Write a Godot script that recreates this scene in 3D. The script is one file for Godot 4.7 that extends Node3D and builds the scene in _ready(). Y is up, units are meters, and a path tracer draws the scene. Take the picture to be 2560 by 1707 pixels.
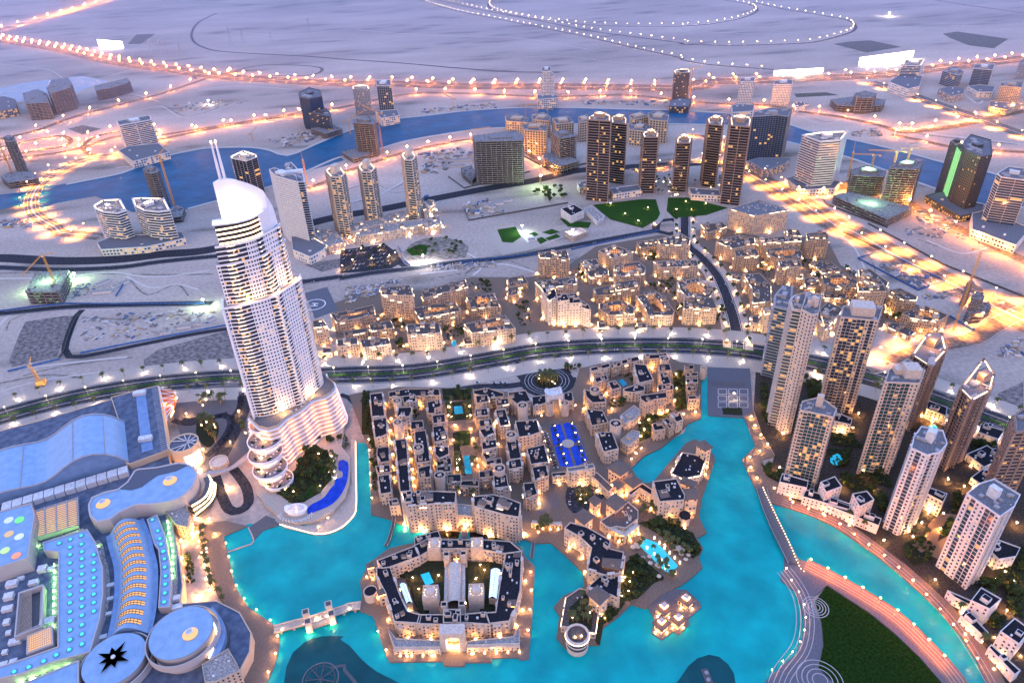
extends Node3D
const CAM_H := 450.0
const FOCAL := 1780.0
const TILE := {"A": [0,0,860], "B": [850,0,860], "C": [1700,0,860], "D": [0,570,860], "E": [850,570,860], "F": [1700,570,860], "G": [0,1137,860], "H": [850,1137,860], "I": [1700,1137,860],
	"J": [850,1350,500], "K": [900,1140,500], "L": [1330,1120,500], "N": [1330,1370,500], "O": [900,950,500], "P": [1360,870,500], "Q": [780,640,500], "R": [1270,560,500], "S": [1700,540,500], "U": [2060,560,500],
	"V": [480,340,700], "W": [480,600,700], "X": [480,860,700], "Y": [520,1080,700], "Z": [0,1080,875], "a": [0,1374,875], "b": [300,1080,875], "c": [300,920,700]}
var cam_right: Vector3
var cam_up: Vector3
var cam_fwd: Vector3
var rng := RandomNumberGenerator.new()
var M := {}
var used := {}
var shared := {}
func _ready() -> void:
	rng.seed = 7
	setup_camera()
	setup_light()
	make_materials()
	build_all()
func setup_camera() -> void:
	var pitch := deg_to_rad(32.62)
	var roll := deg_to_rad(2.1)
	cam_fwd = Vector3(0, -sin(pitch), -cos(pitch))
	var r0 := Vector3.RIGHT
	var u0 := r0.cross(cam_fwd)
	cam_right = cos(roll) * r0 - sin(roll) * u0
	cam_up = sin(roll) * r0 + cos(roll) * u0
	var cam := Camera3D.new()
	cam.name = "camera"
	cam.transform = Transform3D(Basis(cam_right, cam_up, -cam_fwd), Vector3(0, CAM_H, 0))
	cam.fov = rad_to_deg(2.0 * atan(853.5 / FOCAL))
	cam.near = 1.0
	cam.far = 30000.0
	add_child(cam)
	cam.current = true
func setup_light() -> void:
	var sky := ProceduralSkyMaterial.new()
	sky.sky_top_color = Color(0.58,0.72,1.0)
	sky.sky_horizon_color = Color(0.90,0.84,0.97)
	sky.sky_curve = 0.22
	sky.ground_bottom_color = Color(0.30,0.29,0.36)
	sky.ground_horizon_color = Color(0.62,0.56,0.70)
	sky.sun_angle_max = 5.0
	var s := Sky.new()
	s.sky_material = sky
	var e := Environment.new()
	e.background_mode = Environment.BG_SKY
	e.sky = s
	e.background_energy_multiplier = 0.98
	e.tonemap_mode = Environment.TONE_MAPPER_LINEAR
	e.tonemap_exposure = 2.25
	e.volumetric_fog_enabled = true
	e.volumetric_fog_density = 0.0
	e.sdfgi_enabled = true
	e.ssao_enabled = true
	e.ssil_enabled = true
	var w := WorldEnvironment.new()
	w.name = "environment"
	w.environment = e
	add_child(w)
	var fog := FogVolume.new()
	fog.name = "haze"
	fog.size = Vector3(26000,220,14000)
	fog.position = Vector3(0,111,-8500)
	var fm := FogMaterial.new()
	fm.density = 0.00020
	fm.albedo = Color(0.78,0.84,1.0)
	fog.material = fm
	fog.set_meta("kind", "stuff")
	add_child(fog)
	var sun := DirectionalLight3D.new()
	sun.name = "afterglow"
	sun.light_energy = 0.24
	sun.light_color = Color(1.0,0.86,0.82)
	sun.light_angular_distance = 40.0
	sun.shadow_enabled = true
	sun.look_at_from_position(Vector3(-120,85,220), Vector3.ZERO)
	add_child(sun)
func T(k: String, x: float, y: float) -> Vector2:
	var ts: float = TILE[k][2] / 2352.0
	return Vector2(TILE[k][0] + x * ts, TILE[k][1] + y * ts)
func gp(p: Vector2, y := 0.0) -> Vector3:
	var d := cam_right * (p.x - 1280.0) - cam_up * (p.y - 853.5) + cam_fwd * FOCAL
	var k := (y - CAM_H) / d.y
	return Vector3(d.x * k, y, d.z * k)
func at(k: String, x: float, y: float, h := 0.0) -> Vector3:
	return gp(T(k, x, y), h)
func path(s: String, h := 0.0) -> PackedVector3Array:
	var out := PackedVector3Array()
	var k := "A"
	var have := false
	var px := 0.0
	for w in s.split(" ", false):
		if TILE.has(w):
			k = w
		elif not have:
			px = w.to_float()
			have = true
		else:
			out.append(at(k, px, w.to_float(), h))
			have = false
	return out
func rise(foot: Vector2, head: Vector2) -> float:
	var b := gp(foot)
	var lo := 0.0
	var hi := 440.0
	for i in 30:
		var m := (lo + hi) / 2
		if project(b + Vector3(0, m, 0)).y > head.y:
			lo = m
		else:
			hi = m
	return lo
func project(p: Vector3) -> Vector2:
	var v := p - Vector3(0, CAM_H, 0)
	var z := v.dot(cam_fwd)
	return Vector2(1280.0 + FOCAL * v.dot(cam_right) / z, 853.5 - FOCAL * v.dot(cam_up) / z)
class MB:
	var v := PackedVector3Array()
	var n := PackedVector3Array()
	var c := PackedColorArray()
	var col := Color.WHITE
	var use_col := false
	func tri(a: Vector3, b: Vector3, d: Vector3, nn: Vector3) -> void:
		v.append(a); v.append(d); v.append(b)
		n.append(nn); n.append(nn); n.append(nn)
		if use_col:
			c.append(col); c.append(col); c.append(col)
	func quad(a: Vector3, b: Vector3, d: Vector3, e: Vector3) -> void:
		var nn := (b - a).cross(e - a)
		if nn.length_squared() < 1e-12:
			nn = (d - b).cross(e - b)
		nn = nn.normalized()
		v.append(a); v.append(d); v.append(b); v.append(a); v.append(e); v.append(d)
		for i in 6:
			n.append(nn)
		if use_col:
			for i in 6:
				c.append(col)
	func box(o: Vector3, s: Vector3, ang := 0.0, bottom := false) -> void:
		var ax := Vector3(cos(ang), 0, -sin(ang)) * s.x / 2
		var az := Vector3(sin(ang), 0, cos(ang)) * s.z / 2
		obox(o, ax, az, s.y, bottom)
	func obox(o: Vector3, ax: Vector3, az: Vector3, h: float, bottom := false) -> void:
		var u := Vector3(0, h, 0)
		var p := [o - ax + az, o + ax + az, o + ax - az, o - ax - az]
		for i in 4:
			var a: Vector3 = p[i]
			var b: Vector3 = p[(i + 1) % 4]
			quad(a, b, b + u, a + u)
		quad(p[0] + u, p[1] + u, p[2] + u, p[3] + u)
		if bottom:
			quad(p[3], p[2], p[1], p[0])
	func beam(a: Vector3, b: Vector3, w: float, h := 0.0) -> void:
		if h == 0.0:
			h = w
		var d := (b - a).normalized()
		var s := d.cross(Vector3.UP)
		if s.length() < 0.01:
			s = Vector3.RIGHT
		s = s.normalized() * w / 2
		var u := s.cross(d).normalized() * h / 2
		var q := [-s - u, s - u, s + u, -s + u]
		for i in 4:
			var e: Vector3 = q[i]
			var f: Vector3 = q[(i + 1) % 4]
			quad(b + e, b + f, a + f, a + e)
		quad(a + q[0], a + q[1], a + q[2], a + q[3])
		quad(b + q[3], b + q[2], b + q[1], b + q[0])
	func poly(pts: PackedVector3Array, y: float) -> void:
		var q := PackedVector2Array()
		for p in pts:
			q.append(Vector2(p.x, p.z))
		var t := Geometry2D.triangulate_polygon(q)
		for i in range(0, t.size(), 3):
			var a := Vector3(q[t[i]].x, y, q[t[i]].y)
			var b := Vector3(q[t[i + 1]].x, y, q[t[i + 1]].y)
			var d := Vector3(q[t[i + 2]].x, y, q[t[i + 2]].y)
			if (b - a).cross(d - a).y < 0:
				tri(a, d, b, Vector3.UP)
			else:
				tri(a, b, d, Vector3.UP)
	func walls(pts: PackedVector3Array, y0: float, y1: float) -> void:
		for i in pts.size():
			var a := pts[i]
			var b := pts[(i + 1) % pts.size()]
			quad(Vector3(a.x, y0, a.z), Vector3(b.x, y0, b.z), Vector3(b.x, y1, b.z), Vector3(a.x, y1, a.z))
	func prism(pts: PackedVector3Array, y0: float, y1: float) -> void:
		walls(pts, y0, y1)
		poly(pts, y1)
	func ring(pts: PackedVector3Array, inner: PackedVector3Array, y0: float, y1: float) -> void:
		walls(pts, y0, y1)
		var m := pts.size()
		for i in m:
			var j := (i + 1) % m
			var a := Vector3(pts[i].x, y1, pts[i].z)
			var b := Vector3(pts[j].x, y1, pts[j].z)
			var d := Vector3(inner[j].x, y1, inner[j].z)
			var e := Vector3(inner[i].x, y1, inner[i].z)
			quad(a, b, d, e)
			var lo := Vector3(0, y0 - y1,0)
			quad(d + lo, e + lo, e, d)
	func lathe(o: Vector3, prof: Array, seg := 12, sx := 1.0, sz := 1.0, smooth := true, ang := 0.0) -> void:
		var k := prof.size()
		for i in seg:
			var t0 := TAU * i / seg
			var t1 := TAU * (i + 1) / seg
			for j in k - 1:
				var r0: float = prof[j][0]
				var r1: float = prof[j + 1][0]
				var y0: float = prof[j][1]
				var y1: float = prof[j + 1][1]
				var P := [Vector3(cos(t0) * r0 * sx, y0, -sin(t0) * r0 * sz), Vector3(cos(t1) * r0 * sx, y0, -sin(t1) * r0 * sz), Vector3(cos(t1) * r1 * sx, y1, -sin(t1) * r1 * sz), Vector3(cos(t0) * r1 * sx, y1, -sin(t0) * r1 * sz)]
				if ang != 0.0:
					for q in 4:
						P[q] = (P[q] as Vector3).rotated(Vector3.UP, ang)
				var a: Vector3 = o + P[0]
				var b: Vector3 = o + P[1]
				var d: Vector3 = o + P[2]
				var e: Vector3 = o + P[3]
				if not smooth:
					quad(a, b, d, e)
					continue
				var ny := (r0 - r1)
				var nr := (y1 - y0)
				var na := Vector3(cos(t0) * nr / sx, ny, -sin(t0) * nr / sz).rotated(Vector3.UP, ang).normalized()
				var nb := Vector3(cos(t1) * nr / sx, ny, -sin(t1) * nr / sz).rotated(Vector3.UP, ang).normalized()
				v.append(a); v.append(d); v.append(b); v.append(a); v.append(e); v.append(d)
				n.append(na); n.append(nb); n.append(nb); n.append(na); n.append(na); n.append(nb)
				if use_col:
					for q in 6:
						c.append(col)
	func dome(o: Vector3, r: float, h: float, seg := 14, rows := 5) -> void:
		var pr := []
		for i in rows + 1:
			var t := PI / 2 * i / rows
			pr.append([r * cos(t) + 0.001, h * sin(t)])
		lathe(o, pr, seg)
	func mesh() -> ArrayMesh:
		var a := []
		a.resize(Mesh.ARRAY_MAX)
		a[Mesh.ARRAY_VERTEX] = v
		a[Mesh.ARRAY_NORMAL] = n
		if use_col:
			a[Mesh.ARRAY_COLOR] = c
		var m := ArrayMesh.new()
		if v.size() > 0:
			m.add_surface_from_arrays(Mesh.PRIMITIVE_TRIANGLES, a)
		return m
func ccw(pts: PackedVector3Array) -> PackedVector3Array:
	var a := 0.0
	for i in pts.size():
		var p := pts[i]
		var q := pts[(i + 1) % pts.size()]
		a += p.x * -q.z - q.x * -p.z
	if a < 0:
		pts = pts.duplicate()
		pts.reverse()
	return pts
func inset(pts: PackedVector3Array, d: float) -> PackedVector3Array:
	var m := pts.size()
	var out := PackedVector3Array()
	for i in m:
		var p := pts[i]
		var e0 := (p - pts[(i + m - 1) % m]); e0.y = 0
		var e1 := (pts[(i + 1) % m] - p); e1.y = 0
		e0 = e0.normalized(); e1 = e1.normalized()
		var n0 := Vector3.UP.cross(e0)
		var n1 := Vector3.UP.cross(e1)
		var b := n0 + n1
		var k := maxf(0.35,1.0 + n0.dot(n1))
		out.append(p + b / k * d)
	return out
func centre(pts: PackedVector3Array) -> Vector3:
	var s := Vector3.ZERO
	for p in pts:
		s += p
	return s / pts.size()
func smooth_path(pts: PackedVector3Array, step := 12.0) -> PackedVector3Array:
	var out := PackedVector3Array()
	for i in pts.size() - 1:
		var p0 := pts[maxi(i - 1,0)]
		var p1 := pts[i]
		var p2 := pts[i + 1]
		var p3 := pts[mini(i + 2, pts.size() - 1)]
		var k := maxi(1, int(p1.distance_to(p2) / step))
		k = mini(k, 40)
		for j in k:
			out.append(p1.cubic_interpolate(p2, p0, p3, float(j) / k))
	out.append(pts[pts.size() - 1])
	return out
func ribbon(mb: MB, pts: PackedVector3Array, w: float, y: float, off := 0.0, thick := 0.0) -> void:
	var L := PackedVector3Array()
	var R := PackedVector3Array()
	for i in pts.size():
		var d := pts[mini(i + 1, pts.size() - 1)] - pts[maxi(i - 1,0)]
		d.y = 0
		var s := d.normalized().cross(Vector3.UP)
		var o := Vector3(pts[i].x, y, pts[i].z) + s * off
		L.append(o - s * w / 2)
		R.append(o + s * w / 2)
	for i in pts.size() - 1:
		mb.quad(R[i], R[i + 1], L[i + 1], L[i])
		if thick > 0:
			var u := Vector3(0, thick, 0)
			mb.quad(R[i] - u, R[i + 1] - u, R[i + 1], R[i])
			mb.quad(L[i + 1] - u, L[i] - u, L[i], L[i + 1])
func along(pts: PackedVector3Array, step: float, off := 0.0, start := 0.0) -> Array:
	var out := []
	var need := start
	for i in pts.size() - 1:
		var a := pts[i]
		var b := pts[i + 1]
		var l := a.distance_to(b)
		var d := (b - a).normalized()
		var s := d.cross(Vector3.UP)
		while need <= l:
			out.append([a + d * need + s * off, d])
			need += step
		need -= l
	return out
func numbered(called: String) -> String:
	var k: int = used.get(called, -1) + 1
	used[called] = k
	return called if k == 0 else "%s_%03d" % [called, k]
func tag(o: Node3D, label: String, category: String, group := "") -> Node3D:
	o.set_meta("label", label)
	o.set_meta("category", category)
	if group != "":
		o.set_meta("group", group)
	return o
func thing(called: String, label: String, category: String, pos := Vector3.ZERO, group := "") -> Node3D:
	var o := Node3D.new()
	o.name = numbered(called)
	add_child(o)
	o.position = pos
	tag(o, label, category, group)
	return o
func part(parent: Node3D, called: String, mb: MB, m: Material, stuff := false) -> MeshInstance3D:
	if mb.v.size() == 0:
		return null
	var base := parent.global_position if parent != self else Vector3.ZERO
	if base != Vector3.ZERO:
		for i in mb.v.size():
			mb.v[i] -= base
	return mpart(parent, called, mb.mesh(), m, Vector3.ZERO, stuff)
func mpart(parent: Node3D, called: String, mesh: Mesh, m: Material, pos := Vector3.ZERO, stuff := false) -> MeshInstance3D:
	var o := MeshInstance3D.new()
	o.mesh = mesh
	o.material_override = m
	o.name = called
	o.position = pos
	parent.add_child(o, true)
	if stuff:
		o.set_meta("kind", "stuff")
	return o
func single(called: String, mb: MB, m: Material, label: String, category: String, group := "") -> MeshInstance3D:
	var c := Vector3.ZERO
	var lo := 1e9
	for p in mb.v:
		c += p
		lo = minf(lo, p.y)
	c /= mb.v.size()
	c.y = lo
	for i in mb.v.size():
		mb.v[i] -= c
	var o := mpart(self, numbered(called), mb.mesh(), m, c)
	tag(o, label, category, group)
	return o
func structure(called: String, mb: MB, m: Material) -> MeshInstance3D:
	if mb.v.size() == 0:
		return null
	var o := mpart(self, numbered(called), mb.mesh(), m)
	o.set_meta("kind", "structure")
	return o
func lamp_mat(e: float, area: float, c: Color) -> StandardMaterial3D:
	var L := snappedf(e * PI / area, 20.0)
	var key := "lamp_mat_%d_%d" % [int(L), int(c.b * 20)]
	if not shared.has(key):
		shared[key] = glow(c, maxf(L, 10.0))
	return shared[key]
func omni(parent: Node3D, pos: Vector3, energy: float, c: Color, size := 0.3) -> void:
	var l := OmniLight3D.new()
	l.name = "glow"
	l.light_energy = energy
	l.light_color = c
	l.light_size = size
	l.omni_range = 400.0
	l.omni_attenuation = 2.0
	l.shadow_enabled = true
	l.position = pos
	parent.add_child(l, true)
func noise_tex(seed_: int, freq: float, lo: Color, hi: Color, size := 512, oct := 5, kind := FastNoiseLite.TYPE_SIMPLEX_SMOOTH) -> NoiseTexture2D:
	var f := FastNoiseLite.new()
	f.seed = seed_
	f.noise_type = kind
	f.frequency = freq
	f.fractal_octaves = oct
	var t := NoiseTexture2D.new()
	t.width = size
	t.height = size
	t.seamless = true
	t.noise = f
	var g := Gradient.new()
	g.set_color(0, lo)
	g.set_color(1, hi)
	t.color_ramp = g
	return t
func mat(c: Color, rough := 0.8, metal := 0.0, tex: Texture2D = null, scale := 0.02) -> StandardMaterial3D:
	var m := StandardMaterial3D.new()
	m.albedo_color = c.linear_to_srgb()
	m.roughness = rough
	m.metallic = metal
	if rough >= 0.75:
		m.metallic_specular = 0.12
	if tex:
		m.albedo_texture = tex
		m.uv1_triplanar = true
		m.uv1_world_triplanar = true
		m.uv1_scale = Vector3.ONE * scale
	return m
func glow(c: Color, e: float, base := Color(0.8,0.75,0.7)) -> StandardMaterial3D:
	var m := StandardMaterial3D.new()
	m.albedo_color = base
	m.emission_enabled = true
	m.emission = c
	m.emission_energy_multiplier = e
	m.roughness = 0.6
	return m
func make_materials() -> void:
	var grain := noise_tex(3,0.02, Color(0.80,0.80,0.80), Color(1,1,1), 512,5)
	var rough_grain := noise_tex(11,0.012, Color(0.55,0.55,0.56), Color(1,1,1), 1024,6)
	M.sand = mat(Color(1,1,1), 0.95,0.0, noise_tex(41,0.03, Color(0.84,0.83,0.84), Color(1,1,1), 1024,6), 0.005)
	M.sand.vertex_color_use_as_albedo = true
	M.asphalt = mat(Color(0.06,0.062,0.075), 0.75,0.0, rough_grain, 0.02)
	M.asphalt_glow_tint = mat(Color(0.25,0.20,0.16), 0.8,0.0, rough_grain, 0.012)  # dusty asphalt, lightened and tinted orange to stand in for lamp and trail glow
	M.dirt = mat(Color(0.36,0.31,0.26), 0.95,0.0, rough_grain, 0.01)
	M.paint = mat(Color(0.75,0.73,0.70), 0.6)
	M.paving = mat(Color(0.46,0.40,0.34), 0.8,0.0, grain, 0.06)
	M.paving_warm = mat(Color(0.20,0.15,0.115), 0.8,0.0, grain, 0.06)
	M.paving_walk = mat(Color(0.22,0.165,0.13), 0.8,0.0, grain, 0.06)
	M.paving_dark = mat(Color(0.15,0.14,0.145), 0.8,0.0, grain, 0.06)
	M.paving_grey = mat(Color(0.14,0.145,0.17), 0.75,0.0, grain, 0.06)
	M.kerb = mat(Color(0.5,0.48,0.45), 0.8,0.0, grain, 0.05)
	M.grass = mat(Color(0.04,0.11,0.02), 0.95,0.0, rough_grain, 0.05)
	M.lawn_dark = mat(Color(0.018,0.05,0.008), 0.95,0.0, rough_grain, 0.03)
	M.lake = water(Color(0.001,0.37,0.35), 0.42,21,0.004)
	M.lake_deep = water(Color(0.003,0.075,0.085), 0.4,22,0.006)
	M.canal = water(Color(0.001,0.095,0.195), 0.5,23,0.003)
	M.lagoon = water(Color(0.05,0.22,0.33), 0.22,24,0.003)
	M.pool = water(Color(0.02,0.38,0.50), 0.08,25,0.02)
	M.pool_blue = water(Color(0.012,0.06,0.52), 0.08,26,0.02)
	M.concrete = mat(Color(0.36,0.345,0.345), 0.85,0.0, rough_grain, 0.02)
	M.concrete_dark = mat(Color(0.16,0.16,0.18), 0.85,0.0, rough_grain, 0.02)
	M.white = mat(Color(0.72,0.71,0.72), 0.6,0.0, grain, 0.03)
	M.steel = mat(Color(0.35,0.36,0.38), 0.4,0.6)
	M.pole = mat(Color(0.25,0.25,0.26), 0.5,0.5)
	M.sodium = glow(Color(1.0,0.74,0.44), 60.0)
	M.warm = glow(Color(1.0,0.84,0.62), 30.0)
	M.cool = glow(Color(0.95,0.97,1.0), 30.0)
	M.green_glow = glow(Color(0.62,1.0,0.52), 60.0)
	M.billboard = glow(Color(1.0,0.97,0.95), 5.0)
	M.stone = mat(Color(0.56,0.45,0.36), 0.85,0.0, grain, 0.04)
	M.stone_pink = mat(Color(0.57,0.445,0.37), 0.85,0.0, grain, 0.04)
	M.stone_pale = mat(Color(0.64,0.54,0.46), 0.85,0.0, grain, 0.04)
	M.roof_dark = mat(Color(0.035,0.036,0.045), 0.9,0.0, rough_grain, 0.05)
	M.roof_brown = mat(Color(0.17,0.14,0.125), 0.9,0.0, rough_grain, 0.05)
	M.roof_grey = mat(Color(0.26,0.26,0.28), 0.9,0.0, rough_grain, 0.05)
	M.roof_pale = mat(Color(0.48,0.44,0.41), 0.85,0.0, rough_grain, 0.04)
	M.tile = mat(Color(0.26,0.205,0.175), 0.85,0.0, rough_grain, 0.2)
	M.pane = mat(Color(0.035,0.04,0.055), 0.12)
	M.pane_blue = mat(Color(0.02,0.045,0.09), 0.1)
	M.pane_teal = mat(Color(0.012,0.06,0.08), 0.1)
	M.pane_dark = mat(Color(0.018,0.02,0.03), 0.1)
	M.pane_lit = glow(Color(1.0,0.74,0.42), 0.40, Color(0.5,0.4,0.3))
	M.pane_green = glow(Color(0.62,1.0,0.62), 0.49, Color(0.4,0.5,0.4))
	M.cornice = glow(Color(1.0,0.82,0.60), 4.0)
	M.warm_soft = glow(Color(1.0,0.84,0.62), 14.0)
	M.brown_wall = mat(Color(0.36,0.27,0.23), 0.8,0.0, grain, 0.04)
	M.charcoal = mat(Color(0.07,0.07,0.08), 0.5,0.0, grain, 0.04)
	M.grey_wall = mat(Color(0.40,0.39,0.41), 0.75,0.0, grain, 0.04)
	M.hedge = mat(Color(0.035,0.06,0.02), 0.95,0.0, rough_grain, 0.2)
	M.garden = mat(Color(0.05,0.055,0.03), 0.95,0.0, rough_grain, 0.06)
	M.amber_line = glow(Color(1.0,0.64,0.30), 22.0)
	M.red_wall = mat(Color(0.5,0.13,0.05), 0.8)
	M.moat = water(Color(0.012,0.010,0.006), 0.2,27,0.02)
	M.pool_lit = glow(Color(0.15,0.85,0.95), 0.16, Color(0.05,0.62,0.72))
	M.blue_glow = glow(Color(0.62,0.78,1.0), 0.85)
	M.blue_bar = mat(Color(0.03,0.10,0.45), 0.5)
	M.bridge_lamp = glow(Color(1.0,0.84,0.62), 120.0)
	M.lantern = glow(Color(1.0,0.86,0.62), 20.0)
	M.plot = mat(Color(0.30,0.26,0.24), 0.95,0.0, rough_grain, 0.012)
	M.scrub = mat(Color(0.16,0.16,0.13), 0.95,0.0, rough_grain, 0.008)
	M.stripe = mat(Color(0.34,0.32,0.32), 0.7)
	M.stone_tan = mat(Color(0.47,0.36,0.27), 0.85,0.0, grain, 0.04)
	M.stone_tan2 = mat(Color(0.53,0.41,0.32), 0.85,0.0, grain, 0.04)
	M.ground_dark = mat(Color(0.09,0.075,0.06), 0.9,0.0, rough_grain, 0.04)
	M.blue_fence = mat(Color(0.02,0.09,0.30), 0.6)
func water(c: Color, rough: float, seed_: int, scale: float) -> StandardMaterial3D:
	var m := mat(c, rough, 0.0, noise_tex(seed_, 0.006, Color(0.70,0.77,0.80), Color(1,1,1), 1024,5), scale)
	m.metallic_specular = 0.25
	m.normal_enabled = true
	var f := FastNoiseLite.new()
	f.seed = seed_
	f.frequency = 0.03
	var t := NoiseTexture2D.new()
	t.width = 512
	t.height = 512
	t.seamless = true
	t.as_normal_map = true
	t.bump_strength = 1.5
	t.noise = f
	m.normal_texture = t
	m.normal_scale = 0.5
	return m
func build_all() -> void:
	build_ground()
	build_waters()
	build_quays()
	build_roads()
	build_lamps()
	build_old_town()
	build_towers()
	build_hotel()
	build_mall()
	build_palace()
	build_life()
func build_ground() -> void:
	var mb := MB.new()
	mb.use_col = true
	var fa := FastNoiseLite.new(); fa.seed = 5; fa.frequency = 0.0016; fa.fractal_octaves = 5
	var fb := FastNoiseLite.new(); fb.seed = 9; fb.frequency = 0.010; fb.fractal_octaves = 4
	var zs := [900.0]
	while zs[-1] > -16000.0:
		var z: float = zs[-1]
		zs.append(z - clampf((500.0 - z) * 0.008,12.0,600.0))
	var nx := 150
	var row := []
	for z in zs:
		var half := 1400.0 + absf(minf(z, 0.0)) * 1.15
		var r := []
		for i in nx + 1:
			r.append(Vector3(lerpf(-half, half, float(i) / nx), 0, z))
		row.append(r)
	var tint := func(p: Vector3) -> Color:
		var a := fa.get_noise_2d(p.x * 0.7 + p.z * 0.35, p.z * 1.6)
		var b := fb.get_noise_2d(p.x * 0.6, p.z * 1.4)
		var k := clampf(0.5 + 0.75 * a + 0.35 * b, 0.0,1.0)
		var c := Color(0.33,0.275,0.235).lerp(Color(0.56,0.465,0.39), k)
		if b < -0.28 and a < 0.05:
			c = c.lerp(Color(0.17,0.155,0.13), clampf((-0.28 - b) * 5.0,0,0.8))
		return c
	for j in zs.size() - 1:
		for i in nx:
			var q := [row[j][i], row[j][i + 1], row[j + 1][i + 1], row[j + 1][i]]
			var cs := []
			for p in q:
				cs.append(tint.call(p))
			for t in [0,2,1,0,3,2]:
				mb.v.append(q[t])
				mb.n.append(Vector3.UP)
				mb.c.append(cs[t])
	structure("desert_ground", mb, M.sand)
func sheet(called: String, s: String, y: float, m: Material, smooth := 0.0) -> void:
	var p := path(s, y)
	if smooth > 0:
		p.append(p[0])
		p = smooth_path(p, smooth)
		p.remove_at(p.size() - 1)
	var mb := MB.new()
	mb.poly(p, y)
	structure(called, mb, m)
func slab(called: String, s: String, y0: float, y1: float, m: Material) -> void:
	var mb := MB.new()
	mb.prism(ccw(path(s, y1)), y0, y1)
	structure(called, mb, m)
func build_waters() -> void:
	sheet("lake_water", "G 1500 540 1700 470 1990 480 2352 480 H 60 440 100 300 110 0 E 95 1470 190 1470 H 215 400 330 430 600 470 1220 520 1330 560 1500 560 1640 700 1700 860 2000 800 2200 500 2060 300 1990 90 E 2080 1540 2352 1400 F 60 1310 120 1290 140 1020 190 1020 200 1270 440 1280 530 1490 I 430 30 470 130 560 300 750 360 900 410 1050 480 1200 580 1330 670 1480 790 1640 930 1800 1080 1940 1250 2040 1400 2250 1750 2000 1750 1830 1430 1700 1290 1560 1170 1440 1060 1300 970 1130 870 940 770 800 715 900 900 900 1100 880 1300 700 1500 600 1750 H 0 1750 G 1700 1750 1860 1480 1890 1350 1900 1250 1870 1175 1790 1125 1690 1055 1620 955 1580 855 1545 705", 0.10, M.lake)
	sheet("lake_fountain_basin", "G 1940 1559 1955 1450 2000 1350 2080 1280 2200 1240 2352 1240 H 0 1260 60 1300 150 1400 250 1480 350 1530 440 1580 G 2352 1750 1940 1750", 0.11, M.lake_deep, 6.0)
	sheet("lake_fountain_basin", "I -60 1600 0 1530 60 1440 120 1390 200 1365 270 1380 330 1430 370 1490 385 1580 380 1700 -60 1700", 0.11, M.lake_deep, 6.0)
	sheet("canal_water", "A -300 1330 0 1330 170 1310 240 1250 330 1270 560 1240 830 1185 960 1130 1150 1065 1400 1015 1700 1008 1850 1030 1965 1065 2150 990 2352 905 B 0 905 200 850 330 820 600 790 900 755 1300 735 1700 740 2050 750 2352 755 C 0 760 350 780 700 840 900 900 1150 950 1500 1030 1800 1110 2120 1180 2352 1260 2352 1420 2080 1400 1660 1260 1500 1200 1130 1070 900 1010 700 960 480 880 350 860 0 850 B 2352 850 2000 850 1600 850 1300 870 1000 880 700 920 430 970 200 1040 0 1075 A 2352 1095 2100 1170 1900 1260 1500 1370 1280 1430 900 1450 650 1340 370 1390 250 1440 170 1400 0 1430 -300 1450", 0.10, M.canal)
	sheet("lagoon_water", "A -100 640 0 600 160 565 400 535 560 518 740 555 620 590 500 640 200 670 0 720 -100 740", 0.10, M.lagoon)
func build_quays() -> void:
	for s in ["A 450 1262 560 1240 830 1185 960 1130 1150 1065 1400 1015 1700 1008 1850 1030 1965 1065 2150 990 2352 905 B 200 850 330 820 600 790 900 755 1300 735 1700 740 2050 750 2352 755 C 350 780 700 840 900 900 1150 950 1500 1030 1800 1110 2120 1180 2352 1260 2500 1310", "C 2500 1470 2352 1420 2080 1400 1660 1260 1500 1200 1130 1070 900 1010 700 960 480 880 350 860 0 850 B 2000 850 1600 850 1300 870 1000 880 700 920 430 970 200 1040 0 1075 A 2100 1170 1900 1260 1500 1370 1280 1430"]:
		var mb := MB.new()
		ribbon(mb, smooth_path(path(s), 20.0), 7.0,0.9,0.0,0.9)
		structure("canal_quay", mb, M.kerb)
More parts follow.
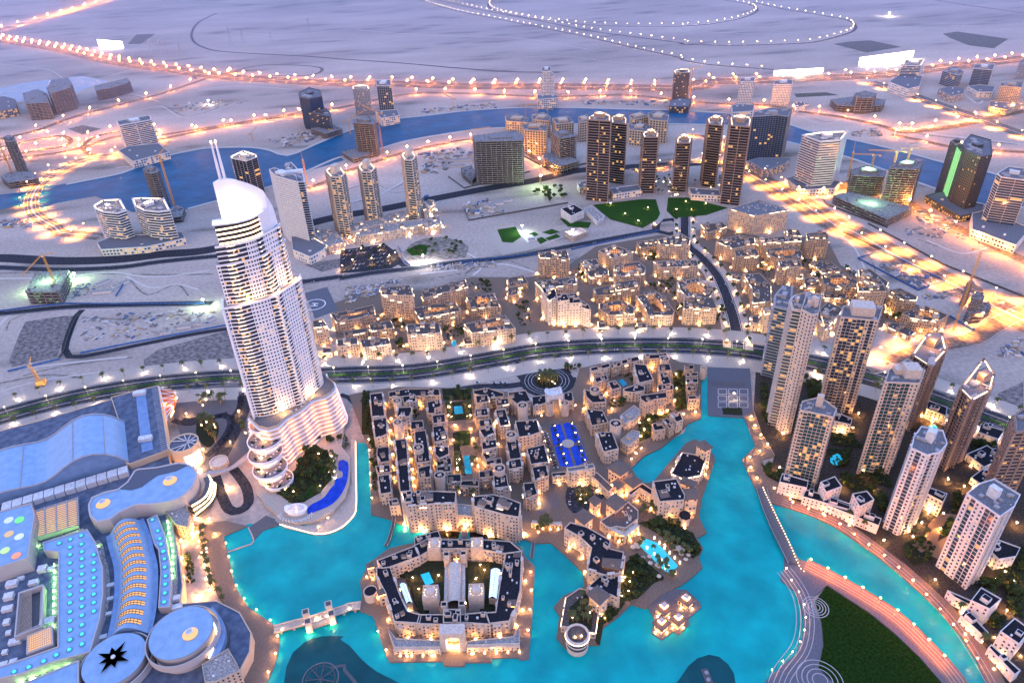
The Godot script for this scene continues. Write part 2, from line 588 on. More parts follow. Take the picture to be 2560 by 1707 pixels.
const ROADS := {
	"boulevard": ["D -400 1420 0 1290 500 1160 1000 1075 1500 1030 E -300 1020 0 1005 500 985 1000 905 1400 835 1900 805 2352 805 F 200 815 400 830 700 880 1100 965 1400 1045 1750 1170 2100 1300 2500 1450", 34.0],
	"spur": ["F 400 830 385 700 350 560 270 350 150 200 40 90 B 2352 1440 2260 1420", 15.0],
	"ring": ["B 2160 1560 2180 1510 2270 1500 2340 1530 2340 1580 2250 1600 2170 1580 2160 1560", 12.0],
	"east_highway": ["C 300 1090 460 1180 700 1310 900 1430 1100 1560 F 1180 20 1500 200 1900 400 2200 560 2700 800", 52.0],
	"cross_street": ["C 780 1340 1000 1310 1150 1260 1300 1180", 22.0],
	"east_link": ["F 2600 480 2300 590 2100 700 2000 760 1800 800 1600 850 1430 930 1280 960", 24.0],
	"east_parallel": ["C 1480 1330 1650 1440 1900 1559 F 1950 20 2200 150 2600 330", 24.0],
	"viaduct": ["D -300 210 0 205 400 225 800 215 1100 180 1500 135 B -100 1500 260 1435 560 1375 1000 1290 1300 1240 1500 1195 1690 1160 C 50 1120 250 1120 460 1180", 26.0],
	"service_road": ["D -300 260 0 270 400 285 800 270 1100 230 1500 190", 16.0],
	"canal_road": ["A 2100 1290 2352 1190 B 0 1185 200 1120 430 1045 700 985 900 955 1200 985 1300 1060 1420 1150 1500 1195", 15.0],
	"business_loop": ["C 60 920 150 930 300 960 320 1010 200 1100 50 1110 B 2100 1180 2000 1150", 15.0],
	"great_highway": ["A -600 160 0 270 400 335 800 425 1200 480 1600 530 2352 570 B 300 570 900 590 1500 590 2352 600 C 200 560 600 550 1000 530 1400 510 1800 460 2352 400 2700 350", 68.0],
	"highway_frontage": ["A 1060 960 1500 870 2050 780 2352 730 B 200 690 500 640 900 640 1400 660 1950 650 2352 690 C 300 710 600 720 800 760", 18.0],
	"north_road": ["A -100 235 0 200 200 150 450 80 700 10 850 -40", 26.0],
	"east_horizon_road": ["A 900 60 1200 20 1500 25 1900 30 2352 10", 14.0],
	"ramp": ["A -50 960 250 890 500 800 800 720 1100 640 1340 560 1500 510 1700 480", 20.0],
	"ramp_loop": ["A 1340 540 1290 500 1200 480 1000 455", 10.0],
	"ramp_far": ["A 1500 515 1750 450 2000 445 2180 460 2190 490 2100 515 1800 520 1600 530", 10.0],
	"west_fan": ["A -100 1030 100 985 300 940 430 930 480 960 440 1000 300 1020 -100 1090", 11.0],
	"west_main": ["A -100 1110 100 1080 350 1050 560 1010 700 960 830 930 1060 960", 16.0],
	"loop_bridge": ["A 1080 900 830 900 680 925 590 970 570 1020 640 1065 760 1070 820 1060", 12.0],
	"curve_bridge": ["A 820 1060 620 1080 480 1130 360 1190 270 1260 215 1350 220 1440 280 1500 380 1559 D 400 30 600 50 690 60", 26.0],
	"inner_west": ["A 1060 930 1500 860 2050 770", 16.0],
	"southeast_avenue": ["C 1300 560 1500 620 1700 690 1900 760 2100 830 2352 920 2600 990", 40.0],
	"southeast_cross": ["C 2600 720 2352 760 2150 800 1900 860 1600 900 1480 900", 24.0],
	"canal_bridge_road": ["C 1480 900 1380 860 1100 800 800 760", 18.0],
	"south_bank_road": ["C 1450 920 1700 970 1900 1010 2352 1040 2600 1060", 18.0],
	"site_road_west": ["D -300 590 0 585 400 545 700 530 1100 520 1450 515", 14.0],
	"site_track": ["D 560 560 520 600 470 720 440 830 470 880 560 880 900 810 1300 730 1550 690", 8.0],
	"villa_road": ["D 2060 370 2352 330 E 0 345 200 310 500 275 800 235 1200 195 1600 120 2150 20", 15.0],
	"car_park_road": ["E 360 150 420 250 460 275", 8.0],
	"oval_outer": ["B 500 -20 560 5 800 75 1100 135 1400 195 1700 255 2000 325 2352 400 C 0 405 150 435 350 455 640 475", 8.0],
	"oval_middle": ["B 600 -15 1000 75 1400 150 1700 210 2000 250 2352 295 C 0 300 300 310 600 305 900 290 1080 250 1190 210 1200 170 1150 140 1000 110 700 60 500 15", 10.0],
	"oval_inner": ["B 1150 -20 1030 10 1020 50 1100 85 1300 125 1500 150 1700 170 2000 180 2352 180 C 0 180 200 165 400 130 510 90 530 60 470 30 300 0", 9.0],
	"desert_road": ["A 1480 90 1360 150 1310 220 1320 280 1380 320 1500 350 1800 370 2100 385 2352 405 B 400 430 800 465 1150 490 1500 495", 9.0],
	"desert_edge_road": ["C 1650 -20 1900 25 2150 60 2500 110", 16.0],
	"bay_north": ["E 100 1200 60 1160 0 1140", 6.0],
}
const GLOW_TINTED := ["great_highway", "highway_frontage", "east_highway", "ramp", "ramp_loop", "ramp_far", "west_fan", "west_main", "loop_bridge", "curve_bridge", "southeast_avenue", "southeast_cross", "canal_bridge_road", "south_bank_road", "north_road", "east_parallel", "canal_road", "business_loop", "cross_street", "east_link", "inner_west", "east_horizon_road", "desert_edge_road"]  # roads whose surface colour carries the orange lamp glow
var road_line := {}
func build_roads() -> void:
	var y := 0.16
	for k in ROADS:
		var p := smooth_path(path(ROADS[k][0]), 14.0)
		road_line[k] = p
		var w: float = ROADS[k][1]
		var mb := MB.new()
		ribbon(mb, p, w, y)
		var r := structure("road", mb, M.asphalt_glow_tint if k in GLOW_TINTED else M.asphalt)
		var mk := MB.new()
		if w >= 14.0 and not k in ["viaduct"]:
			for o in ([-1,1] if w < 26 else [-1,-0.5,0.5,1]):
				ribbon(mk, p, 0.35, y + 0.03, o * (w / 2 - 1.2))
			if w >= 26:
				var med := MB.new()
				ribbon(med, p, 3.0, y + 0.15,0.0,0.15)
				part(r, "median", med, M.grass if k == "boulevard" else M.kerb)
			part(r, "lane_marking", mk, M.paint, true)
		y += 0.006
func street_lamp(called: String, pos: Vector3, dir: Vector3, h: float, head: float, m: Material, energy: float, c: Color, label: String, group: String) -> void:
	var o := thing(called, label, "street lamp", pos, group)
	var key := "lamp%d_%d" % [int(h), int(head * 100)]
	if not shared.has(key):
		var a := MB.new()
		a.lathe(Vector3.ZERO, [[0.16,0.0], [0.09, h]], 5)
		var b := MB.new()
		b.box(Vector3(0, h - 0.1,0), Vector3(head, head * 0.35, head), 0.0, true)
		shared[key] = [a.mesh(), b.mesh()]
	mpart(o, "pole", shared[key][0], M.pole)
	if energy > 0:
		mpart(o, "lamp_head", shared[key][1], m)
		var l := SpotLight3D.new()
		l.name = "glow"
		l.light_energy = energy
		l.light_color = c
		l.light_size = 0.25
		l.spot_angle = 66.0
		l.spot_angle_attenuation = 0.7
		l.spot_range = 400.0
		l.spot_attenuation = 2.0
		l.shadow_enabled = true
		l.position = Vector3(0, h - 0.5,0)
		l.rotation.x = -PI / 2
		o.add_child(l, true)
	else:
		mpart(o, "lamp_head", shared[key][1], lamp_mat(-energy, head * head * 1.3, c))
func build_lamps() -> void:
	var so := Color(1.0,0.62,0.28)
	var k := 0
	for a in [["great_highway", 60.0,17.0,1500.0], ["great_highway", 60.0,-17.0,1500.0], ["highway_frontage", 80.0,11.0,900.0], ["east_highway", 48.0,16.0,1500.0], ["east_highway", 48.0,-16.0,1500.0], ["ramp", 80.0,11.0,800.0], ["curve_bridge", 45.0,13.0,900.0], ["curve_bridge", 45.0,-13.0,700.0], ["west_main", 70.0,9.0,800.0], ["west_fan", 60.0,7.0,700.0], ["loop_bridge", 50.0,7.0,700.0], ["inner_west", 70.0,9.0,800.0], ["southeast_avenue", 60.0,21.0,1600.0], ["southeast_cross", 60.0,13.0,1200.0], ["canal_bridge_road", 60.0,10.0,700.0], ["south_bank_road", 60.0,10.0,700.0], ["north_road", 110.0,14.0,2200.0], ["east_parallel", 45.0,13.0,1000.0], ["east_link", 42.0,13.0,1100.0], ["canal_road", 50.0,8.0,700.0], ["business_loop", 45.0,8.0,800.0], ["cross_street", 35.0,11.0,1200.0]]:
		for p in along(road_line[a[0]], a[1], a[2], 10.0):
			var s := project(p[0])
			if s.x < -150 or s.x > 2710 or s.y < -80 or s.y > 1800:
				continue
			k += 1
			street_lamp("highway_lamp", p[0], p[1], 14.0,1.1, M.sodium, (a[3] * 3.2 if a[0] in ["east_highway", "curve_bridge", "east_link", "cross_street", "southeast_avenue", "business_loop"] else -a[3] * (0.6 if a[0] == "great_highway" else 2.0)), so, "tall sodium lamp mast standing along the " + a[0].replace("_", " "), "lamps along the " + a[0].replace("_", " "))
func faces_eye(a: Vector3, b: Vector3) -> bool:
	var n := (b - a).cross(Vector3.UP)
	return n.dot(Vector3(0,0,0) - (a + b) / 2) > -0.25 * n.length() * ((a + b) / 2).length()
func facade(w: MB, g: MB, lit: MB, a: Vector3, b: Vector3, y0: float, y1: float, bay: float, fh: float, ww: float, wh: float, dep := 0.35, litp := 0.12, skip := 0.0) -> void:
	var A := Vector3(a.x, y0, a.z)
	var B := Vector3(b.x, y0, b.z)
	var L := A.distance_to(B)
	var H := y1 - y0
	var U := Vector3(0, H, 0)
	var cols := int(round(L / bay))
	var rows := int(floor(H / fh + 0.2))
	if cols < 1 or rows < 1 or not faces_eye(a, b):
		w.quad(A, B, B + U, A + U)
		return
	var d := (B - A) / L
	var inn := Vector3.UP.cross(d) * dep
	var cw := L / cols
	var rh := H / rows
	var x0 := (cw - ww) / 2
	if x0 < 0.1:
		x0 = 0.1
		ww = cw - 0.2
	var s := (rh - wh) * 0.45
	var ylast := 0.0
	for r in rows:
		var yb := r * rh + s
		var yt := yb + wh
		w.quad(A + Vector3(0, ylast, 0), B + Vector3(0, ylast, 0), B + Vector3(0, yb, 0), A + Vector3(0, yb, 0))
		ylast = yt
		var vb := Vector3(0, yb, 0)
		var vt := Vector3(0, yt, 0)
		var last := A
		for c in cols:
			if skip > 0.0 and rng.randf() < skip:
				continue
			var p := A + d * (c * cw + x0)
			var q := p + d * ww
			w.quad(last + vb, p + vb, p + vt, last + vt)
			last = q
			w.quad(p + vb, p + vb + inn, p + vt + inn, p + vt)
			w.quad(q + vb + inn, q + vb, q + vt, q + vt + inn)
			w.quad(p + vb, q + vb, q + vb + inn, p + vb + inn)
			w.quad(p + vt + inn, q + vt + inn, q + vt, p + vt)
			(lit if rng.randf() < litp else g).quad(p + vb + inn, q + vb + inn, q + vt + inn, p + vt + inn)
		w.quad(last + vb, B + vb, B + vt, last + vt)
	w.quad(A + Vector3(0, ylast, 0), B + Vector3(0, ylast, 0), B + U, A + U)
func plan(s: String) -> Array:
	var t := s.split("|")
	var k := t[0].strip_edges().split(" ")[0]
	var nums := t[1].strip_edges().split(" ", false)
	var h := 0.0
	if nums.size() == 1:
		h = nums[0].to_float()
	else:
		var toks := t[1].strip_edges()
		var q := toks if TILE.has(nums[0]) else k + " " + toks
		var pp := []
		var kk := k
		var buf := []
		for w in q.split(" ", false):
			if TILE.has(w):
				kk = w
			else:
				buf.append(w.to_float())
				if buf.size() == 2:
					pp.append(T(kk, buf[0], buf[1]))
					buf = []
		h = rise(pp[0], pp[1])
	return [ccw(path(t[0], h)), h]
func lit_strip(mb: MB, a: Vector3, b: Vector3, y: float, out := 0.5, th := 0.5) -> void:
	var d := (b - a).normalized()
	var n := d.cross(Vector3.UP) * out
	var p := Vector3(a.x, y, a.z) + n
	var q := Vector3(b.x, y, b.z) + n
	mb.beam(p, q, th, th)
var stone_names := ["stone", "stone_pink", "stone_pale"]
var block_no := 0
func old_block(s: String, o := {}) -> Node3D:
	var pl := plan(s)
	block_no += 1
	var pts: PackedVector3Array = pl[0]
	var h: float = pl[1] + 0.017 * (block_no % 23)
	var base: float = o.get("base", 0.0)
	var wall_name: String = o.get("wall", stone_names[rng.randi() % 3])
	var wall_m: Material = M[wall_name]
	var roof_m: Material = M[o.get("roof", "roof_dark")]
	var fh: float = o.get("fh", 3.5)
	var litp: float = o.get("lit", 0.10)
	var court: bool = o.get("court", false)
	var strips: float = o.get("strips", 0.0)
	var c := centre(pts)
	var storeys := int(round(h / fh))
	var n_room := 0
	var w := MB.new()
	var g := MB.new()
	var lt := MB.new()
	var roof := MB.new()
	var glow_mb := MB.new()
	var top := h
	for i in pts.size():
		var a := pts[i]
		var b := pts[(i + 1) % pts.size()]
		facade(w, g, lt, a, b, base, top, o.get("bay", 3.4), fh, 1.35,1.9,0.35, litp, 0.12)
		var L := a.distance_to(b)
		if L > 11 and faces_eye(a, b) and o.get("bays", true):
			var d := (b - a) / L
			var n := d.cross(Vector3.UP)
			var x := rng.randf_range(1.0,4.0)
			while x + 5.0 < L:
				var bw := rng.randf_range(3.4,6.5)
				if x + bw > L - 0.6:
					break
				var dep := rng.randf_range(0.8,1.8)
				var bh := top * rng.randf_range(0.72,1.0) if rng.randf() < 0.6 else top + rng.randf_range(0.8,2.6)
				var p := a + d * x
				var q := p + d * bw
				facade(w, g, lt, p + n * dep, q + n * dep, base, bh, 2.6, fh, 1.3,2.0,0.4, litp)
				var P := Vector3(p.x, base, p.z)
				var Q := Vector3(q.x, base, q.z)
				var U := Vector3(0, bh - base, 0)
				w.quad(P, P + n * dep, P + n * dep + U, P + U)
				w.quad(Q + n * dep, Q, Q + U, Q + n * dep + U)
				w.quad(P + n * dep + U, Q + n * dep + U, Q - n * 0.8 + U, P - n * 0.8 + U)
				w.quad(Q - n * 0.8, P - n * 0.8, P - n * 0.8 + U, Q - n * 0.8 + U)
				if strips > 0 and rng.randf() < strips * 0.7:
					lit_strip(glow_mb, p + n * dep, q + n * dep, minf(bh, top) - rng.randf_range(0.8,1.4), 0.35,0.45)
				x += bw + rng.randf_range(2.5,7.0)
		if strips > 0 and faces_eye(a, b):
			var d2 := (b - a) / L
			var x2 := 0.0
			while x2 < L - 2.0:
				var seg := minf(rng.randf_range(3.0,9.0), L - x2)
				if rng.randf() < strips:
					lit_strip(glow_mb, a + d2 * x2, a + d2 * (x2 + seg), top + 0.2,0.15,0.42)
				x2 += seg + rng.randf_range(0.5,4.0)
	var inn := inset(pts, 0.45)
	w.ring(pts, inn, top, top + 1.0)
	if court:
		var depth: float = o.get("court_w", 9.0)
		var ci := inset(pts, depth)
		var m := pts.size()
		for i in m:
			var j := (i + 1) % m
			roof.quad(Vector3(inn[i].x, top, inn[i].z), Vector3(inn[j].x, top, inn[j].z), Vector3(ci[j].x, top, ci[j].z), Vector3(ci[i].x, top, ci[i].z))
			facade(w, g, lt, ci[j], ci[i], base + 3.0, top + 0.8,3.4, fh, 1.4,2.0,0.3,0.3)
		roof.poly(ci, base + 3.0)
	else:
		roof.poly(inn, top)
	var ax := (pts[1] - pts[0]).normalized()
	var ang := atan2(-ax.z, ax.x)
	var rooms := MB.new()
	var caps := MB.new()
	var area := 0.0
	for i in pts.size():
		area += pts[i].x * -pts[(i + 1) % pts.size()].z + pts[(i + 1) % pts.size()].x * pts[i].z
	area = absf(area) / 2
	var poly2 := PackedVector2Array()
	for p in inset(pts, 2.5):
		poly2.append(Vector2(p.x, p.z))
	var hole := PackedVector2Array()
	if court:
		for p in inset(pts, float(o.get("court_w", 9.0)) - 2.0):
			hole.append(Vector2(p.x, p.z))
	var units := MB.new()
	var lo := pts[0]
	var hi := pts[0]
	for p in pts:
		lo = lo.min(p)
		hi = hi.max(p)
	var want := int(o.get("rooms", clampf(area / float(o.get("room_area", 130.0)), 1,8)))
	var rs: float = o.get("room_size", 1.0)
	for t in 60:
		if n_room >= want:
			break
		var q := Vector3(rng.randf_range(lo.x, hi.x), top, rng.randf_range(lo.z, hi.z))
		if not Geometry2D.is_point_in_polygon(Vector2(q.x, q.z), poly2) or (court and Geometry2D.is_point_in_polygon(Vector2(q.x, q.z), hole)):
			continue
		n_room += 1
		var sx := rng.randf_range(3.0,6.5) * rs
		var sz := rng.randf_range(3.0,5.5) * rs
		var rh := rng.randf_range(2.2,4.2)
		rooms.box(q, Vector3(sx, rh, sz), ang)
		rooms.box(q + Vector3(0, rh, 0), Vector3(sx, 0.02, sz), ang)
		if rng.randf() < float(o.get("caps", 0.25)):
			var e := Vector3(0, rh + 0.02,0)
			var u := Vector3(cos(ang), 0, -sin(ang)) * (sx / 2 + 0.5)
			var v2 := Vector3(sin(ang), 0, cos(ang)) * (sz / 2 + 0.5)
			var apex := q + e + Vector3(0,1.5,0)
			var cs := [q + e - u + v2, q + e + u + v2, q + e + u - v2, q + e - u - v2]
			for i in 4:
				caps.tri(cs[i], cs[(i + 1) % 4], apex, (cs[(i + 1) % 4] - cs[i]).cross(apex - cs[i]).normalized())
		else:
			roof.box(q + Vector3(0, rh + 0.03,0), Vector3(sx - 0.8,0.03, sz - 0.8), ang)
		if strips > 0 and rng.randf() < strips:
			rooms.box(q + Vector3(0, rh, 0), Vector3(sx + 0.3,0.35, sz + 0.3), ang)
			glow_mb.box(q + Vector3(0,0.3,0) + Vector3(sin(ang), 0, cos(ang)) * (sz / 2 + 0.35), Vector3(sx * 0.8,0.35,0.3), ang)
	for t in int(area / 45.0):
		var q := Vector3(rng.randf_range(lo.x, hi.x), top, rng.randf_range(lo.z, hi.z))
		if Geometry2D.is_point_in_polygon(Vector2(q.x, q.z), poly2) and not (court and Geometry2D.is_point_in_polygon(Vector2(q.x, q.z), hole)):
			units.box(q + Vector3(0,0.05,0), Vector3(rng.randf_range(0.8,1.8), rng.randf_range(0.6,1.3), rng.randf_range(0.8,1.5)), ang)
	var words := ["", "one", "two", "three", "four", "five", "six", "seven", "eight", "nine", "ten", "eleven", "twelve"]
	var kind: String = o.get("kind", "block")
	var lab: String = o.get("label", "")
	if lab == "":
		lab = "%s %s storey %s%s with %s roof room%s %s" % [{"stone": "sand coloured", "stone_pink": "pinkish", "stone_pale": "pale cream", "white": "white"}.get(wall_name, "sandstone"), words[clampi(storeys, 1,12)], kind, " round a courtyard" if court else "", words[clampi(n_room, 0,12)] if n_room > 0 else "no", "" if n_room == 1 else "s", o.get("where", "in the lakeside quarter")]
	var t := thing(o.get("name", "apartment_block"), lab, o.get("category", "building"), Vector3(c.x, base, c.z), o.get("group", "sandstone blocks " + o.get("where", "in the lakeside quarter")))
	part(t, "wall", w, wall_m)
	part(t, "window_panes", g, M.pane, true)
	part(t, "lit_window_panes", lt, M.pane_lit, true)
	part(t, "roof", roof, roof_m)
	part(t, "roof_rooms", rooms, wall_m, true)
	part(t, "roof_tiles", caps, M.tile, true)
	part(t, "air_units", units, M.white, true)
	part(t, "cornice_lights", glow_mb, M.cornice, true)
	if court:
		omni(t, Vector3(0,8.0,0), o.get("court_e", 160.0), Color(1.0,0.70,0.40), 0.5)
	if o.has("wash"):
		var e: float = o.wash
		for i in pts.size():
			var a := pts[i]
			var b := pts[(i + 1) % pts.size()]
			var L := a.distance_to(b)
			if L > 12 and faces_eye(a, b):
				var n := ((b - a) / L).cross(Vector3.UP)
				wall_lamp(t, (a + b) / 2 + n * 3.0 - t.position, base - t.position.y + 1.5 if not o.has("wash_y") else o.wash_y - t.position.y, e)
	return t
func wall_lamp(t: Node3D, p: Vector3, y: float, e: float) -> void:
	if not shared.has("uplight"):
		var mb := MB.new()
		mb.lathe(Vector3(0,-0.3,0), [[0.02,0.0], [0.34,0.12], [0.34,0.4], [0.02,0.6]], 8)
		shared["uplight"] = mb.mesh()
	mpart(t, "wall_light", shared["uplight"], lamp_mat(e, 0.5, Color(1.0,0.74,0.46)), Vector3(p.x, y, p.z))
func round_tower(p: Vector3, r: float, h: float, label: String) -> void:
	var w := MB.new()
	var g := MB.new()
	var seg := 14
	for i in seg:
		var a := p + Vector3(cos(TAU * i / seg), 0, -sin(TAU * i / seg)) * r
		var b := p + Vector3(cos(TAU * (i + 1) / seg), 0, -sin(TAU * (i + 1) / seg)) * r
		if i % 2 == 0:
			facade(w, g, g, a, b, p.y, h, 9.0,5.0,0.9,1.6,0.3,0.0)
		else:
			w.quad(Vector3(a.x, p.y, a.z), Vector3(b.x, p.y, b.z), Vector3(b.x, h, b.z), Vector3(a.x, h, a.z))
	var o := PackedVector3Array()
	var inn := PackedVector3Array()
	var deck := PackedVector3Array()
	for i in seg * 2:
		var d := Vector3(cos(TAU * i / seg / 2), 0, -sin(TAU * i / seg / 2))
		o.append(p + d * (r + 0.3))
		inn.append(p + d * (r - 0.6))
	w.ring(o, inn, h - 0.6, h + 0.6)
	for i in seg:
		var t := TAU * (i + 0.5) / seg
		w.box(Vector3(p.x, h + 0.6, p.z) + Vector3(cos(t), 0, -sin(t)) * (r - 0.1), Vector3(0.7,1.0,1.1), t)
	var roof := MB.new()
	roof.poly(inn, h - 0.4)
	var box := MB.new()
	box.box(Vector3(p.x, h - 0.38, p.z), Vector3(r * 0.7,1.4, r * 0.5), 0.4)
	var t := thing("round_tower", label, "tower", p, "round battlemented towers of the lakeside quarter")
	part(t, "wall", w, M.stone_pale)
	part(t, "window_panes", g, M.pane, true)
	part(t, "roof", roof, M.roof_dark)
	part(t, "roof_hatch", box, M.stone)
func tower(s: String, style: String, o := {}) -> Node3D:
	var pl := plan(s)
	var pts: PackedVector3Array = pl[0]
	var h: float = pl[1]
	var y0: float = o.get("base", 0.0)
	var fh: float = o.get("fh", 3.6)
	var c := centre(pts)
	var t := thing(o.get("name", "tower"), o.label, o.get("category", "tower"), Vector3(c.x, y0, c.z), o.get("group", ""))
	var w := MB.new()
	var g := MB.new()
	var lt := MB.new()
	var wm: Material = M[o.get("wall", "white")]
	var gm: Material = M[o.get("glass", "pane")]
	var lm: Material = M[o.get("lit_glass", "pane_lit")]
	var litp: float = o.get("lit", 0.06)
	if style == "grid":
		for i in pts.size():
			facade(w, g, lt, pts[i], pts[(i + 1) % pts.size()], y0, h, o.get("bay", 3.6), fh, o.get("ww", 1.9), o.get("wh", 2.1), o.get("dep", 0.4), litp)
		w.ring(pts, inset(pts, 0.6), h, h + 1.3)
	elif style == "band" or style == "balcony":
		var n := int((h - y0) / fh)
		var rh := (h - y0) / n
		var out := inset(pts, -float(o.get("out", 0.7)))
		var bh: float = o.get("band", 1.2)
		for f in n + 1:
			var y := y0 + f * rh - bh * 0.5
			w.walls(out, y, y + bh)
			for i in pts.size():
				var j := (i + 1) % pts.size()
				var u := Vector3(0, y + bh, 0)
				var a := Vector3(out[i].x, 0, out[i].z)
				var b := Vector3(out[j].x, 0, out[j].z)
				var d := Vector3(pts[j].x, 0, pts[j].z)
				var e := Vector3(pts[i].x, 0, pts[i].z)
				w.quad(a + u, b + u, d + u, e + u)
				u.y = y
				w.quad(e + u, d + u, b + u, a + u)
			if f < n:
				for i in pts.size():
					var a := pts[i]
					var b := pts[(i + 1) % pts.size()]
					if not faces_eye(a, b):
						continue
					var L := a.distance_to(b)
					var k := maxi(1, int(L / 3.5))
					var nn := (b - a).normalized().cross(Vector3.UP) * 0.03
					for q in k:
						if rng.randf() < litp:
							var p0 := a.lerp(b, (q + 0.08) / k) + nn
							var p1 := a.lerp(b, (q + 0.92) / k) + nn
							var ya := y + bh + 0.1
							var yb := y + rh - 0.1
							lt.quad(Vector3(p0.x, ya, p0.z), Vector3(p1.x, ya, p1.z), Vector3(p1.x, yb, p1.z), Vector3(p0.x, yb, p0.z))
		g.walls(pts, y0, h)
		if o.has("piers"):
			for i in pts.size():
				var a := out[i]
				var b := out[(i + 1) % pts.size()]
				var L := a.distance_to(b)
				var k := int(L / float(o.piers))
				var d := (b - a).normalized()
				for q in k + 1:
					var p := a.lerp(b, float(q) / maxi(k, 1))
					w.obox(Vector3(p.x, y0, p.z), d * 0.5, d.cross(Vector3.UP) * 0.6, h - y0 + 0.8)
		w.ring(pts, inset(pts, 0.6), h, h + 1.6)
	elif style == "glass":
		g.walls(pts, y0, h)
		var n := int((h - y0) / fh)
		var rh := (h - y0) / n
		var out := inset(pts, -0.12)
		for f in n + 1:
			w.walls(out, y0 + f * rh, y0 + f * rh + float(o.get("band", 0.35)))
		for i in pts.size():
			var a := out[i]
			var b := out[(i + 1) % pts.size()]
			var d := (b - a).normalized()
			var k := int(a.distance_to(b) / float(o.get("piers", 4.5)))
			for q in k + 1:
				var p := a.lerp(b, float(q) / maxi(k, 1))
				w.obox(Vector3(p.x, y0, p.z), d * 0.12, d.cross(Vector3.UP) * 0.2, h - y0)
			if faces_eye(a, b):
				for f in n:
					for q in k:
						if rng.randf() < litp:
							var nn := d.cross(Vector3.UP) * -0.08
							var p0 := a.lerp(b, (q + 0.1) / k) + nn
							var p1 := a.lerp(b, (q + 0.9) / k) + nn
							var ya := y0 + f * rh + 0.45
							lt.quad(Vector3(p0.x, ya, p0.z), Vector3(p1.x, ya, p1.z), Vector3(p1.x, ya + rh - 0.6, p1.z), Vector3(p0.x, ya + rh - 0.6, p0.z))
		w.ring(pts, inset(pts, 0.6), h, h + 1.5)
	elif style == "pier":
		var n := int((h - y0) / fh)
		var rh := (h - y0) / n
		var glass_in := inset(pts, 0.9)
		g.walls(glass_in, y0, h)
		for i in pts.size():
			var a := pts[i]
			var b := pts[(i + 1) % pts.size()]
			var L := a.distance_to(b)
			var d := (b - a) / L
			var nn := d.cross(Vector3.UP)
			var k := maxi(2, int(round(L / float(o.get("bay", 3.4)))))
			var pat: Array = o.get("pattern", [0,1,1,2,1,1])
			var solid := faces_eye(a, b)
			for q in k:
				var p0 := a.lerp(b, float(q) / k)
				var p1 := a.lerp(b, float(q + 1) / k)
				var kind: int = pat[q % pat.size()]
				if q == k - 1:
					kind = 0
				if kind == 0:
					facade(w, g, lt, p0, p1, y0, h, 3.0, rh, 1.6,1.9,0.4, litp)
					var A := Vector3(p0.x, y0, p0.z)
					var B := Vector3(p1.x, y0, p1.z)
					var U := Vector3(0, h - y0,0)
					w.quad(A - nn, A, A + U, A + U - nn)
					w.quad(B, B - nn, B + U - nn, B + U)
					continue
				w.obox(Vector3(p0.x, y0, p0.z) - nn * 0.7, d * 0.14, nn * 0.3, h - y0)
				if not solid:
					continue
				for f in n + 1:
					var y := y0 + f * rh
					var ou := nn * (float(o.get("out", 0.9)) if kind == 2 else -0.55)
					var A := Vector3(p0.x, y - 0.2, p0.z) + ou
					var B := Vector3(p1.x, y - 0.2, p1.z) + ou
					var U := Vector3(0,1.15 if kind == 2 else 0.5,0)
					w.quad(A, B, B + U, A + U)
					var lip := nn * (1.8 if kind == 2 else 0.35)
					w.quad(A + Vector3(0,0.3,0), B + Vector3(0,0.3,0), B + Vector3(0,0.3,0) - lip, A + Vector3(0,0.3,0) - lip)
					if f < n and rng.randf() < litp:
						var e0 := p0.lerp(p1,0.1) - nn * 0.86
						var e1 := p0.lerp(p1,0.9) - nn * 0.86
						lt.quad(Vector3(e0.x, y + 0.4, e0.z), Vector3(e1.x, y + 0.4, e1.z), Vector3(e1.x, y + rh - 0.3, e1.z), Vector3(e0.x, y + rh - 0.3, e0.z))
		w.ring(pts, inset(pts, 0.6), h, h + 1.4)
	elif style == "frame":
		var n := int((h - y0) / fh)
		var rh := (h - y0) / n
		var ins := inset(pts, 1.0)
		for f in n + 1:
			var y := y0 + f * rh
			w.walls(pts, y - 0.9, y + 0.35)
			w.poly(pts, y)
			w.poly(pts, y - 0.9)
		for i in pts.size():
			var a := ins[i]
			var b := ins[(i + 1) % pts.size()]
			var k := maxi(1, int(a.distance_to(b) / 9.0))
			var d := (b - a).normalized()
			for q in k:
				var p := a.lerp(b, float(q) / k)
				w.obox(Vector3(p.x, y0, p.z), d * 0.38, d.cross(Vector3.UP) * 0.38, h - y0 + rng.randf_range(0.0,3.0))
			if o.has("lit_frame"):
				for f in n:
					for e in 2:
						if rng.randf() < float(o.lit_frame):
							var p := a.lerp(b, rng.randf_range(0.1,0.9)) + Vector3.UP.cross(d) * 0.2
							lt.box(Vector3(p.x, y0 + f * rh + 2.0, p.z), Vector3(3.6,0.4,0.3), atan2(-d.z, d.x))
		var cc := centre(pts)
		var core := PackedVector3Array()
		for p in pts:
			core.append(cc.lerp(p, 0.45))
		g.prism(core, y0, h + float(o.get("core_top", 5.0)))
		var bits := MB.new()
		for q in 16:
			var p := cc.lerp(pts[rng.randi() % pts.size()], rng.randf_range(0.2,0.9))
			bits.box(Vector3(p.x, h + 0.26, p.z), Vector3(rng.randf_range(1,5), rng.randf_range(0.5,2.5), rng.randf_range(1,3)), rng.randf())
		part(t, "formwork", bits, M.concrete, true)
		if o.get("lit_glass", "") == "pane_green":
			omni(t, Vector3(0, h - y0 + 8.0,0), 700.0, Color(0.72,1.0,0.70), 0.5)
	var roof := MB.new()
	if style != "frame":
		roof.poly(inset(pts, 0.6), h)
	var rooms := MB.new()
	var ax := (pts[1] - pts[0]).normalized()
	var ang := atan2(-ax.z, ax.x)
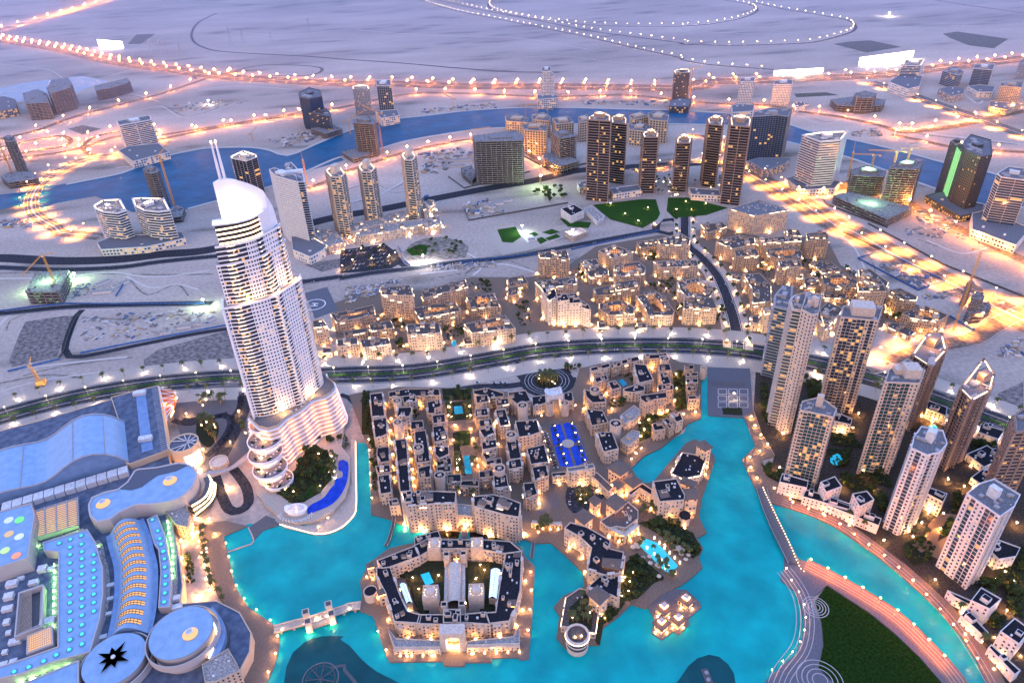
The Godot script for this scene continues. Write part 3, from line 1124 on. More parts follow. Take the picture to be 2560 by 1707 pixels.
	for r in o.get("rooms", [[0.0,0.0,0.35,0.35,5.0]]):
		var u := (pts[1] - pts[0])
		var v := (pts[pts.size() - 1] - pts[0])
		var q: Vector3 = c + u * float(r[0]) + v * float(r[1])
		rooms.box(Vector3(q.x, h + 0.02, q.z), Vector3(u.length() * r[2], r[4], v.length() * r[3]), ang)
	var units := MB.new()
	if style != "frame" and o.get("units", true):
		var dd := 0.0
		for p in pts:
			dd = maxf(dd, p.distance_to(c))
		for q in 12:
			var e := c.lerp(pts[rng.randi() % pts.size()], rng.randf_range(0.25,0.82))
			units.box(Vector3(e.x, h + 0.02, e.z), Vector3(rng.randf_range(0.8, dd * 0.22), rng.randf_range(0.6,2.4), rng.randf_range(0.8, dd * 0.16)), ang)
	part(t, "roof_units", units, M.grey_wall, true)
	part(t, "frame" if style == "frame" else "wall", w, wm)
	part(t, "core" if style == "frame" else "glazing", g, gm, style == "grid" or style == "pier")
	part(t, "lit_panes" if style != "frame" else "work_lights", lt, lm, true)
	part(t, "roof", roof, M[o.get("roof", "roof_grey")])
	if style != "frame":
		part(t, "plant_room", rooms, wm)
	if o.has("crown"):
		crown(t, pts, h, o.crown, o.get("crown_c", Color(1.0,0.85,0.64)))
	if o.has("podium"):
		podium(o.podium, wm, o.label)
	return t
func crown(t: Node3D, pts: PackedVector3Array, h: float, e: float, c: Color) -> void:
	var mb := MB.new()
	var inn := inset(pts, 1.6)
	for i in inn.size():
		var a := inn[i]
		var b := inn[(i + 1) % inn.size()]
		mb.beam(Vector3(a.x, h + 0.5, a.z).lerp(Vector3(b.x, h + 0.5, b.z), 0.1), Vector3(b.x, h + 0.5, b.z).lerp(Vector3(a.x, h + 0.5, a.z), 0.1), 0.5)
	part(t, "crown_lights", mb, M.cornice, true)
	omni(t, Vector3(0, h - t.position.y + 9.0,0), e, c, 0.5)
func podium(s: String, wm: Material, near: String) -> void:
	var pl := plan(s)
	var pts: PackedVector3Array = pl[0]
	var w := MB.new()
	var g := MB.new()
	var lt := MB.new()
	for i in pts.size():
		facade(w, g, lt, pts[i], pts[(i + 1) % pts.size()], 0.0, pl[1], 5.0,4.5,3.2,2.6,0.4,0.35)
	w.ring(pts, inset(pts, 0.5), pl[1], pl[1] + 1.1)
	var r := MB.new()
	r.poly(inset(pts, 0.5), pl[1])
	var c := centre(pts)
	var t := thing("podium_building", ("low podium at the foot of the " + near).split(" with ")[0], "building", Vector3(c.x, 0, c.z), "tower podiums")
	part(t, "wall", w, wm)
	part(t, "window_panes", g, M.pane, true)
	part(t, "lit_window_panes", lt, M.pane_lit, true)
	part(t, "roof", r, M.roof_grey)
	var box := MB.new()
	for i in 3:
		var p := c.lerp(pts[rng.randi() % pts.size()], 0.5)
		box.box(Vector3(p.x, pl[1] + 0.02, p.z), Vector3(4,1.8,3), rng.randf())
	part(t, "roof_plant", box, M.white)
func build_old_town() -> void:
	build_platforms()
	var W := "across the boulevard"
	for a in [
		["Q 805 375 1150 345 1190 470 820 460 | 865 745 820 465", 0], ["Q 1285 415 1500 360 1800 280 1830 370 1500 450 1320 500 | 22", 0],
		["Q 1190 620 1420 570 1690 560 1745 650 1540 690 1270 740 | 1530 840 1510 700", 1], ["Q 1115 810 1490 790 1520 920 1130 930 | 1170 1120 1140 940", 0],
		["Q 1820 490 2130 440 2210 600 1870 620 | 1890 720 1870 610", 1], ["E 850 660 1130 600 1200 690 900 720 | 920 790 905 700", 1],
		["Q 215 690 720 580 740 690 290 790 | 330 910 300 790", 1], ["Q 370 890 650 850 650 900 390 950 | 10", 0], ["Q 670 820 920 760 960 850 700 890 | 14", 0],
		["Q 290 990 530 960 540 1040 300 1070 | 13", 0], ["Q 560 990 900 970 920 1040 600 1090 | 15", 0], ["Q 0 770 120 750 180 830 20 850 | 30 1060 20 850", 0],
		["R 365 340 690 310 720 420 370 400 | 380 620 370 400", 0], ["R 1065 320 1250 255 1475 330 1240 410 | 18", 1], ["R 1515 215 1760 180 1790 260 1560 285 | 1540 360 1530 270", 0],
		["R 1760 190 2040 120 2145 180 2130 250 1800 250 | 1770 410 1770 240", 0], ["R 850 440 1040 415 1080 490 1180 540 1180 600 960 630 910 540 | 930 710 950 630", 0],
		["R 1255 490 1540 445 1620 520 1600 590 1310 620 1250 560 | 18", 1], ["R 1715 450 1990 430 2220 430 2240 500 1810 520 | 1800 650 1800 520", 0],
		["R 320 690 790 620 805 710 400 770 | 20", 0], ["R 1015 770 1210 720 1260 830 1040 850 | 1030 920 1020 830", 0], ["R 1270 690 1500 660 1555 740 1270 790 | 20", 0],
		["R 1075 940 1310 900 1480 980 1480 1060 1180 1080 1080 1000 | 1180 1190 1170 1080", 1], ["R 1510 850 1750 800 1870 900 1960 1030 1940 1080 1650 1080 1600 960 | 1690 1200 1660 1090", 1],
		["S -25 775 230 730 330 800 400 890 340 970 90 960 10 880 | 18", 1], ["S 60 970 385 960 440 1090 50 1100 | 70 1270 60 1090", 0],
		["S 425 300 700 230 880 260 880 330 620 390 | 430 480 420 320", 0], ["S 640 410 900 390 935 470 660 480 | 640 650 640 480", 0], ["S 900 270 1220 240 1420 260 1430 300 960 320 | 22", 0],
		["S 1020 390 1350 360 1440 430 1430 500 1160 510 1030 450 | 1070 590 1030 450", 1], ["S 1490 210 1720 190 1755 280 1500 290 | 1490 510 1480 290", 0], ["S 1160 530 1400 520 1440 600 1180 610 | 1180 800 1160 600", 0],
		["S 750 690 940 680 1070 820 1070 1010 860 1030 850 850 | 840 1160 850 1030", 0], ["S 1540 540 1750 530 1900 640 1680 680 | 8", 0], ["S 1670 700 1950 690 2090 770 2080 850 1800 850 1690 800 | 1740 920 1720 800", 1],
		["U 410 550 540 530 760 690 740 740 560 690 420 620 | 20", 0], ["U 410 760 700 720 740 800 400 800 | 36", 0], ["U 770 780 900 760 1100 860 1090 900 940 900 770 830 | 22", 0],
		["U 920 1060 1060 1000 1200 970 1470 1080 1330 1160 1020 1110 | 920 1170 910 1050", 1], ["S 1650 1100 1740 1020 1910 1090 1880 1160 1700 1300 | 18", 0], ["R 0 640 180 610 240 700 20 740 | 10", 0],
		["S 250 110 500 80 560 130 330 200 | 12", 0], ["R 0 760 110 740 120 830 10 850 | 9", 0], ["S 1460 740 1620 720 1650 820 1480 850 | 7", 0], ["S 1690 900 1960 920 1950 980 1700 970 | 6", 0], ["S 620 690 740 720 700 760 620 740 | 5", 0], ["R 1520 1170 1630 1170 1630 1230 1520 1230 | 5", 0], ["R 1060 1150 1140 1150 1150 1220 1070 1230 | 5", 0], ["Q 60 1090 220 1085 230 1140 70 1150 | 6", 0], ["Q 1780 970 1880 970 1890 1030 1790 1040 | 5", 0], ["S 850 1180 930 1180 930 1290 850 1290 | 8", 0], ["S 980 1090 1080 1080 1080 1150 1000 1160 | 26", 0], ["S 1380 640 1450 650 1440 740 1380 740 | 9", 0], ["U 300 920 380 930 370 1000 290 990 | 8", 0], ["S 1250 150 1400 170 1440 240 1280 230 | 20", 0], ["U 560 800 740 880 720 960 560 900 | 14", 0], ["U -120 1050 60 940 200 1050 20 1250 | 16", 0], ["U 720 1150 900 1180 1080 1280 1000 1330 760 1220 | 6", 0],
	]:
		old_block(a[0], {"court": a[1] == 1, "strips": 0.45, "wall": ["stone_tan", "stone_tan2", "stone_tan", "stone"][rng.randi() % 4], "roof": "roof_brown", "wash": 60.0, "court_e": 90.0, "where": W, "lit": 0.14, "group": "lamp edged apartment blocks across the boulevard"})
	old_block("R 390 760 540 735 590 880 480 910 | 470 1180 460 900", {"wall": "stone_pale", "strips": 0.3, "wash": 150.0, "name": "hotel", "label": "tall pale corner wing of the floodlit boulevard hotel", "group": "wings of the floodlit hotel"})
	old_block("R 560 840 690 825 725 900 590 920 | 590 1180 575 900", {"wall": "stone_pale", "wash": 150.0, "bays": false, "name": "hotel", "label": "middle wing of the floodlit pale boulevard hotel", "group": "wings of the floodlit hotel"})
	old_block("R 690 830 800 820 870 930 725 940 | 30", {"wall": "stone_pale", "wash": 150.0, "bays": false, "name": "hotel", "label": "lower stepped wing of the floodlit pale boulevard hotel", "group": "wings of the floodlit hotel"})
	old_block("R 860 900 950 960 975 1020 870 990 | 24", {"wall": "stone_pale", "wash": 150.0, "bays": false, "name": "hotel", "label": "lowest end wing of the floodlit pale boulevard hotel", "group": "wings of the floodlit hotel"})
	old_block("C 335 1430 545 1370 745 1440 510 1480 | S 860 230 S 880 10", {"wall": "stone", "wash": 160.0, "strips": 0.5, "lit": 0.4, "bays": false, "rooms": 0, "roof": "roof_grey", "name": "cooling_plant", "label": "floodlit sandstone cooling plant with round fans on its roof"})
	fans("C 470 1415 640 1440 560 1385 700 1425", plan("C 335 1430 545 1370 745 1440 510 1480 | S 860 230 S 880 10")[1] + 0.5)
	for s in ["115 170 265 150 290 430 140 450 | 14", "335 150 530 110 930 110 940 190 540 200 340 210 | 14", "500 200 650 180 655 260 510 275 | 15", "450 330 600 320 610 370 580 440 430 440 | 16", "495 495 550 490 555 540 500 545 | 18",
		"150 470 310 440 320 640 180 700 | 15", "590 490 740 480 750 560 600 590 | 15", "640 610 770 590 830 960 660 980 | 17", "400 710 545 690 590 1310 470 1320 420 800 | 17", "200 800 340 780 350 960 240 980 195 890 | 15",
		"180 1020 350 1000 360 1090 210 1100 | 14", "210 1130 350 1110 370 1330 240 1350 | 14", "790 260 940 230 950 320 880 340 880 400 800 400 | 16", "850 420 1000 400 1005 500 860 520 | 17", "855 550 980 535 1020 640 1035 700 870 740 | 16",
		"880 780 1040 790 1050 880 930 930 880 880 | 16", "900 940 1070 920 1080 1000 910 1020 | 12", "680 1040 830 1000 830 1150 700 1160 | 22", "900 1030 1060 1010 1075 1080 910 1100 | 14", "1020 1120 1190 1110 1190 1200 1030 1230 | 12",
		"1200 1190 1390 1185 1400 1260 1170 1250 | 11", "1330 130 1500 100 1690 160 1690 200 1520 220 1340 170 | 14", "1360 190 1500 180 1520 260 1370 280 | 16", "1350 350 1500 335 1510 420 1360 440 | 16", "1400 480 1540 460 1560 540 1410 560 | 15",
		"1400 590 1560 550 1590 640 1460 690 | 16", "1430 740 1600 700 1610 800 1440 830 | 16", "1430 870 1560 850 1600 900 1480 950 | 12", "1740 150 1950 125 2010 250 1850 290 1760 220 | 18", "1600 235 1740 215 1750 290 1610 310 | 15",
		"1590 360 1710 345 1760 530 1650 550 | 17", "1825 490 2080 470 2120 620 2000 660 1870 680 | 18", "1720 720 1860 700 1880 830 1900 930 1760 940 | 17", "1960 810 2170 760 2220 970 2010 1000 | 18", "2020 1030 2190 1000 2220 1130 2060 1200 | 18",
		"1740 960 1890 920 1910 1030 1750 1060 | 1750 1210 1745 1045", "1400 1080 1560 1060 1575 1140 1400 1160 | 14", "1480 960 1660 920 1670 990 1490 1010 | 12", "1570 1130 1720 1110 1750 1260 1580 1280 | 16", "1920 1220 2050 1210 2090 1350 1950 1400 | 15"]:
		old_block("O " + s, {"roof": "roof_dark", "lit": 0.16, "caps": 0.35, "room_size": 0.72, "room_area": 190.0, "strips": 0.05, "where": "in the dense lakeside quarter", "group": "dark roofed blocks of the lakeside quarter"})
	for s in ["540 240 770 180 780 230 560 280 | 14", "910 150 1110 100 1130 150 920 200 | 14", "780 200 900 170 910 210 800 250 | 13", "1060 190 1200 200 1290 380 1120 420 1080 300 | 15", "590 360 730 320 760 370 620 420 | 12", "750 410 840 390 910 470 800 500 | 13",
		"930 490 1100 430 1190 460 1180 510 1040 530 950 520 | 13", "1170 90 1340 80 1440 60 1460 110 1340 130 1180 140 | 13", "1350 200 1480 190 1500 270 1360 280 | 16", "1350 310 1440 290 1500 420 1400 440 | 14", "1340 440 1520 440 1520 500 1340 510 | 18",
		"1130 560 1440 520 1450 590 1300 610 1200 650 1140 610 | 1180 830 1150 640", "470 490 700 540 730 640 570 650 500 580 | 16", "500 720 690 740 760 880 560 920 | 14", "620 1000 800 990 880 1190 700 1230 | 15", "1650 210 1760 200 1770 250 1660 260 | 12",
		"1670 300 1810 290 1815 330 1680 340 | 11", "1670 370 1810 360 1815 410 1680 420 | 12", "1680 460 1790 450 1790 500 1690 510 | 10", "1700 570 1840 560 1840 600 1700 610 | 14", "1270 900 1360 870 1430 960 1300 980 | 13", "1390 850 1450 830 1540 910 1480 960 | 12", "1480 780 1600 760 1640 850 1560 880 | 14"]:
		old_block("P " + s, {"roof": "roof_dark", "lit": 0.18, "room_size": 0.7, "room_area": 190.0, "strips": 0.05, "where": "near the quarter's pools", "group": "dark roofed blocks by the pools"})
	for s in ["900 800 1060 680 1140 740 1060 850 950 900 | 9", "900 1090 1040 970 1130 990 1120 1060 990 1160 | 12"]:
		old_block("P " + s, {"roof": "roof_pale", "rooms": 1, "wash": 30.0, "where": "with a pale terrace", "group": "pale terraced blocks"})
	for a in [["O", 435,245,50,20], ["O", 440,500,52,24], ["O", 685,795,60,22], ["O", 935,1120,65,20], ["O", 1910,300,58,24], ["O", 1775,645,60,22], ["O", 1640,1040,65,22], ["P", 600,490,58,20], ["P", 845,890,70,22], ["P", 1880,240,38,14], ["P", 1420,125,55,15]]:
		var p := at(a[0], a[1], a[2], a[4])
		var q := at(a[0], a[1] + a[3], a[2], a[4])
		round_tower(Vector3(p.x, 1.2, p.z), p.distance_to(q), a[4], "round battlemented stone tower among dark flat roofs")
	old_block("K 490 440 900 420 1130 430 1120 560 860 570 540 600 | 1110 860 1110 560", {"wash": 200.0, "wash_y": 3.0, "bay": 3.6, "caps": 0.5, "rooms": 7, "wall": "stone_pale", "strips": 0.1, "name": "moat_building", "label": "stone palace wing with arched bays, end beside the footbridge", "group": "arched wings on the moat"})
	old_block("K 1330 480 1560 460 1700 490 1890 560 1870 730 1700 700 1340 600 | 1340 890 1330 600", {"wash": 200.0, "wash_y": 3.0, "caps": 0.5, "rooms": 7, "wall": "stone_pale", "strips": 0.1, "name": "moat_building", "label": "stone palace wing with octagonal roof rooms facing the moat", "group": "arched wings on the moat"})
	old_block("K 1130 570 1335 590 1340 720 1125 700 | 13", {"wash": 160.0, "wash_y": 3.0, "rooms": 0, "bays": false, "roof": "roof_pale", "wall": "stone_pale", "strips": 0.1, "name": "moat_building", "label": "low arcaded link with pale terrace between two moat wings", "group": "arched wings on the moat"})
	old_block("K 335 530 430 500 470 590 350 600 | 12", {"rooms": 1, "where": "beside the canal mouth"})
	arcade(at("K", 850,820), at("K", 1110,865), 1.2,7.5,6, "arcade of lit arches along the moat, end by the curved wall")
	arcade(at("K", 1345,870), at("K", 1880,920), 1.2,7.5,10, "arcade of lit arches along the moat, below the octagon")
	build_portal()
func fans(s: String, y: float) -> void:
	var p := path(s, y)
	for i in 8:
		var k := float(i % 4) / 3.0
		var q := (p[0].lerp(p[1], k)) if i < 4 else (p[2].lerp(p[3], k))
		var mb := MB.new()
		mb.lathe(Vector3(q.x, y, q.z), [[3.4,0.0], [3.0,1.6], [2.6,1.6], [2.6,0.6]], 14)
		var t := thing("roof_fan", "round cooling fan on the floodlit plant roof", "fan", Vector3(q.x, y, q.z), "fans on the cooling plant")
		part(t, "shroud", mb, M.grey_wall)
		var bl := MB.new()
		for b in 4:
			bl.box(Vector3(q.x, y + 1.0, q.z), Vector3(5.0,0.1,0.5), PI / 4 * b)
		part(t, "blades", bl, M.charcoal)
func arcade(a: Vector3, b: Vector3, y0: float, h: float, n: int, label: String, lamps := true, e := 45.0) -> Node3D:
	var L := a.distance_to(b)
	var d := (b - a) / L
	var out := d.cross(Vector3.UP)
	if out.dot(Vector3.ZERO - a) < 0:
		out = -out
	var t := thing("arcade", label, "arcade", Vector3(a.x, y0, a.z))
	var w := MB.new()
	var cw := L / n
	var pw := cw * 0.26
	var r := (cw - pw) / 2
	var spring := h - r - 0.9
	for i in n + 1:
		var p := a + d * (i * cw)
		w.obox(Vector3(p.x, y0, p.z), d * pw / 2, out * 0.5, spring)
	for i in n:
		var c := a + d * ((i + 0.5) * cw)
		var seg := 8
		for s in seg:
			var t0 := PI - PI * s / seg
			var t1 := PI - PI * (s + 1) / seg
			var p0 := c + d * cos(t0) * r
			var p1 := c + d * cos(t1) * r
			var y_a := y0 + spring + sin(t0) * r
			var y_b := y0 + spring + sin(t1) * r
			for f in [0.5,-0.5]:
				var o2: Vector3 = out * float(f)
				w.quad(Vector3(p0.x, y_a, p0.z) + o2, Vector3(p1.x, y_b, p1.z) + o2, Vector3(p1.x, y0 + h, p1.z) + o2, Vector3(p0.x, y0 + h, p0.z) + o2)
			w.quad(Vector3(p0.x, y_a, p0.z) - out * 0.5, Vector3(p1.x, y_b, p1.z) - out * 0.5, Vector3(p1.x, y_b, p1.z) + out * 0.5, Vector3(p0.x, y_a, p0.z) + out * 0.5)
	for i in n + 1:
		var p := a + d * (i * cw)
		w.obox(Vector3(p.x, y0 + spring, p.z), d * pw / 2, out * 0.5, h - spring)
	w.beam(Vector3(a.x, y0 + h + 0.2, a.z), Vector3(b.x, y0 + h + 0.2, b.z), 1.4,0.5)
	part(t, "arches", w, M.stone_pale)
	var back := MB.new()
	back.quad(Vector3(a.x, y0, a.z) - out * 3.0, Vector3(b.x, y0, b.z) - out * 3.0, Vector3(b.x, y0 + h, b.z) - out * 3.0, Vector3(a.x, y0 + h, a.z) - out * 3.0)
	back.quad(Vector3(a.x, y0 + h, a.z) + out * 0.4, Vector3(b.x, y0 + h, b.z) + out * 0.4, Vector3(b.x, y0 + h, b.z) - out * 3.0, Vector3(a.x, y0 + h, a.z) - out * 3.0)
	part(t, "gallery", back, M.stone)
	if lamps:
		for i in range(0, n, 2):
			var p := a + d * ((i + 0.5) * cw) - a
			wall_lamp(t, p - out * 1.4, h * 0.75, e)
			wall_lamp(t, p + d * cw * 0.5 + out * 1.3,0.5, e * 0.6)
	return t
func build_portal() -> void:
	old_block("P -150 580 20 560 40 650 -130 700 | 12", {"rooms": 0, "wash": 30.0, "name": "gate_wing", "label": "gate wing with dark roof beside the white portal, moat side", "group": "gate wings"})
	old_block("P 225 540 330 520 345 630 250 640 | 12", {"rooms": 0, "wash": 30.0, "name": "gate_wing", "label": "gate wing with dark roof beside the white portal, tower side", "group": "gate wings"})
	var h := 24.0
	var q := ccw(path("P 5 490 210 450 230 535 30 560", h))
	var c := centre(q)
	var t := thing("white_portal", "tall white portal frame with pointed arch above the long pools", "gate", Vector3(c.x, 1.2, c.z))
	var a := q[0]
	var f := MB.new()
	var best := 0
	for i in 4:
		if ((q[i] + q[(i + 1) % 4]) / 2).length() < ((q[best] + q[(best + 1) % 4]) / 2).length():
			best = i
	a = q[best]
	var b := q[(best + 1) % 4]
	var back := q[(best + 2) % 4] - b
	var d := (b - a)
	var L := d.length()
	d /= L
	var bd := back.normalized()
	var dep := back.length()
	for x in [0.0, L - 3.0]:
		var p: Vector3 = a + d * (float(x) + 1.5) + bd * dep / 2
		f.obox(Vector3(p.x, 1.2, p.z), d * 1.5, bd * dep / -2, h - 1.2)
	var m := a + d * L / 2 + bd * dep / 2
	f.obox(Vector3(m.x, h - 6.0, m.z), d * (L / 2 - 3.0), bd * (dep / -2), 4.0, true)
	f.ring(q, inset(q, 0.8), h - 2.0, h)
	part(t, "frame", f, M.white)
	var ar := MB.new()
	var r := L / 2 - 3.0
	for s in 10:
		var t0 := PI - PI * s / 10
		var t1 := PI - PI * (s + 1) / 10
		var mid := a + d * L / 2 + bd * dep * 0.5
		var p0 := mid + d * cos(t0) * r
		var p1 := mid + d * cos(t1) * r
		var y_a := h - 6.0 - (1.0 - sin(t0)) * r * 1.2
		var y_b := h - 6.0 - (1.0 - sin(t1)) * r * 1.2
		ar.quad(Vector3(p0.x, y_a, p0.z), Vector3(p1.x, y_b, p1.z), Vector3(p1.x, h - 6.0, p1.z), Vector3(p0.x, h - 6.0, p0.z))
	part(t, "arch", ar, M.stone_pale)
	omni(t, Vector3(0,6,0), 90.0, Color(1.0,0.74,0.46), 0.4)
	for a2 in [["P", 65,650], ["P", 245,650]]:
		var p := at(a2[0], a2[1], a2[2], 15.0)
		round_tower(Vector3(p.x, 1.2, p.z), 4.0,15.0, "round gate tower flanking the white portal")
func build_platforms() -> void:
	slab("quarter_paving", "E 60 1140 200 1110 400 1085 900 1095 1240 1130 1290 1165 1480 1170 1560 1130 1600 1080 1640 960 1800 920 2250 880 F 0 915 190 940 150 1030 145 1300 60 1335 0 1400 E 2200 1500 2080 1559 H 1995 90 2060 195 2140 185 F 40 1470 110 1440 I 235 0 240 40 150 300 130 430 185 530 120 570 160 640 130 700 155 770 90 830 0 900 H 2310 900 2200 960 2090 1050 1990 1020 1900 1110 1800 1180 1775 1300 1700 1300 1640 1340 1540 1320 1480 1250 1500 1100 1460 1040 1530 960 1670 900 1660 800 1500 650 1440 600 1330 605 1220 560 1200 530 800 520 600 480 480 470 420 480 340 440 210 405 205 0", 0.0,1.2, M.paving_warm)
	slab("island_paving", "H 135 870 190 740 250 700 330 640 500 600 530 560 620 560 1130 600 1230 620 1270 700 1330 760 1330 820 1320 990 1310 1160 1290 1395 1225 1400 1220 1385 1040 1390 1035 1418 855 1420 850 1445 710 1445 705 1412 340 1417 312 1370 225 1100 130 1065 150 960", 0.0,1.2, M.paving_walk)
	slab("plaza_paving", "F 190 950 480 960 500 1240 440 1295 195 1280", 0.0,1.15, M.paving_grey)
	slab("mall_promenade", "G 1290 480 1540 450 1690 485 1525 555 1560 700 1590 850 1630 945 1700 1045 1800 1112 1880 1170 1910 1250 1900 1350 1870 1450 1820 1559 1750 1700 1550 1700 1640 1480 1690 1350 1640 1200 1560 1060 1480 960 1420 700", 0.0,1.2, M.paving_walk)
	slab("east_promenade", "F 500 1240 560 1400 650 1559 I 560 30 600 150 700 200 760 300 900 350 1080 420 1250 530 1400 640 1560 760 1720 900 1880 1050 2030 1230 2150 1400 2300 1700 2170 1700 2030 1400 1930 1245 1795 1085 1640 935 1480 795 1330 675 1200 585 1050 485 900 415 750 365 560 310 530 260 470 130 425 30 F 520 1490 440 1295", 0.0,1.2, M.paving_walk)
	slab("park_promenade", "I 715 690 770 700 800 705 940 760 1130 860 1300 960 1440 1050 1560 1160 1700 1280 1830 1420 2000 1700 1900 1700 1780 1540 1640 1380 1470 1220 1300 1080 1130 970 1010 890 890 990 960 1150 980 1300 940 1450 1050 1559 1100 1700 500 1700 600 1530 700 1445 795 1360 838 1250 852 1150 832 1030 785 930 690 855 715 770", 0.0,1.2, M.paving_grey)
	sheet("tower_district_ground", "F 520 970 1000 985 1400 1085 1800 1220 2300 1420 2700 1580 I 2800 1000 2800 1700 2300 1700 2150 1400 2030 1230 1880 1050 1720 900 1560 760 1400 640 1250 530 1080 420 900 350 760 300 700 200 600 150 F 650 1550 560 1400 505 1240", 0.2, M.ground_dark)
	sheet("apartment_ground", "E -60 520 150 440 560 425 900 335 1300 335 1560 255 1750 125 2200 45 F 60 100 300 0 560 60 1000 60 1100 250 1500 480 1900 620 1700 740 1500 700 1000 620 700 760 560 790 400 770 0 760 E 2000 725 1500 735 1200 765 900 845 500 885 0 935", 0.11, M.paving_warm)
	sheet("park_lawn", "I 1005 895 1130 975 1300 1085 1470 1225 1640 1385 1780 1545 1900 1700 1110 1700 1060 1559 950 1455 985 1300 970 1150 925 1000", 1.25, M.lawn_dark)
func build_towers() -> void:
	var wc := Color(1.0,0.85,0.66)
	var park := "dark slim towers round the park"
	for a in [["B 1700 800 1780 770 1850 790 1850 830 1700 820 | 1695 1365 1700 820", "broadest dark park tower with white edge piers and lit crown"], ["B 1855 800 1920 785 1960 810 1960 850 1860 840 | 1900 1260 1905 850", "dark park tower with white piers behind the broadest one"], ["B 2070 910 2120 890 2180 910 2175 940 2080 940 | 2060 1320 2070 940", "slim dark park tower by the tree lined gap"], ["C -20 950 30 910 80 950 70 980 -20 980 | -25 1310 -20 980", "slim dark park tower across the gap between lawns"], ["C 190 810 250 790 300 810 290 860 200 850 | 160 1270 195 850", "tall dark park tower behind the white terrace row"], ["C 345 800 420 785 490 810 480 870 350 860 | 290 1380 350 850", "tallest dark park tower beside the crossroads"]]:
		tower(a[0], "balcony", {"label": a[1], "name": "park_tower", "group": park, "wall": "brown_wall", "glass": "pane_dark", "lit": 0.045, "band": 0.9, "fh": 4.2, "out": 0.9, "piers": 14.0, "crown": 350.0, "rooms": [[0.0,0.0,0.5,0.5,7.0]]})
	podium("B 1840 1290 2040 1265 2060 1300 1870 1330 | 10", M.white, "white terrace row in front of the park towers")
	podium("B 1620 1250 1680 1235 1690 1270 1640 1290 | 10", M.white, "small white block beside the broadest park tower")
	podium("C 60 1285 270 1300 280 1340 80 1330 | 10", M.white, "white terrace row by the farther lawn")
	tower("C 510 770 620 740 770 745 740 800 660 790 500 800 | 470 1100 495 800", "glass", {"label": "broad black glass tower with thin pale floor lines", "wall": "grey_wall", "glass": "pane_blue", "lit": 0.03, "podium": "C 470 1100 540 1080 760 1080 720 1120 580 1170 | 14"})
	tower("C 840 925 980 905 1150 900 1100 960 960 970 | 790 1270 840 930", "band", {"label": "white banded tower with notched plan on the orange crossroads", "wall": "white", "band": 1.9, "fh": 4.0, "lit": 0.05, "crown": 400.0, "podium": "C 720 1220 850 1190 1100 1240 1060 1290 830 1300 | 10"})
	tower("C 1170 1160 1290 1130 1415 1170 1400 1210 1170 1200 | 1150 1330 1165 1200", "frame", {"label": "shorter concrete frame with green work lights beside a crane", "category": "construction", "name": "concrete_frame", "wall": "concrete", "glass": "concrete", "lit_glass": "pane_green", "lit_frame": 0.9})
	tower("C 1440 1130 1560 1090 1670 1110 1640 1160 1430 1150 | 1380 1400 1430 1150", "frame", {"label": "taller concrete frame with green work lights under two cranes", "category": "construction", "name": "concrete_frame", "wall": "concrete", "glass": "concrete", "lit_glass": "pane_green", "lit_frame": 0.8})
	tower("C 1050 1340 1160 1310 1600 1420 1420 1500 | 12", "frame", {"label": "wide unfinished podium under the two green lit frames", "category": "construction", "name": "concrete_frame", "wall": "concrete", "glass": "concrete", "lit_glass": "pane_green", "lit_frame": 0.5, "core": 12.0, "core_top": 0.2})
	tower("C 1850 970 1900 945 1930 985 1890 1000 | 1760 1320 1850 975", "grid", {"label": "charcoal tower side with small windows beside a green glass slot", "wall": "charcoal", "ww": 1.6, "lit": 0.03})
	tower("C 1930 985 1990 920 2130 960 2140 1060 2060 1075 1960 1030 | 1880 1420 1960 1030", "grid", {"label": "broad charcoal tower with terraces cut from its top", "wall": "charcoal", "ww": 2.2, "lit": 0.04, "podium": "C 1680 1340 1790 1310 1960 1390 2080 1400 2060 1450 1920 1480 | 10"})
	tower("C 1890 990 1930 985 1960 1030 1920 1035 | 1830 1380 1910 1030", "glass", {"label": "tall green lit glass slot between charcoal tower halves", "glass": "pane_green", "wall": "charcoal", "lit": 0.0})
	tower("C 2170 1190 2250 1140 2420 1160 2400 1240 2200 1215 | 2060 1559 2170 1210", "glass", {"piers": 12.0, "band": 0.5, "label": "blue glass office tower framed by broad white edges", "wall": "white", "glass": "pane_blue", "lit": 0.08, "podium": "C 2000 1460 2080 1440 2400 1560 F 2300 120 2000 10 | 12"})
	tower("C 1540 410 1680 400 1650 450 1520 450 | 1470 570 1500 450", "band", {"label": "glowing curved hotel stepping down to a white podium", "name": "hotel", "category": "hotel", "wall": "white", "glass": "pane_blue", "lit": 0.10, "crown": 900.0, "podium": "C 1430 560 1520 500 1660 520 1640 590 1560 610 | 20"})
	tower("C 1800 485 1880 455 1940 490 1900 515 | 1785 590 1800 500", "band", {"label": "small banded tower with round crown on a pale podium", "wall": "grey_wall", "glass": "pane_blue", "podium": "C 1770 610 1860 590 1950 600 1940 640 1860 660 | 14"})
	tower("C 2020 440 2160 440 2140 480 2010 470 | 1995 600 2010 470", "glass", {"label": "blue glass tower with three white piers on a white podium", "wall": "white", "glass": "pane_blue", "piers": 16.0, "podium": "C 1970 590 2050 580 2160 590 2140 630 2040 630 | 12"})
	tower("C 2200 570 2352 555 2340 600 2190 590 | 2170 700 2195 600", "grid", {"label": "sandy gridded tower at the edge of the avenue", "wall": "stone", "podium": "C 2120 690 2230 700 2340 710 2240 750 2120 730 | 12"})
	tower("C 2330 410 2460 390 2470 430 2320 440 | 2295 540 2325 440", "grid", {"label": "grey gridded tower behind the sandy one", "wall": "grey_wall"})
	tower("C 415 540 515 530 510 560 410 560 | 395 730 410 560", "grid", {"label": "slim white tower with dark centre strip and tiered base", "wall": "white", "ww": 2.2, "podium": "C 355 720 430 710 510 720 500 760 360 770 | 16"})
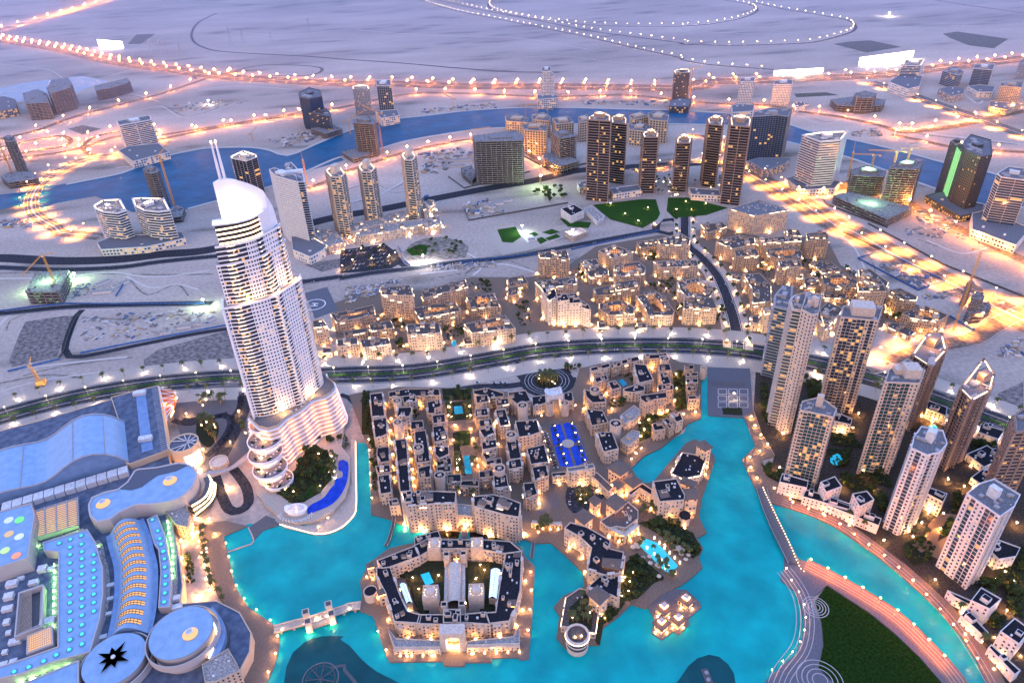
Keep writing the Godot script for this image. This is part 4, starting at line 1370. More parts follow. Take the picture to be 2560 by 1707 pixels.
	tower("C 650 555 770 545 770 580 640 580 | 635 720 645 580", "grid", {"label": "slim white twin with lit green centre strip", "wall": "white", "ww": 2.2, "lit": 0.1, "podium": "C 780 700 840 690 860 720 790 740 | 10"})
	tower("C -40 480 60 470 70 500 -35 500 | -30 680 -30 500", "grid", {"label": "unfinished dark tower with glowing top floor beside a crane", "wall": "charcoal", "ww": 2.4, "crown": 700.0, "podium": "C -70 690 0 670 80 680 60 730 -70 730 | 14"})
	tower("B 1380 460 1440 455 1445 490 1380 490 | 1375 680 1380 490", "grid", {"label": "white stepped tower alone on the far canal bank", "wall": "white", "ww": 2.4, "podium": "B 1350 650 1490 650 1490 670 1352 680 | 22"})
	tower("B 1440 505 1460 500 1465 520 1440 522 | 1435 680 1440 520", "grid", {"label": "lower white wing of the lone canal tower", "wall": "white"})
	tower("B 85 590 190 585 200 610 85 610 | 100 790 88 610", "grid", {"label": "pale gridded tower with lamps along its roof edge", "wall": "grey_wall", "crown": 600.0})
	tower("B 245 550 340 545 350 590 250 590 | 265 780 255 590", "glass", {"label": "white and black glass tower with slanted top", "wall": "white", "glass": "pane_dark", "podium": "B 240 760 390 750 405 790 280 810 | 18"})
	tower("B 85 820 200 795 245 830 230 850 90 840 | 70 1060 85 840", "frame", {"label": "dark unfinished block of stacked floors on the canal", "category": "construction", "name": "concrete_frame", "wall": "concrete", "glass": "concrete"})
	tower("B 10 1040 120 1010 250 1040 90 1090 | 8", "frame", {"label": "unfinished podium below the dark stacked block", "category": "construction", "name": "concrete_frame", "wall": "concrete", "glass": "concrete", "core_top": 0.2})
	tower("B 905 930 1200 890 1255 930 1250 960 920 970 | 910 1265 905 970", "frame", {"label": "broad bare concrete frame of sixteen floors and many columns", "category": "construction", "name": "concrete_frame", "wall": "concrete", "glass": "concrete", "core": 14.0, "core_top": 2.0})
	tower("B 825 1150 900 1130 930 1200 900 1240 840 1190 | 8", "frame", {"label": "low concrete frame beside the broad unfinished one", "category": "construction", "name": "concrete_frame", "wall": "concrete", "glass": "concrete", "core_top": 0.2})
	tower("B 1440 900 1540 890 1620 930 1500 950 | 1420 1100 1440 920", "frame", {"label": "unfinished tower rising from a stepped base by the offices", "category": "construction", "name": "concrete_frame", "wall": "concrete", "glass": "concrete", "lit_frame": 0.15})
	tower("B 1390 1050 1500 1040 1640 1100 1500 1140 1400 1090 | 14", "frame", {"label": "stepped unfinished base near the office cluster", "category": "construction", "name": "concrete_frame", "wall": "concrete", "glass": "concrete", "core_top": 0.2})
	var off := "stone and glass offices by the canal"
	for a in [["1130 800 1210 780 1290 810 1280 840 1140 830 | 30", "low office with stepped roof nearest the canal cranes"], ["1240 850 1330 835 1420 860 1410 900 1260 890 | 1265 1040 1260 880", "stone and glass office beside the broad concrete frame"], ["1310 790 1390 770 1440 800 1430 830 1320 820 | 34", "office with dark roof box behind the glass blocks"], ["1450 810 1560 795 1600 840 1480 850 | 36", "office with teal windows near the canal"], ["1630 800 1690 785 1720 830 1640 840 | 40", "office squeezed beside the broadest park tower"], ["1980 790 2060 765 2110 800 2000 820 | 38", "office with pale fins behind the park towers"], ["1970 850 2060 830 2140 870 2090 900 1980 890 | 30", "lower stone office between park towers"], ["2105 775 2180 755 2250 790 2240 830 2120 820 | 44", "tallest stone office with brown glass corners"]]:
		tower("B " + a[0], "grid", {"label": a[1], "name": "office_block", "category": "building", "group": off, "wall": "stone", "glass": "pane_teal", "ww": 3.6, "wh": 3.0, "bay": 5.5, "fh": 4.6, "rooms": [[0.0,0.0,0.5,0.5,4.0]]})
	for a in [["B 418 1060 450 1030 500 1035 520 1075 490 1100 440 1095 | 470 1520 440 1100", "pale balconied tower with white crown, farthest from the hotel"], ["B 122 1140 150 1110 210 1115 242 1150 210 1180 150 1178 | 175 1555 150 1180", "pale balconied tower with white crown between its two sisters"], ["A 2225 1170 2260 1140 2330 1145 2360 1190 2330 1215 2260 1210 | D 2300 60 2265 -345", "pale balconied tower with white crown nearest the white slab"]]:
		tower(a[0], "balcony", {"label": a[1], "name": "crown_tower", "group": "three crown towers", "wall": "stone_pale", "glass": "pane_teal", "lit": 0.15, "band": 1.2, "fh": 3.8, "piers": 7.0, "crown": 1500.0, "crown_c": Color(1.0,0.93,0.84), "rooms": [[0.0,0.0,0.5,0.5,12.0]]})
	for s in ["B 560 1390 630 1370 650 1400 570 1440 | 14", "B 60 1540 290 1490 330 1460 440 1440 460 1480 300 1530 80 1590 | 14", "E 90 20 300 -20 560 -60 600 -30 330 30 110 60 | 12", "B 560 1500 680 1480 690 1530 570 1560 | 12", "D 2150 0 2300 30 2352 100 2250 130 2130 60 | 12"]:
		old_block(s, {"wall": "stone_pale", "roof": "roof_pale", "strips": 0.4, "wash": 120.0, "lit": 0.4, "where": "below the crown towers", "group": "terraces below the crown towers"})
	tower("V 320 175 430 125 540 160 545 180 450 215 330 190 | A 1690 1330 A 1680 1090", "glass", {"label": "white ribbed tower with dark glass bays behind the hotel mast", "wall": "white", "glass": "pane_dark", "piers": 9.0, "band": 0.2, "crown": 300.0})
	tower("V 645 285 690 270 870 335 890 390 700 340 | D 2060 130 V 880 380", "grid", {"label": "white slab tower of small square windows behind the hotel", "wall": "white", "bay": 2.8, "ww": 1.5, "wh": 1.6, "fh": 3.4, "lit": 0.05})
	tower("V 785 235 830 225 930 330 940 385 870 390 870 335 | D 2150 110 V 940 380", "band", {"label": "balcony side of the white slab tower with slanted fin", "wall": "white", "glass": "pane_dark", "band": 0.8, "out": 1.4, "lit": 0.12})
	podium("D 1990 60 2150 40 2230 120 2210 150 2120 200 2000 150 | 12", M.white, "white slab tower behind the hotel")
	tower("A 795 830 1020 790 1030 820 815 860 | 850 1030 815 860", "band", {"label": "white slab tower with horizontal bands on the canal bend", "wall": "white", "band": 1.6, "piers": 30.0, "rooms": [[0,0,0.3,0.4,4.0]], "podium": "A 805 1030 880 1000 1080 980 1155 1040 905 1105 | 14"})
	tower("A 2040 640 2110 600 2190 620 2200 660 2110 680 2050 670 | 2090 880 2050 670", "glass", {"label": "dark blue tower under construction with scaffold top", "wall": "charcoal", "glass": "pane_blue", "lit": 0.02})
	tower("A 2110 750 2230 740 2260 780 2250 800 2110 770 | 2120 900 2112 775", "band", {"label": "lower dark wing beside the scaffolded blue tower", "wall": "charcoal", "glass": "pane_blue"})
	tower("A 2120 880 2260 850 2340 880 2230 915 | 12", "frame", {"label": "white framed podium below the dark blue tower", "category": "construction", "name": "concrete_frame", "wall": "concrete", "glass": "concrete", "core_top": 0.2})
	tower(ring_s("A", 60,950,42,22,10) + " | 140 1180 100 960", "frame", {"label": "round concrete tower shell near the curving bridge", "category": "construction", "name": "concrete_frame", "wall": "concrete", "glass": "concrete", "core": 3.0})
	tower("A 0 1210 60 1180 200 1170 260 1220 50 1250 | 12", "frame", {"label": "unfinished podium at the foot of the round shell", "category": "construction", "name": "concrete_frame", "wall": "concrete", "glass": "concrete", "core_top": 0.2})
	tower(ring_s("A", 1030,1160,60,28,8) + " | 1130 1420 1040 1185", "frame", {"label": "octagonal tower of stacked slabs rising from the canal bank", "category": "construction", "name": "concrete_frame", "wall": "concrete", "glass": "concrete", "core": 4.0})
	tower("A 1140 1440 1200 1400 1260 1420 1240 1480 1160 1490 | 10", "frame", {"label": "unfinished base block below the octagonal slab tower", "category": "construction", "name": "concrete_frame", "wall": "concrete", "glass": "concrete", "core_top": 0.2})
	for a in [["A 635 1410 700 1370 820 1365 860 1440 800 1460 700 1450 650 1430 | D 770 110 A 700 1450", "curved white twin tower with green lit lobby, bridge side"], ["A 900 1360 960 1355 1120 1360 1160 1440 1080 1450 980 1440 920 1410 | D 1010 110 A 970 1440", "curved white twin tower with rounded corner, hotel side"]]:
		tower(a[0], "band", {"label": a[1], "name": "curved_tower", "group": "curved twin towers", "wall": "white", "band": 1.5, "fh": 4.0, "lit": 0.12, "crown": 300.0, "crown_c": wc})
	podium("D 660 100 760 60 1240 30 1265 70 1000 130 690 150 | 10", M.white, "curved white twin towers")
	for a in [["A 150 640 250 610 320 640 330 700 170 710 | 40", "rounded unfinished block by the pale lagoon"], ["A 315 610 350 545 460 530 490 570 480 600 340 640 | 52", "stepped unfinished block by the pale lagoon"], ["A 640 590 760 560 870 535 890 560 760 600 650 620 | 26", "long curved unfinished block beyond the lagoon"]]:
		tower(a[0], "frame", {"label": a[1], "category": "construction", "name": "concrete_frame", "wall": "concrete", "glass": "concrete", "core": 6.0, "core_top": 0.3})
	podium("A -100 680 20 660 100 680 110 740 0 760 -100 780 | 18", M.concrete, "grey block at the lagoon edge")
	tower("C 1030 680 1190 660 1410 680 1390 720 1240 730 1080 720 | 14", "frame", {"label": "low spread of unfinished floors on bare sand", "category": "construction", "name": "concrete_frame", "wall": "concrete", "glass": "concrete", "core_top": 0.2})
	tower("C 1195 640 1270 620 1350 640 1330 670 1210 670 | 34", "frame", {"label": "round stepped drum on the low unfinished floors", "category": "construction", "name": "concrete_frame", "wall": "concrete", "glass": "concrete", "core_top": 2.0})
	tower(ring_s("U", 1720,700,42,24,12) + " | 1620 960 1680 710", "frame", {"label": "slim round concrete shaft beside the orange highway", "category": "construction", "name": "concrete_frame", "wall": "concrete", "glass": "concrete", "core": 3.0})
	tower(ring_s("U", 1820,850,80,45,14) + " | 30", "frame", {"label": "round concrete drum beside the slim shaft", "category": "construction", "name": "concrete_frame", "wall": "concrete", "glass": "concrete", "core": 5.0, "core_top": 0.3})
	tower("U 1680 1000 1760 940 1940 920 1980 960 1880 1040 1720 1060 | 14", "frame", {"label": "low unfinished floors wrapping the concrete drum", "category": "construction", "name": "concrete_frame", "wall": "concrete", "glass": "concrete", "core_top": 0.3})
	tower("D 170 440 240 300 470 290 400 440 | D 180 520 170 440", "frame", {"label": "square concrete building site glowing with green lights", "category": "construction", "name": "concrete_frame", "wall": "concrete", "glass": "concrete", "lit_glass": "pane_green", "lit_frame": 1.0, "core": 12.0, "core_top": 0.3})
	var east := "residential towers on the lake shore"
	var R5 := [[0.15,-0.1,0.45,0.55,9.0], [-0.2,0.1,0.3,0.4,5.0]]
	tower("F 830 560 870 445 975 460 950 590 900 600 | 650 1380 825 570", "pier", {"pattern": [0,0,0,0,1,1], "glass": "pane_blue", "label": "tallest lake tower of cream wall and square windows", "name": "lake_tower", "group": east, "wall": "stone_pale", "ww": 2.3, "wh": 2.2, "bay": 3.4, "fh": 3.5, "lit": 0.08, "rooms": R5})
	tower("F 757 500 790 465 870 445 830 570 775 560 | 655 1340 775 560", "balcony", {"label": "curved balcony front of the tallest lake tower", "name": "lake_tower", "group": east, "wall": "stone_pale", "glass": "pane_teal", "lit": 0.14, "band": 1.0, "out": 1.4, "fh": 3.5})
	tower("F 655 465 710 400 765 400 760 480 740 560 650 540 | 560 1000 650 540", "balcony", {"label": "bluish wing with balconies joined to the tallest lake tower", "name": "lake_tower", "group": east, "wall": "grey_wall", "glass": "pane_teal", "lit": 0.12, "band": 1.0, "out": 1.4, "fh": 3.5})
	tower("F 1115 540 1260 520 1390 545 1360 640 1100 615 | 1170 1270 1345 640", "pier", {"glass": "pane_blue", "label": "cream lake tower with dark glass centre and roof box", "name": "lake_tower", "group": east, "wall": "stone_pale", "ww": 2.0, "fh": 3.5, "lit": 0.10, "rooms": [[0.0,-0.1,0.6,0.7,9.0]]})
	tower("F 1210 640 1300 640 1300 655 1210 655 | 1090 1230 1210 655", "glass", {"label": "dark glass strip down the cream lake tower", "name": "lake_tower", "group": east, "wall": "stone_pale", "glass": "pane_teal", "lit": 0.25, "fh": 3.5, "rooms": []})
	tower("F 835 1190 960 1160 1075 1240 1050 1300 820 1250 | I 700 180 F 820 1250", "pier", {"pattern": [0,2,1,1,1,1,1,1,2], "label": "shorter lake tower with teal glass front near the footbridge", "name": "lake_tower", "group": east, "wall": "stone_pale", "glass": "pane_teal", "lit": 0.1, "band": 0.9, "out": 1.0, "fh": 3.5, "rooms": [[0.0,0.2,0.2,0.3,11.0]]})
	tower("F 1430 970 1560 900 1680 980 1640 1070 1400 1060 | I 1220 130 F 1400 1060", "pier", {"bay": 3.4, "label": "lake tower of teal glass bays between cream piers", "name": "lake_tower", "group": east, "wall": "stone_pale", "glass": "pane_teal", "lit": 0.08, "piers": 5.0, "band": 0.9, "fh": 3.5, "rooms": R5})
	tower("F 1580 870 1680 730 1800 720 1830 840 1720 960 | 1690 1280 1825 850", "pier", {"label": "brown tower with golden lit roof recess behind teal glass tower", "name": "lake_tower", "group": east, "wall": "brown_wall", "ww": 2.2, "fh": 3.5, "lit": 0.06, "crown": 220.0, "crown_c": Color(1.0,0.66,0.34), "rooms": [[0.2,0.1,0.4,0.35,8.0]]})
	tower("F 1910 1100 2080 890 2160 1010 2130 1120 2000 1190 | 1990 1500 2150 1030", "pier", {"label": "brown balconied tower with golden lit roof recess", "name": "lake_tower", "group": east, "wall": "brown_wall", "glass": "pane", "ww": 2.2, "fh": 3.5, "lit": 0.08, "crown": 220.0, "crown_c": Color(1.0,0.66,0.34), "rooms": [[0.2,0.1,0.4,0.35,8.0]]})
	tower("F 1600 1430 1650 1360 1800 1390 1830 1480 1780 1540 1690 1560 1580 1510 | I 1390 500 F 1580 1510", "pier", {"pattern": [0,1,1,2], "label": "round fronted lake tower of white slabs and blue glass", "name": "lake_tower", "group": east, "wall": "white", "glass": "pane_blue", "lit": 0.08, "band": 1.0, "out": 1.2, "piers": 5.0, "fh": 3.5, "rooms": [[0.0,0.15,0.5,0.35,10.0]]})
	tower("I 1960 270 2050 200 2150 170 2330 280 2290 360 2190 430 2060 340 | 1750 790 1975 300", "pier", {"pattern": [0,1,1,0,2], "bay": 3.2, "label": "white lake tower with glass bays beside the round drive", "name": "lake_tower", "group": east, "wall": "white", "glass": "pane_blue", "fh": 3.5, "lit": 0.06, "rooms": [[0.1,0.2,0.5,0.4,9.0]]})
	tower("F 2290 1290 2400 1200 2520 1280 2480 1390 2300 1400 | 95", "balcony", {"label": "brown balconied tower cut by the frame edge", "name": "lake_tower", "group": east, "wall": "brown_wall", "glass": "pane", "lit": 0.1, "piers": 6.0, "fh": 3.5})
	for s in ["I 700 130 880 180 870 230 680 190 | 14", "I 960 190 1060 150 1110 220 1000 260 | 20", "I 860 240 1000 280 1170 340 1160 380 840 290 | 10", "I 1180 270 1280 250 1330 310 1230 360 | 22", "I 1020 300 1380 440 1360 490 1010 350 | 9", "I 1990 1000 2060 910 2200 990 2120 1060 | 18", "I 1830 930 1990 1000 2040 1060 1880 980 | 8", "I 2190 1210 2290 1120 2400 1200 2320 1300 | 18", "I 1960 1060 2110 1220 2080 1250 1920 1100 | 8", "I 2130 1300 2330 1480 2290 1510 2110 1320 | 8", "I 1660 210 1830 270 1800 330 1690 270 | 16", "I 2110 560 2330 640 2300 700 2180 720 2080 620 | 12", "F 1690 1180 1830 1230 1820 1290 1690 1240 | 10", "F 2060 1340 2220 1390 2180 1450 2040 1400 | 8", "F 1070 1260 1180 1310 1170 1350 1040 1320 | 14", "I 1990 160 2070 100 2180 160 2080 220 | 6", "I 1960 0 2100 -60 2230 20 2080 90 | 6"]:
		old_block(s, {"wall": "white", "roof": "roof_dark", "wash": 45.0, "lit": 0.2, "caps": 0.0, "bays": false, "name": "terrace_house", "where": "among the lake towers", "group": "white terrace blocks among the lake towers"})
	cranes()
func ring_s(k: String, x: float, y: float, rx: float, ry: float, n: int) -> String:
	var s := k
	for i in n:
		var t := TAU * i / n
		s += " %.1f %.1f" % [x + rx * cos(t), y + ry * sin(t)]
	return s
func crane(foot: Vector3, h: float, jib: float, turn: float, lift: float, label: String, big := 1.0) -> void:
	var t := thing("tower_crane", label, "crane", foot, "tower cranes over the building sites")
	var mast := MB.new()
	var s := 0.9 * big
	for c in [[-s, -s], [s, -s], [s, s], [-s, s]]:
		mast.beam(foot + Vector3(c[0], 0, c[1]), foot + Vector3(c[0], h, c[1]), 0.35 * big)
	var k := int(h / 5)
	for i in k:
		var y0 := h * i / k
		var y1 := h * (i + 1) / k
		mast.beam(foot + Vector3(-s, y0, s), foot + Vector3(s, y1, s), 0.22 * big)
		mast.beam(foot + Vector3(s, y0, -s), foot + Vector3(s, y1, s), 0.22 * big)
	part(t, "mast", mast, M.crane)
	var d := Vector3(cos(turn), lift, -sin(turn)).normalized()
	var top := foot + Vector3(0, h, 0)
	var j := MB.new()
	var u := Vector3(0,1.6 * big, 0)
	j.beam(top, top + d * jib, 0.5 * big)
	j.beam(top + u, top + u * 0.5 + d * jib, 0.35 * big)
	for i in int(jib / 4):
		j.beam(top + d * 4 * i, top + u + d * (4 * i + 2), 0.22 * big)
	part(t, "jib", j, M.crane)
	var cj := MB.new()
	var bd := Vector3(-cos(turn), 0, sin(turn))
	cj.beam(top, top + bd * jib * 0.3,0.6 * big)
	cj.box(top + bd * jib * 0.27 - Vector3(0,1.8,0), Vector3(2.2,1.8,2.2) * big, turn)
	part(t, "counter_jib", cj, M.crane)
	var cab := MB.new()
	cab.box(top + Vector3(0,-2.2,0) + d * 1.6, Vector3(1.8,2.0,1.6) * big, turn)
	part(t, "cabin", cab, M.white)
func cranes() -> void:
	M.crane = mat(Color(0.55,0.27,0.06), 0.6)
	for a in [["A", 1200,1440,1090,1060,30.0,1.0,0.6, "orange luffing crane beside the octagonal slab tower", 1.3], ["A", 80,1190,10,900,40.0,2.2,0.5, "crane beside the round concrete shell", 1.3], ["B", 290,1040,258,770,40.0,2.6,0.3, "crane on the canal bank beside the dark stacked block", 1.2], ["B", 910,1120,895,890,40.0,0.4,0.0, "crane at the corner of the broad concrete frame", 1.2], ["B", 1345,1040,1340,850,36.0,2.8,0.0, "crane in front of the stone offices", 1.2], ["B", 1270,800,1268,720,40.0,0.2,0.0, "crane above the far canal bank offices", 1.2], ["B", 770,740,765,670,40.0,2.4,0.2, "crane over the low site across the canal", 1.2], ["B", 1420,790,1418,745,40.0,2.9,0.0, "crane behind the office roofs", 1.2], ["B", 70,920,45,820,40.0,0.6,0.3, "thin crane next to the pale gridded tower", 1.2], ["C", 1150,1210,1180,1040,20.0,1.2,1.4, "luffing crane beside the banded white tower", 1.2], ["C", 1315,1130,1335,1060,34.0,2.9,0.0, "green lit crane on the shorter frame", 1.1], ["C", 1470,1110,1490,1010,42.0,2.9,0.0, "crane on the corner of the taller frame", 1.1], ["C", 1560,1090,1580,1010,46.0,-0.3,0.0, "crane reaching outward from the taller frame", 1.1], ["C", 65,680,78,465,24.0,0.1,0.0, "crane on the unfinished tower with glowing top", 1.2], ["U", 1720,690,1790,480,30.0,-0.9,0.2, "crane on the slim round shaft", 0.9], ["D", 340,300,340,200,40.0,3.7,-0.7, "orange crane over the green glowing site", 1.0], ["D", 250,1040,240,930,8.0,1.4,1.0, "crawler crane mast beside the orange drilling rig", 0.9], ["A", 2100,1260,2060,1090,20.0,1.9,0.8, "crane beside the crown towers' canal road", 1.1], ["B", 1370,1260,1368,1130,4.0,0.0,0.2, "floodlight mast above the green lit nursery", 0.9], ["A", 1725,960,1715,910,20.0,1.0,0.5, "small crane on the canal spit", 1.0]]:
		var f := at(a[0], a[1], a[2])
		var lift := 0.0
		if a[0] == "C" and a[1] in [1315,1470,1560]:
			lift = 20.0
		var h := rise(T(a[0], a[1], a[2]), T(a[0], a[3], a[4]))
		if lift > 0:
			var hh: float = plan("C 0 0 1 1 | 1150 1330 1165 1200")[1] if a[1] == 1315 else plan("C 0 0 1 1 | 1380 1400 1430 1150")[1]
			f = at(a[0], a[1], a[2], hh)
			f.y = 0.0
			h = hh + 18.0
		if a[0] == "U":
			f = at("U", 1720,700,62.0)
			f.y = 0.0
			h = 62.0 + 40.0
		if a[0] == "D" and a[1] == 340:
			f = at("D", 350,330,30.0)
			f.y = 0.0
			h = 62.0
		crane(f, clampf(h, 12.0,130.0), a[5], a[6], a[7], a[8], a[9])
func arc_pts(s: String, y: float, n: int) -> PackedVector3Array:
	var p := smooth_path(path(s, y), 3.0)
	var out := PackedVector3Array()
	var tot := 0.0
	for i in p.size() - 1:
		tot += p[i].distance_to(p[i + 1])
	for k in n + 1:
		var want := tot * k / n
		var run := 0.0
		for i in p.size() - 1:
			var l := p[i].distance_to(p[i + 1])
			if run + l >= want - 0.001:
				out.append(p[i].lerp(p[i + 1], clampf((want - run) / l, 0,1)))
				break
			run += l
	return out
func arc_n(p: PackedVector3Array, i: int) -> Vector3:
	var d := p[mini(i + 1, p.size() - 1)] - p[maxi(i - 1,0)]
	d.y = 0
	return d.normalized().cross(Vector3.UP)
func crescent(t: Node3D, F0: PackedVector3Array, back_by: float, i0: int, i1: int, y0: float, y1: float, dep: float, zones: Array) -> void:
	var F := PackedVector3Array()
	for i in F0.size():
		F.append(F0[i] - arc_n(F0, i) * back_by)
	var w := MB.new()
	var g := MB.new()
	var lt := MB.new()
	var bal := MB.new()
	var und := MB.new()
	var fh := 3.6
	var n := int(round((y1 - y0) / fh))
	fh = (y1 - y0) / n
	var back := PackedVector3Array()
	for i in range(i0, i1 + 1):
		back.append(F[i] - arc_n(F, i) * dep)
	for z in zones:
		var a: int = i0 + int(round(z[0] * (i1 - i0)))
		var b: int = i0 + int(round(z[1] * (i1 - i0)))
		if z[2] == "w":
			for i in range(a, b, 2):
				facade(w, g, lt, F[i], F[mini(i + 2, b)], y0, y1,2.8, fh, 1.55,1.8,0.5,0.10)
		else:
			var bulge: float = z[3]
			for i in range(a, b):
				g.quad(Vector3(F[i].x, y0, F[i].z), Vector3(F[i + 1].x, y0, F[i + 1].z), Vector3(F[i + 1].x, y1, F[i + 1].z), Vector3(F[i].x, y1, F[i].z))
			for f in n + 1:
				var y := y0 + f * fh
				for i in range(a, b):
					var o0 := F[i] + arc_n(F, i) * (0.4 + bulge * sin(PI * (i - a) / float(b - a)))
					var o1 := F[i + 1] + arc_n(F, i + 1) * (0.4 + bulge * sin(PI * (i + 1 - a) / float(b - a)))
					var q0 := Vector3(o0.x, y, o0.z)
					var q1 := Vector3(o1.x, y, o1.z)
					var u := Vector3(0,0.95,0)
					var lo := Vector3(0,0.3,0)
					bal.quad(q0 - lo, q1 - lo, q1 + u, q0 + u)
					var f0 := Vector3(F[i].x, y, F[i].z)
					var f1 := Vector3(F[i + 1].x, y, F[i + 1].z)
					bal.quad(q0, q1, f1, f0)
					bal.quad(f0 - lo, f1 - lo, q1 - lo, q0 - lo)
					if rng.randf() < 0.14 and f < n:
						var nn := arc_n(F, i) * 0.06
						lt.quad(f0 + nn + Vector3(0,0.2,0), f1 + nn + Vector3(0,0.2,0), f1 + nn + Vector3(0, fh - 0.5,0), f0 + nn + Vector3(0, fh - 0.5,0))
			for f in range(0, n, 1):
				var i := a + int((b - a) * 0.35)
				var j := a + int((b - a) * 0.65)
				var p := F[i] + arc_n(F, i) * (bulge * 0.8 + 0.2)
				var q := F[j] + arc_n(F, j) * (bulge * 0.8 + 0.2)
				und.beam(Vector3(p.x, y0 + f * fh + fh - 0.5, p.z), Vector3(q.x, y0 + f * fh + fh - 0.5, q.z), 0.25)
	for e in [i0, i1]:
		var nn := arc_n(F, e)
		var p := F[e]
		var q := F[e] - nn * dep
		var A := Vector3(p.x, y0, p.z)
		var B := Vector3(q.x, y0, q.z)
		var U := Vector3(0, y1 - y0,0)
		if e == i0:
			w.quad(B, A, A + U, B + U)
		else:
			w.quad(A, B, B + U, A + U)
	for i in back.size() - 1:
		w.quad(Vector3(back[i + 1].x, y0, back[i + 1].z), Vector3(back[i].x, y0, back[i].z), Vector3(back[i].x, y1, back[i].z), Vector3(back[i + 1].x, y1, back[i + 1].z))
	var roof := MB.new()
	for i in back.size() - 1:
		var u := Vector3(0, y1,0)
		roof.quad(flat(F[i0 + i]) + u, flat(F[i0 + i + 1]) + u, flat(back[i + 1]) + u, flat(back[i]) + u)
	for i in range(i0, i1):
		var o0 := flat(F[i] + arc_n(F, i) * 0.8)
		var o1 := flat(F[i + 1] + arc_n(F, i + 1) * 0.8)
		w.quad(o0 + Vector3(0, y1 - 0.4,0), o1 + Vector3(0, y1 - 0.4,0), o1 + Vector3(0, y1 + 1.2,0), o0 + Vector3(0, y1 + 1.2,0))
		w.quad(o0 + Vector3(0, y1 + 1.2,0), o1 + Vector3(0, y1 + 1.2,0), flat(F[i + 1]) + Vector3(0, y1 + 1.2,0), flat(F[i]) + Vector3(0, y1 + 1.2,0))
	part(t, "wall", w, M.hotel_white)
	part(t, "window_panes", g, M.pane, true)
	part(t, "lit_window_panes", lt, M.pane_lit, true)
	part(t, "balconies", bal, M.hotel_white, true)
	part(t, "balcony_lights", und, M.soffit, true)
	part(t, "roof_terrace", roof, M.roof_pale)
func flat(p: Vector3) -> Vector3:
	return Vector3(p.x, 0, p.z)
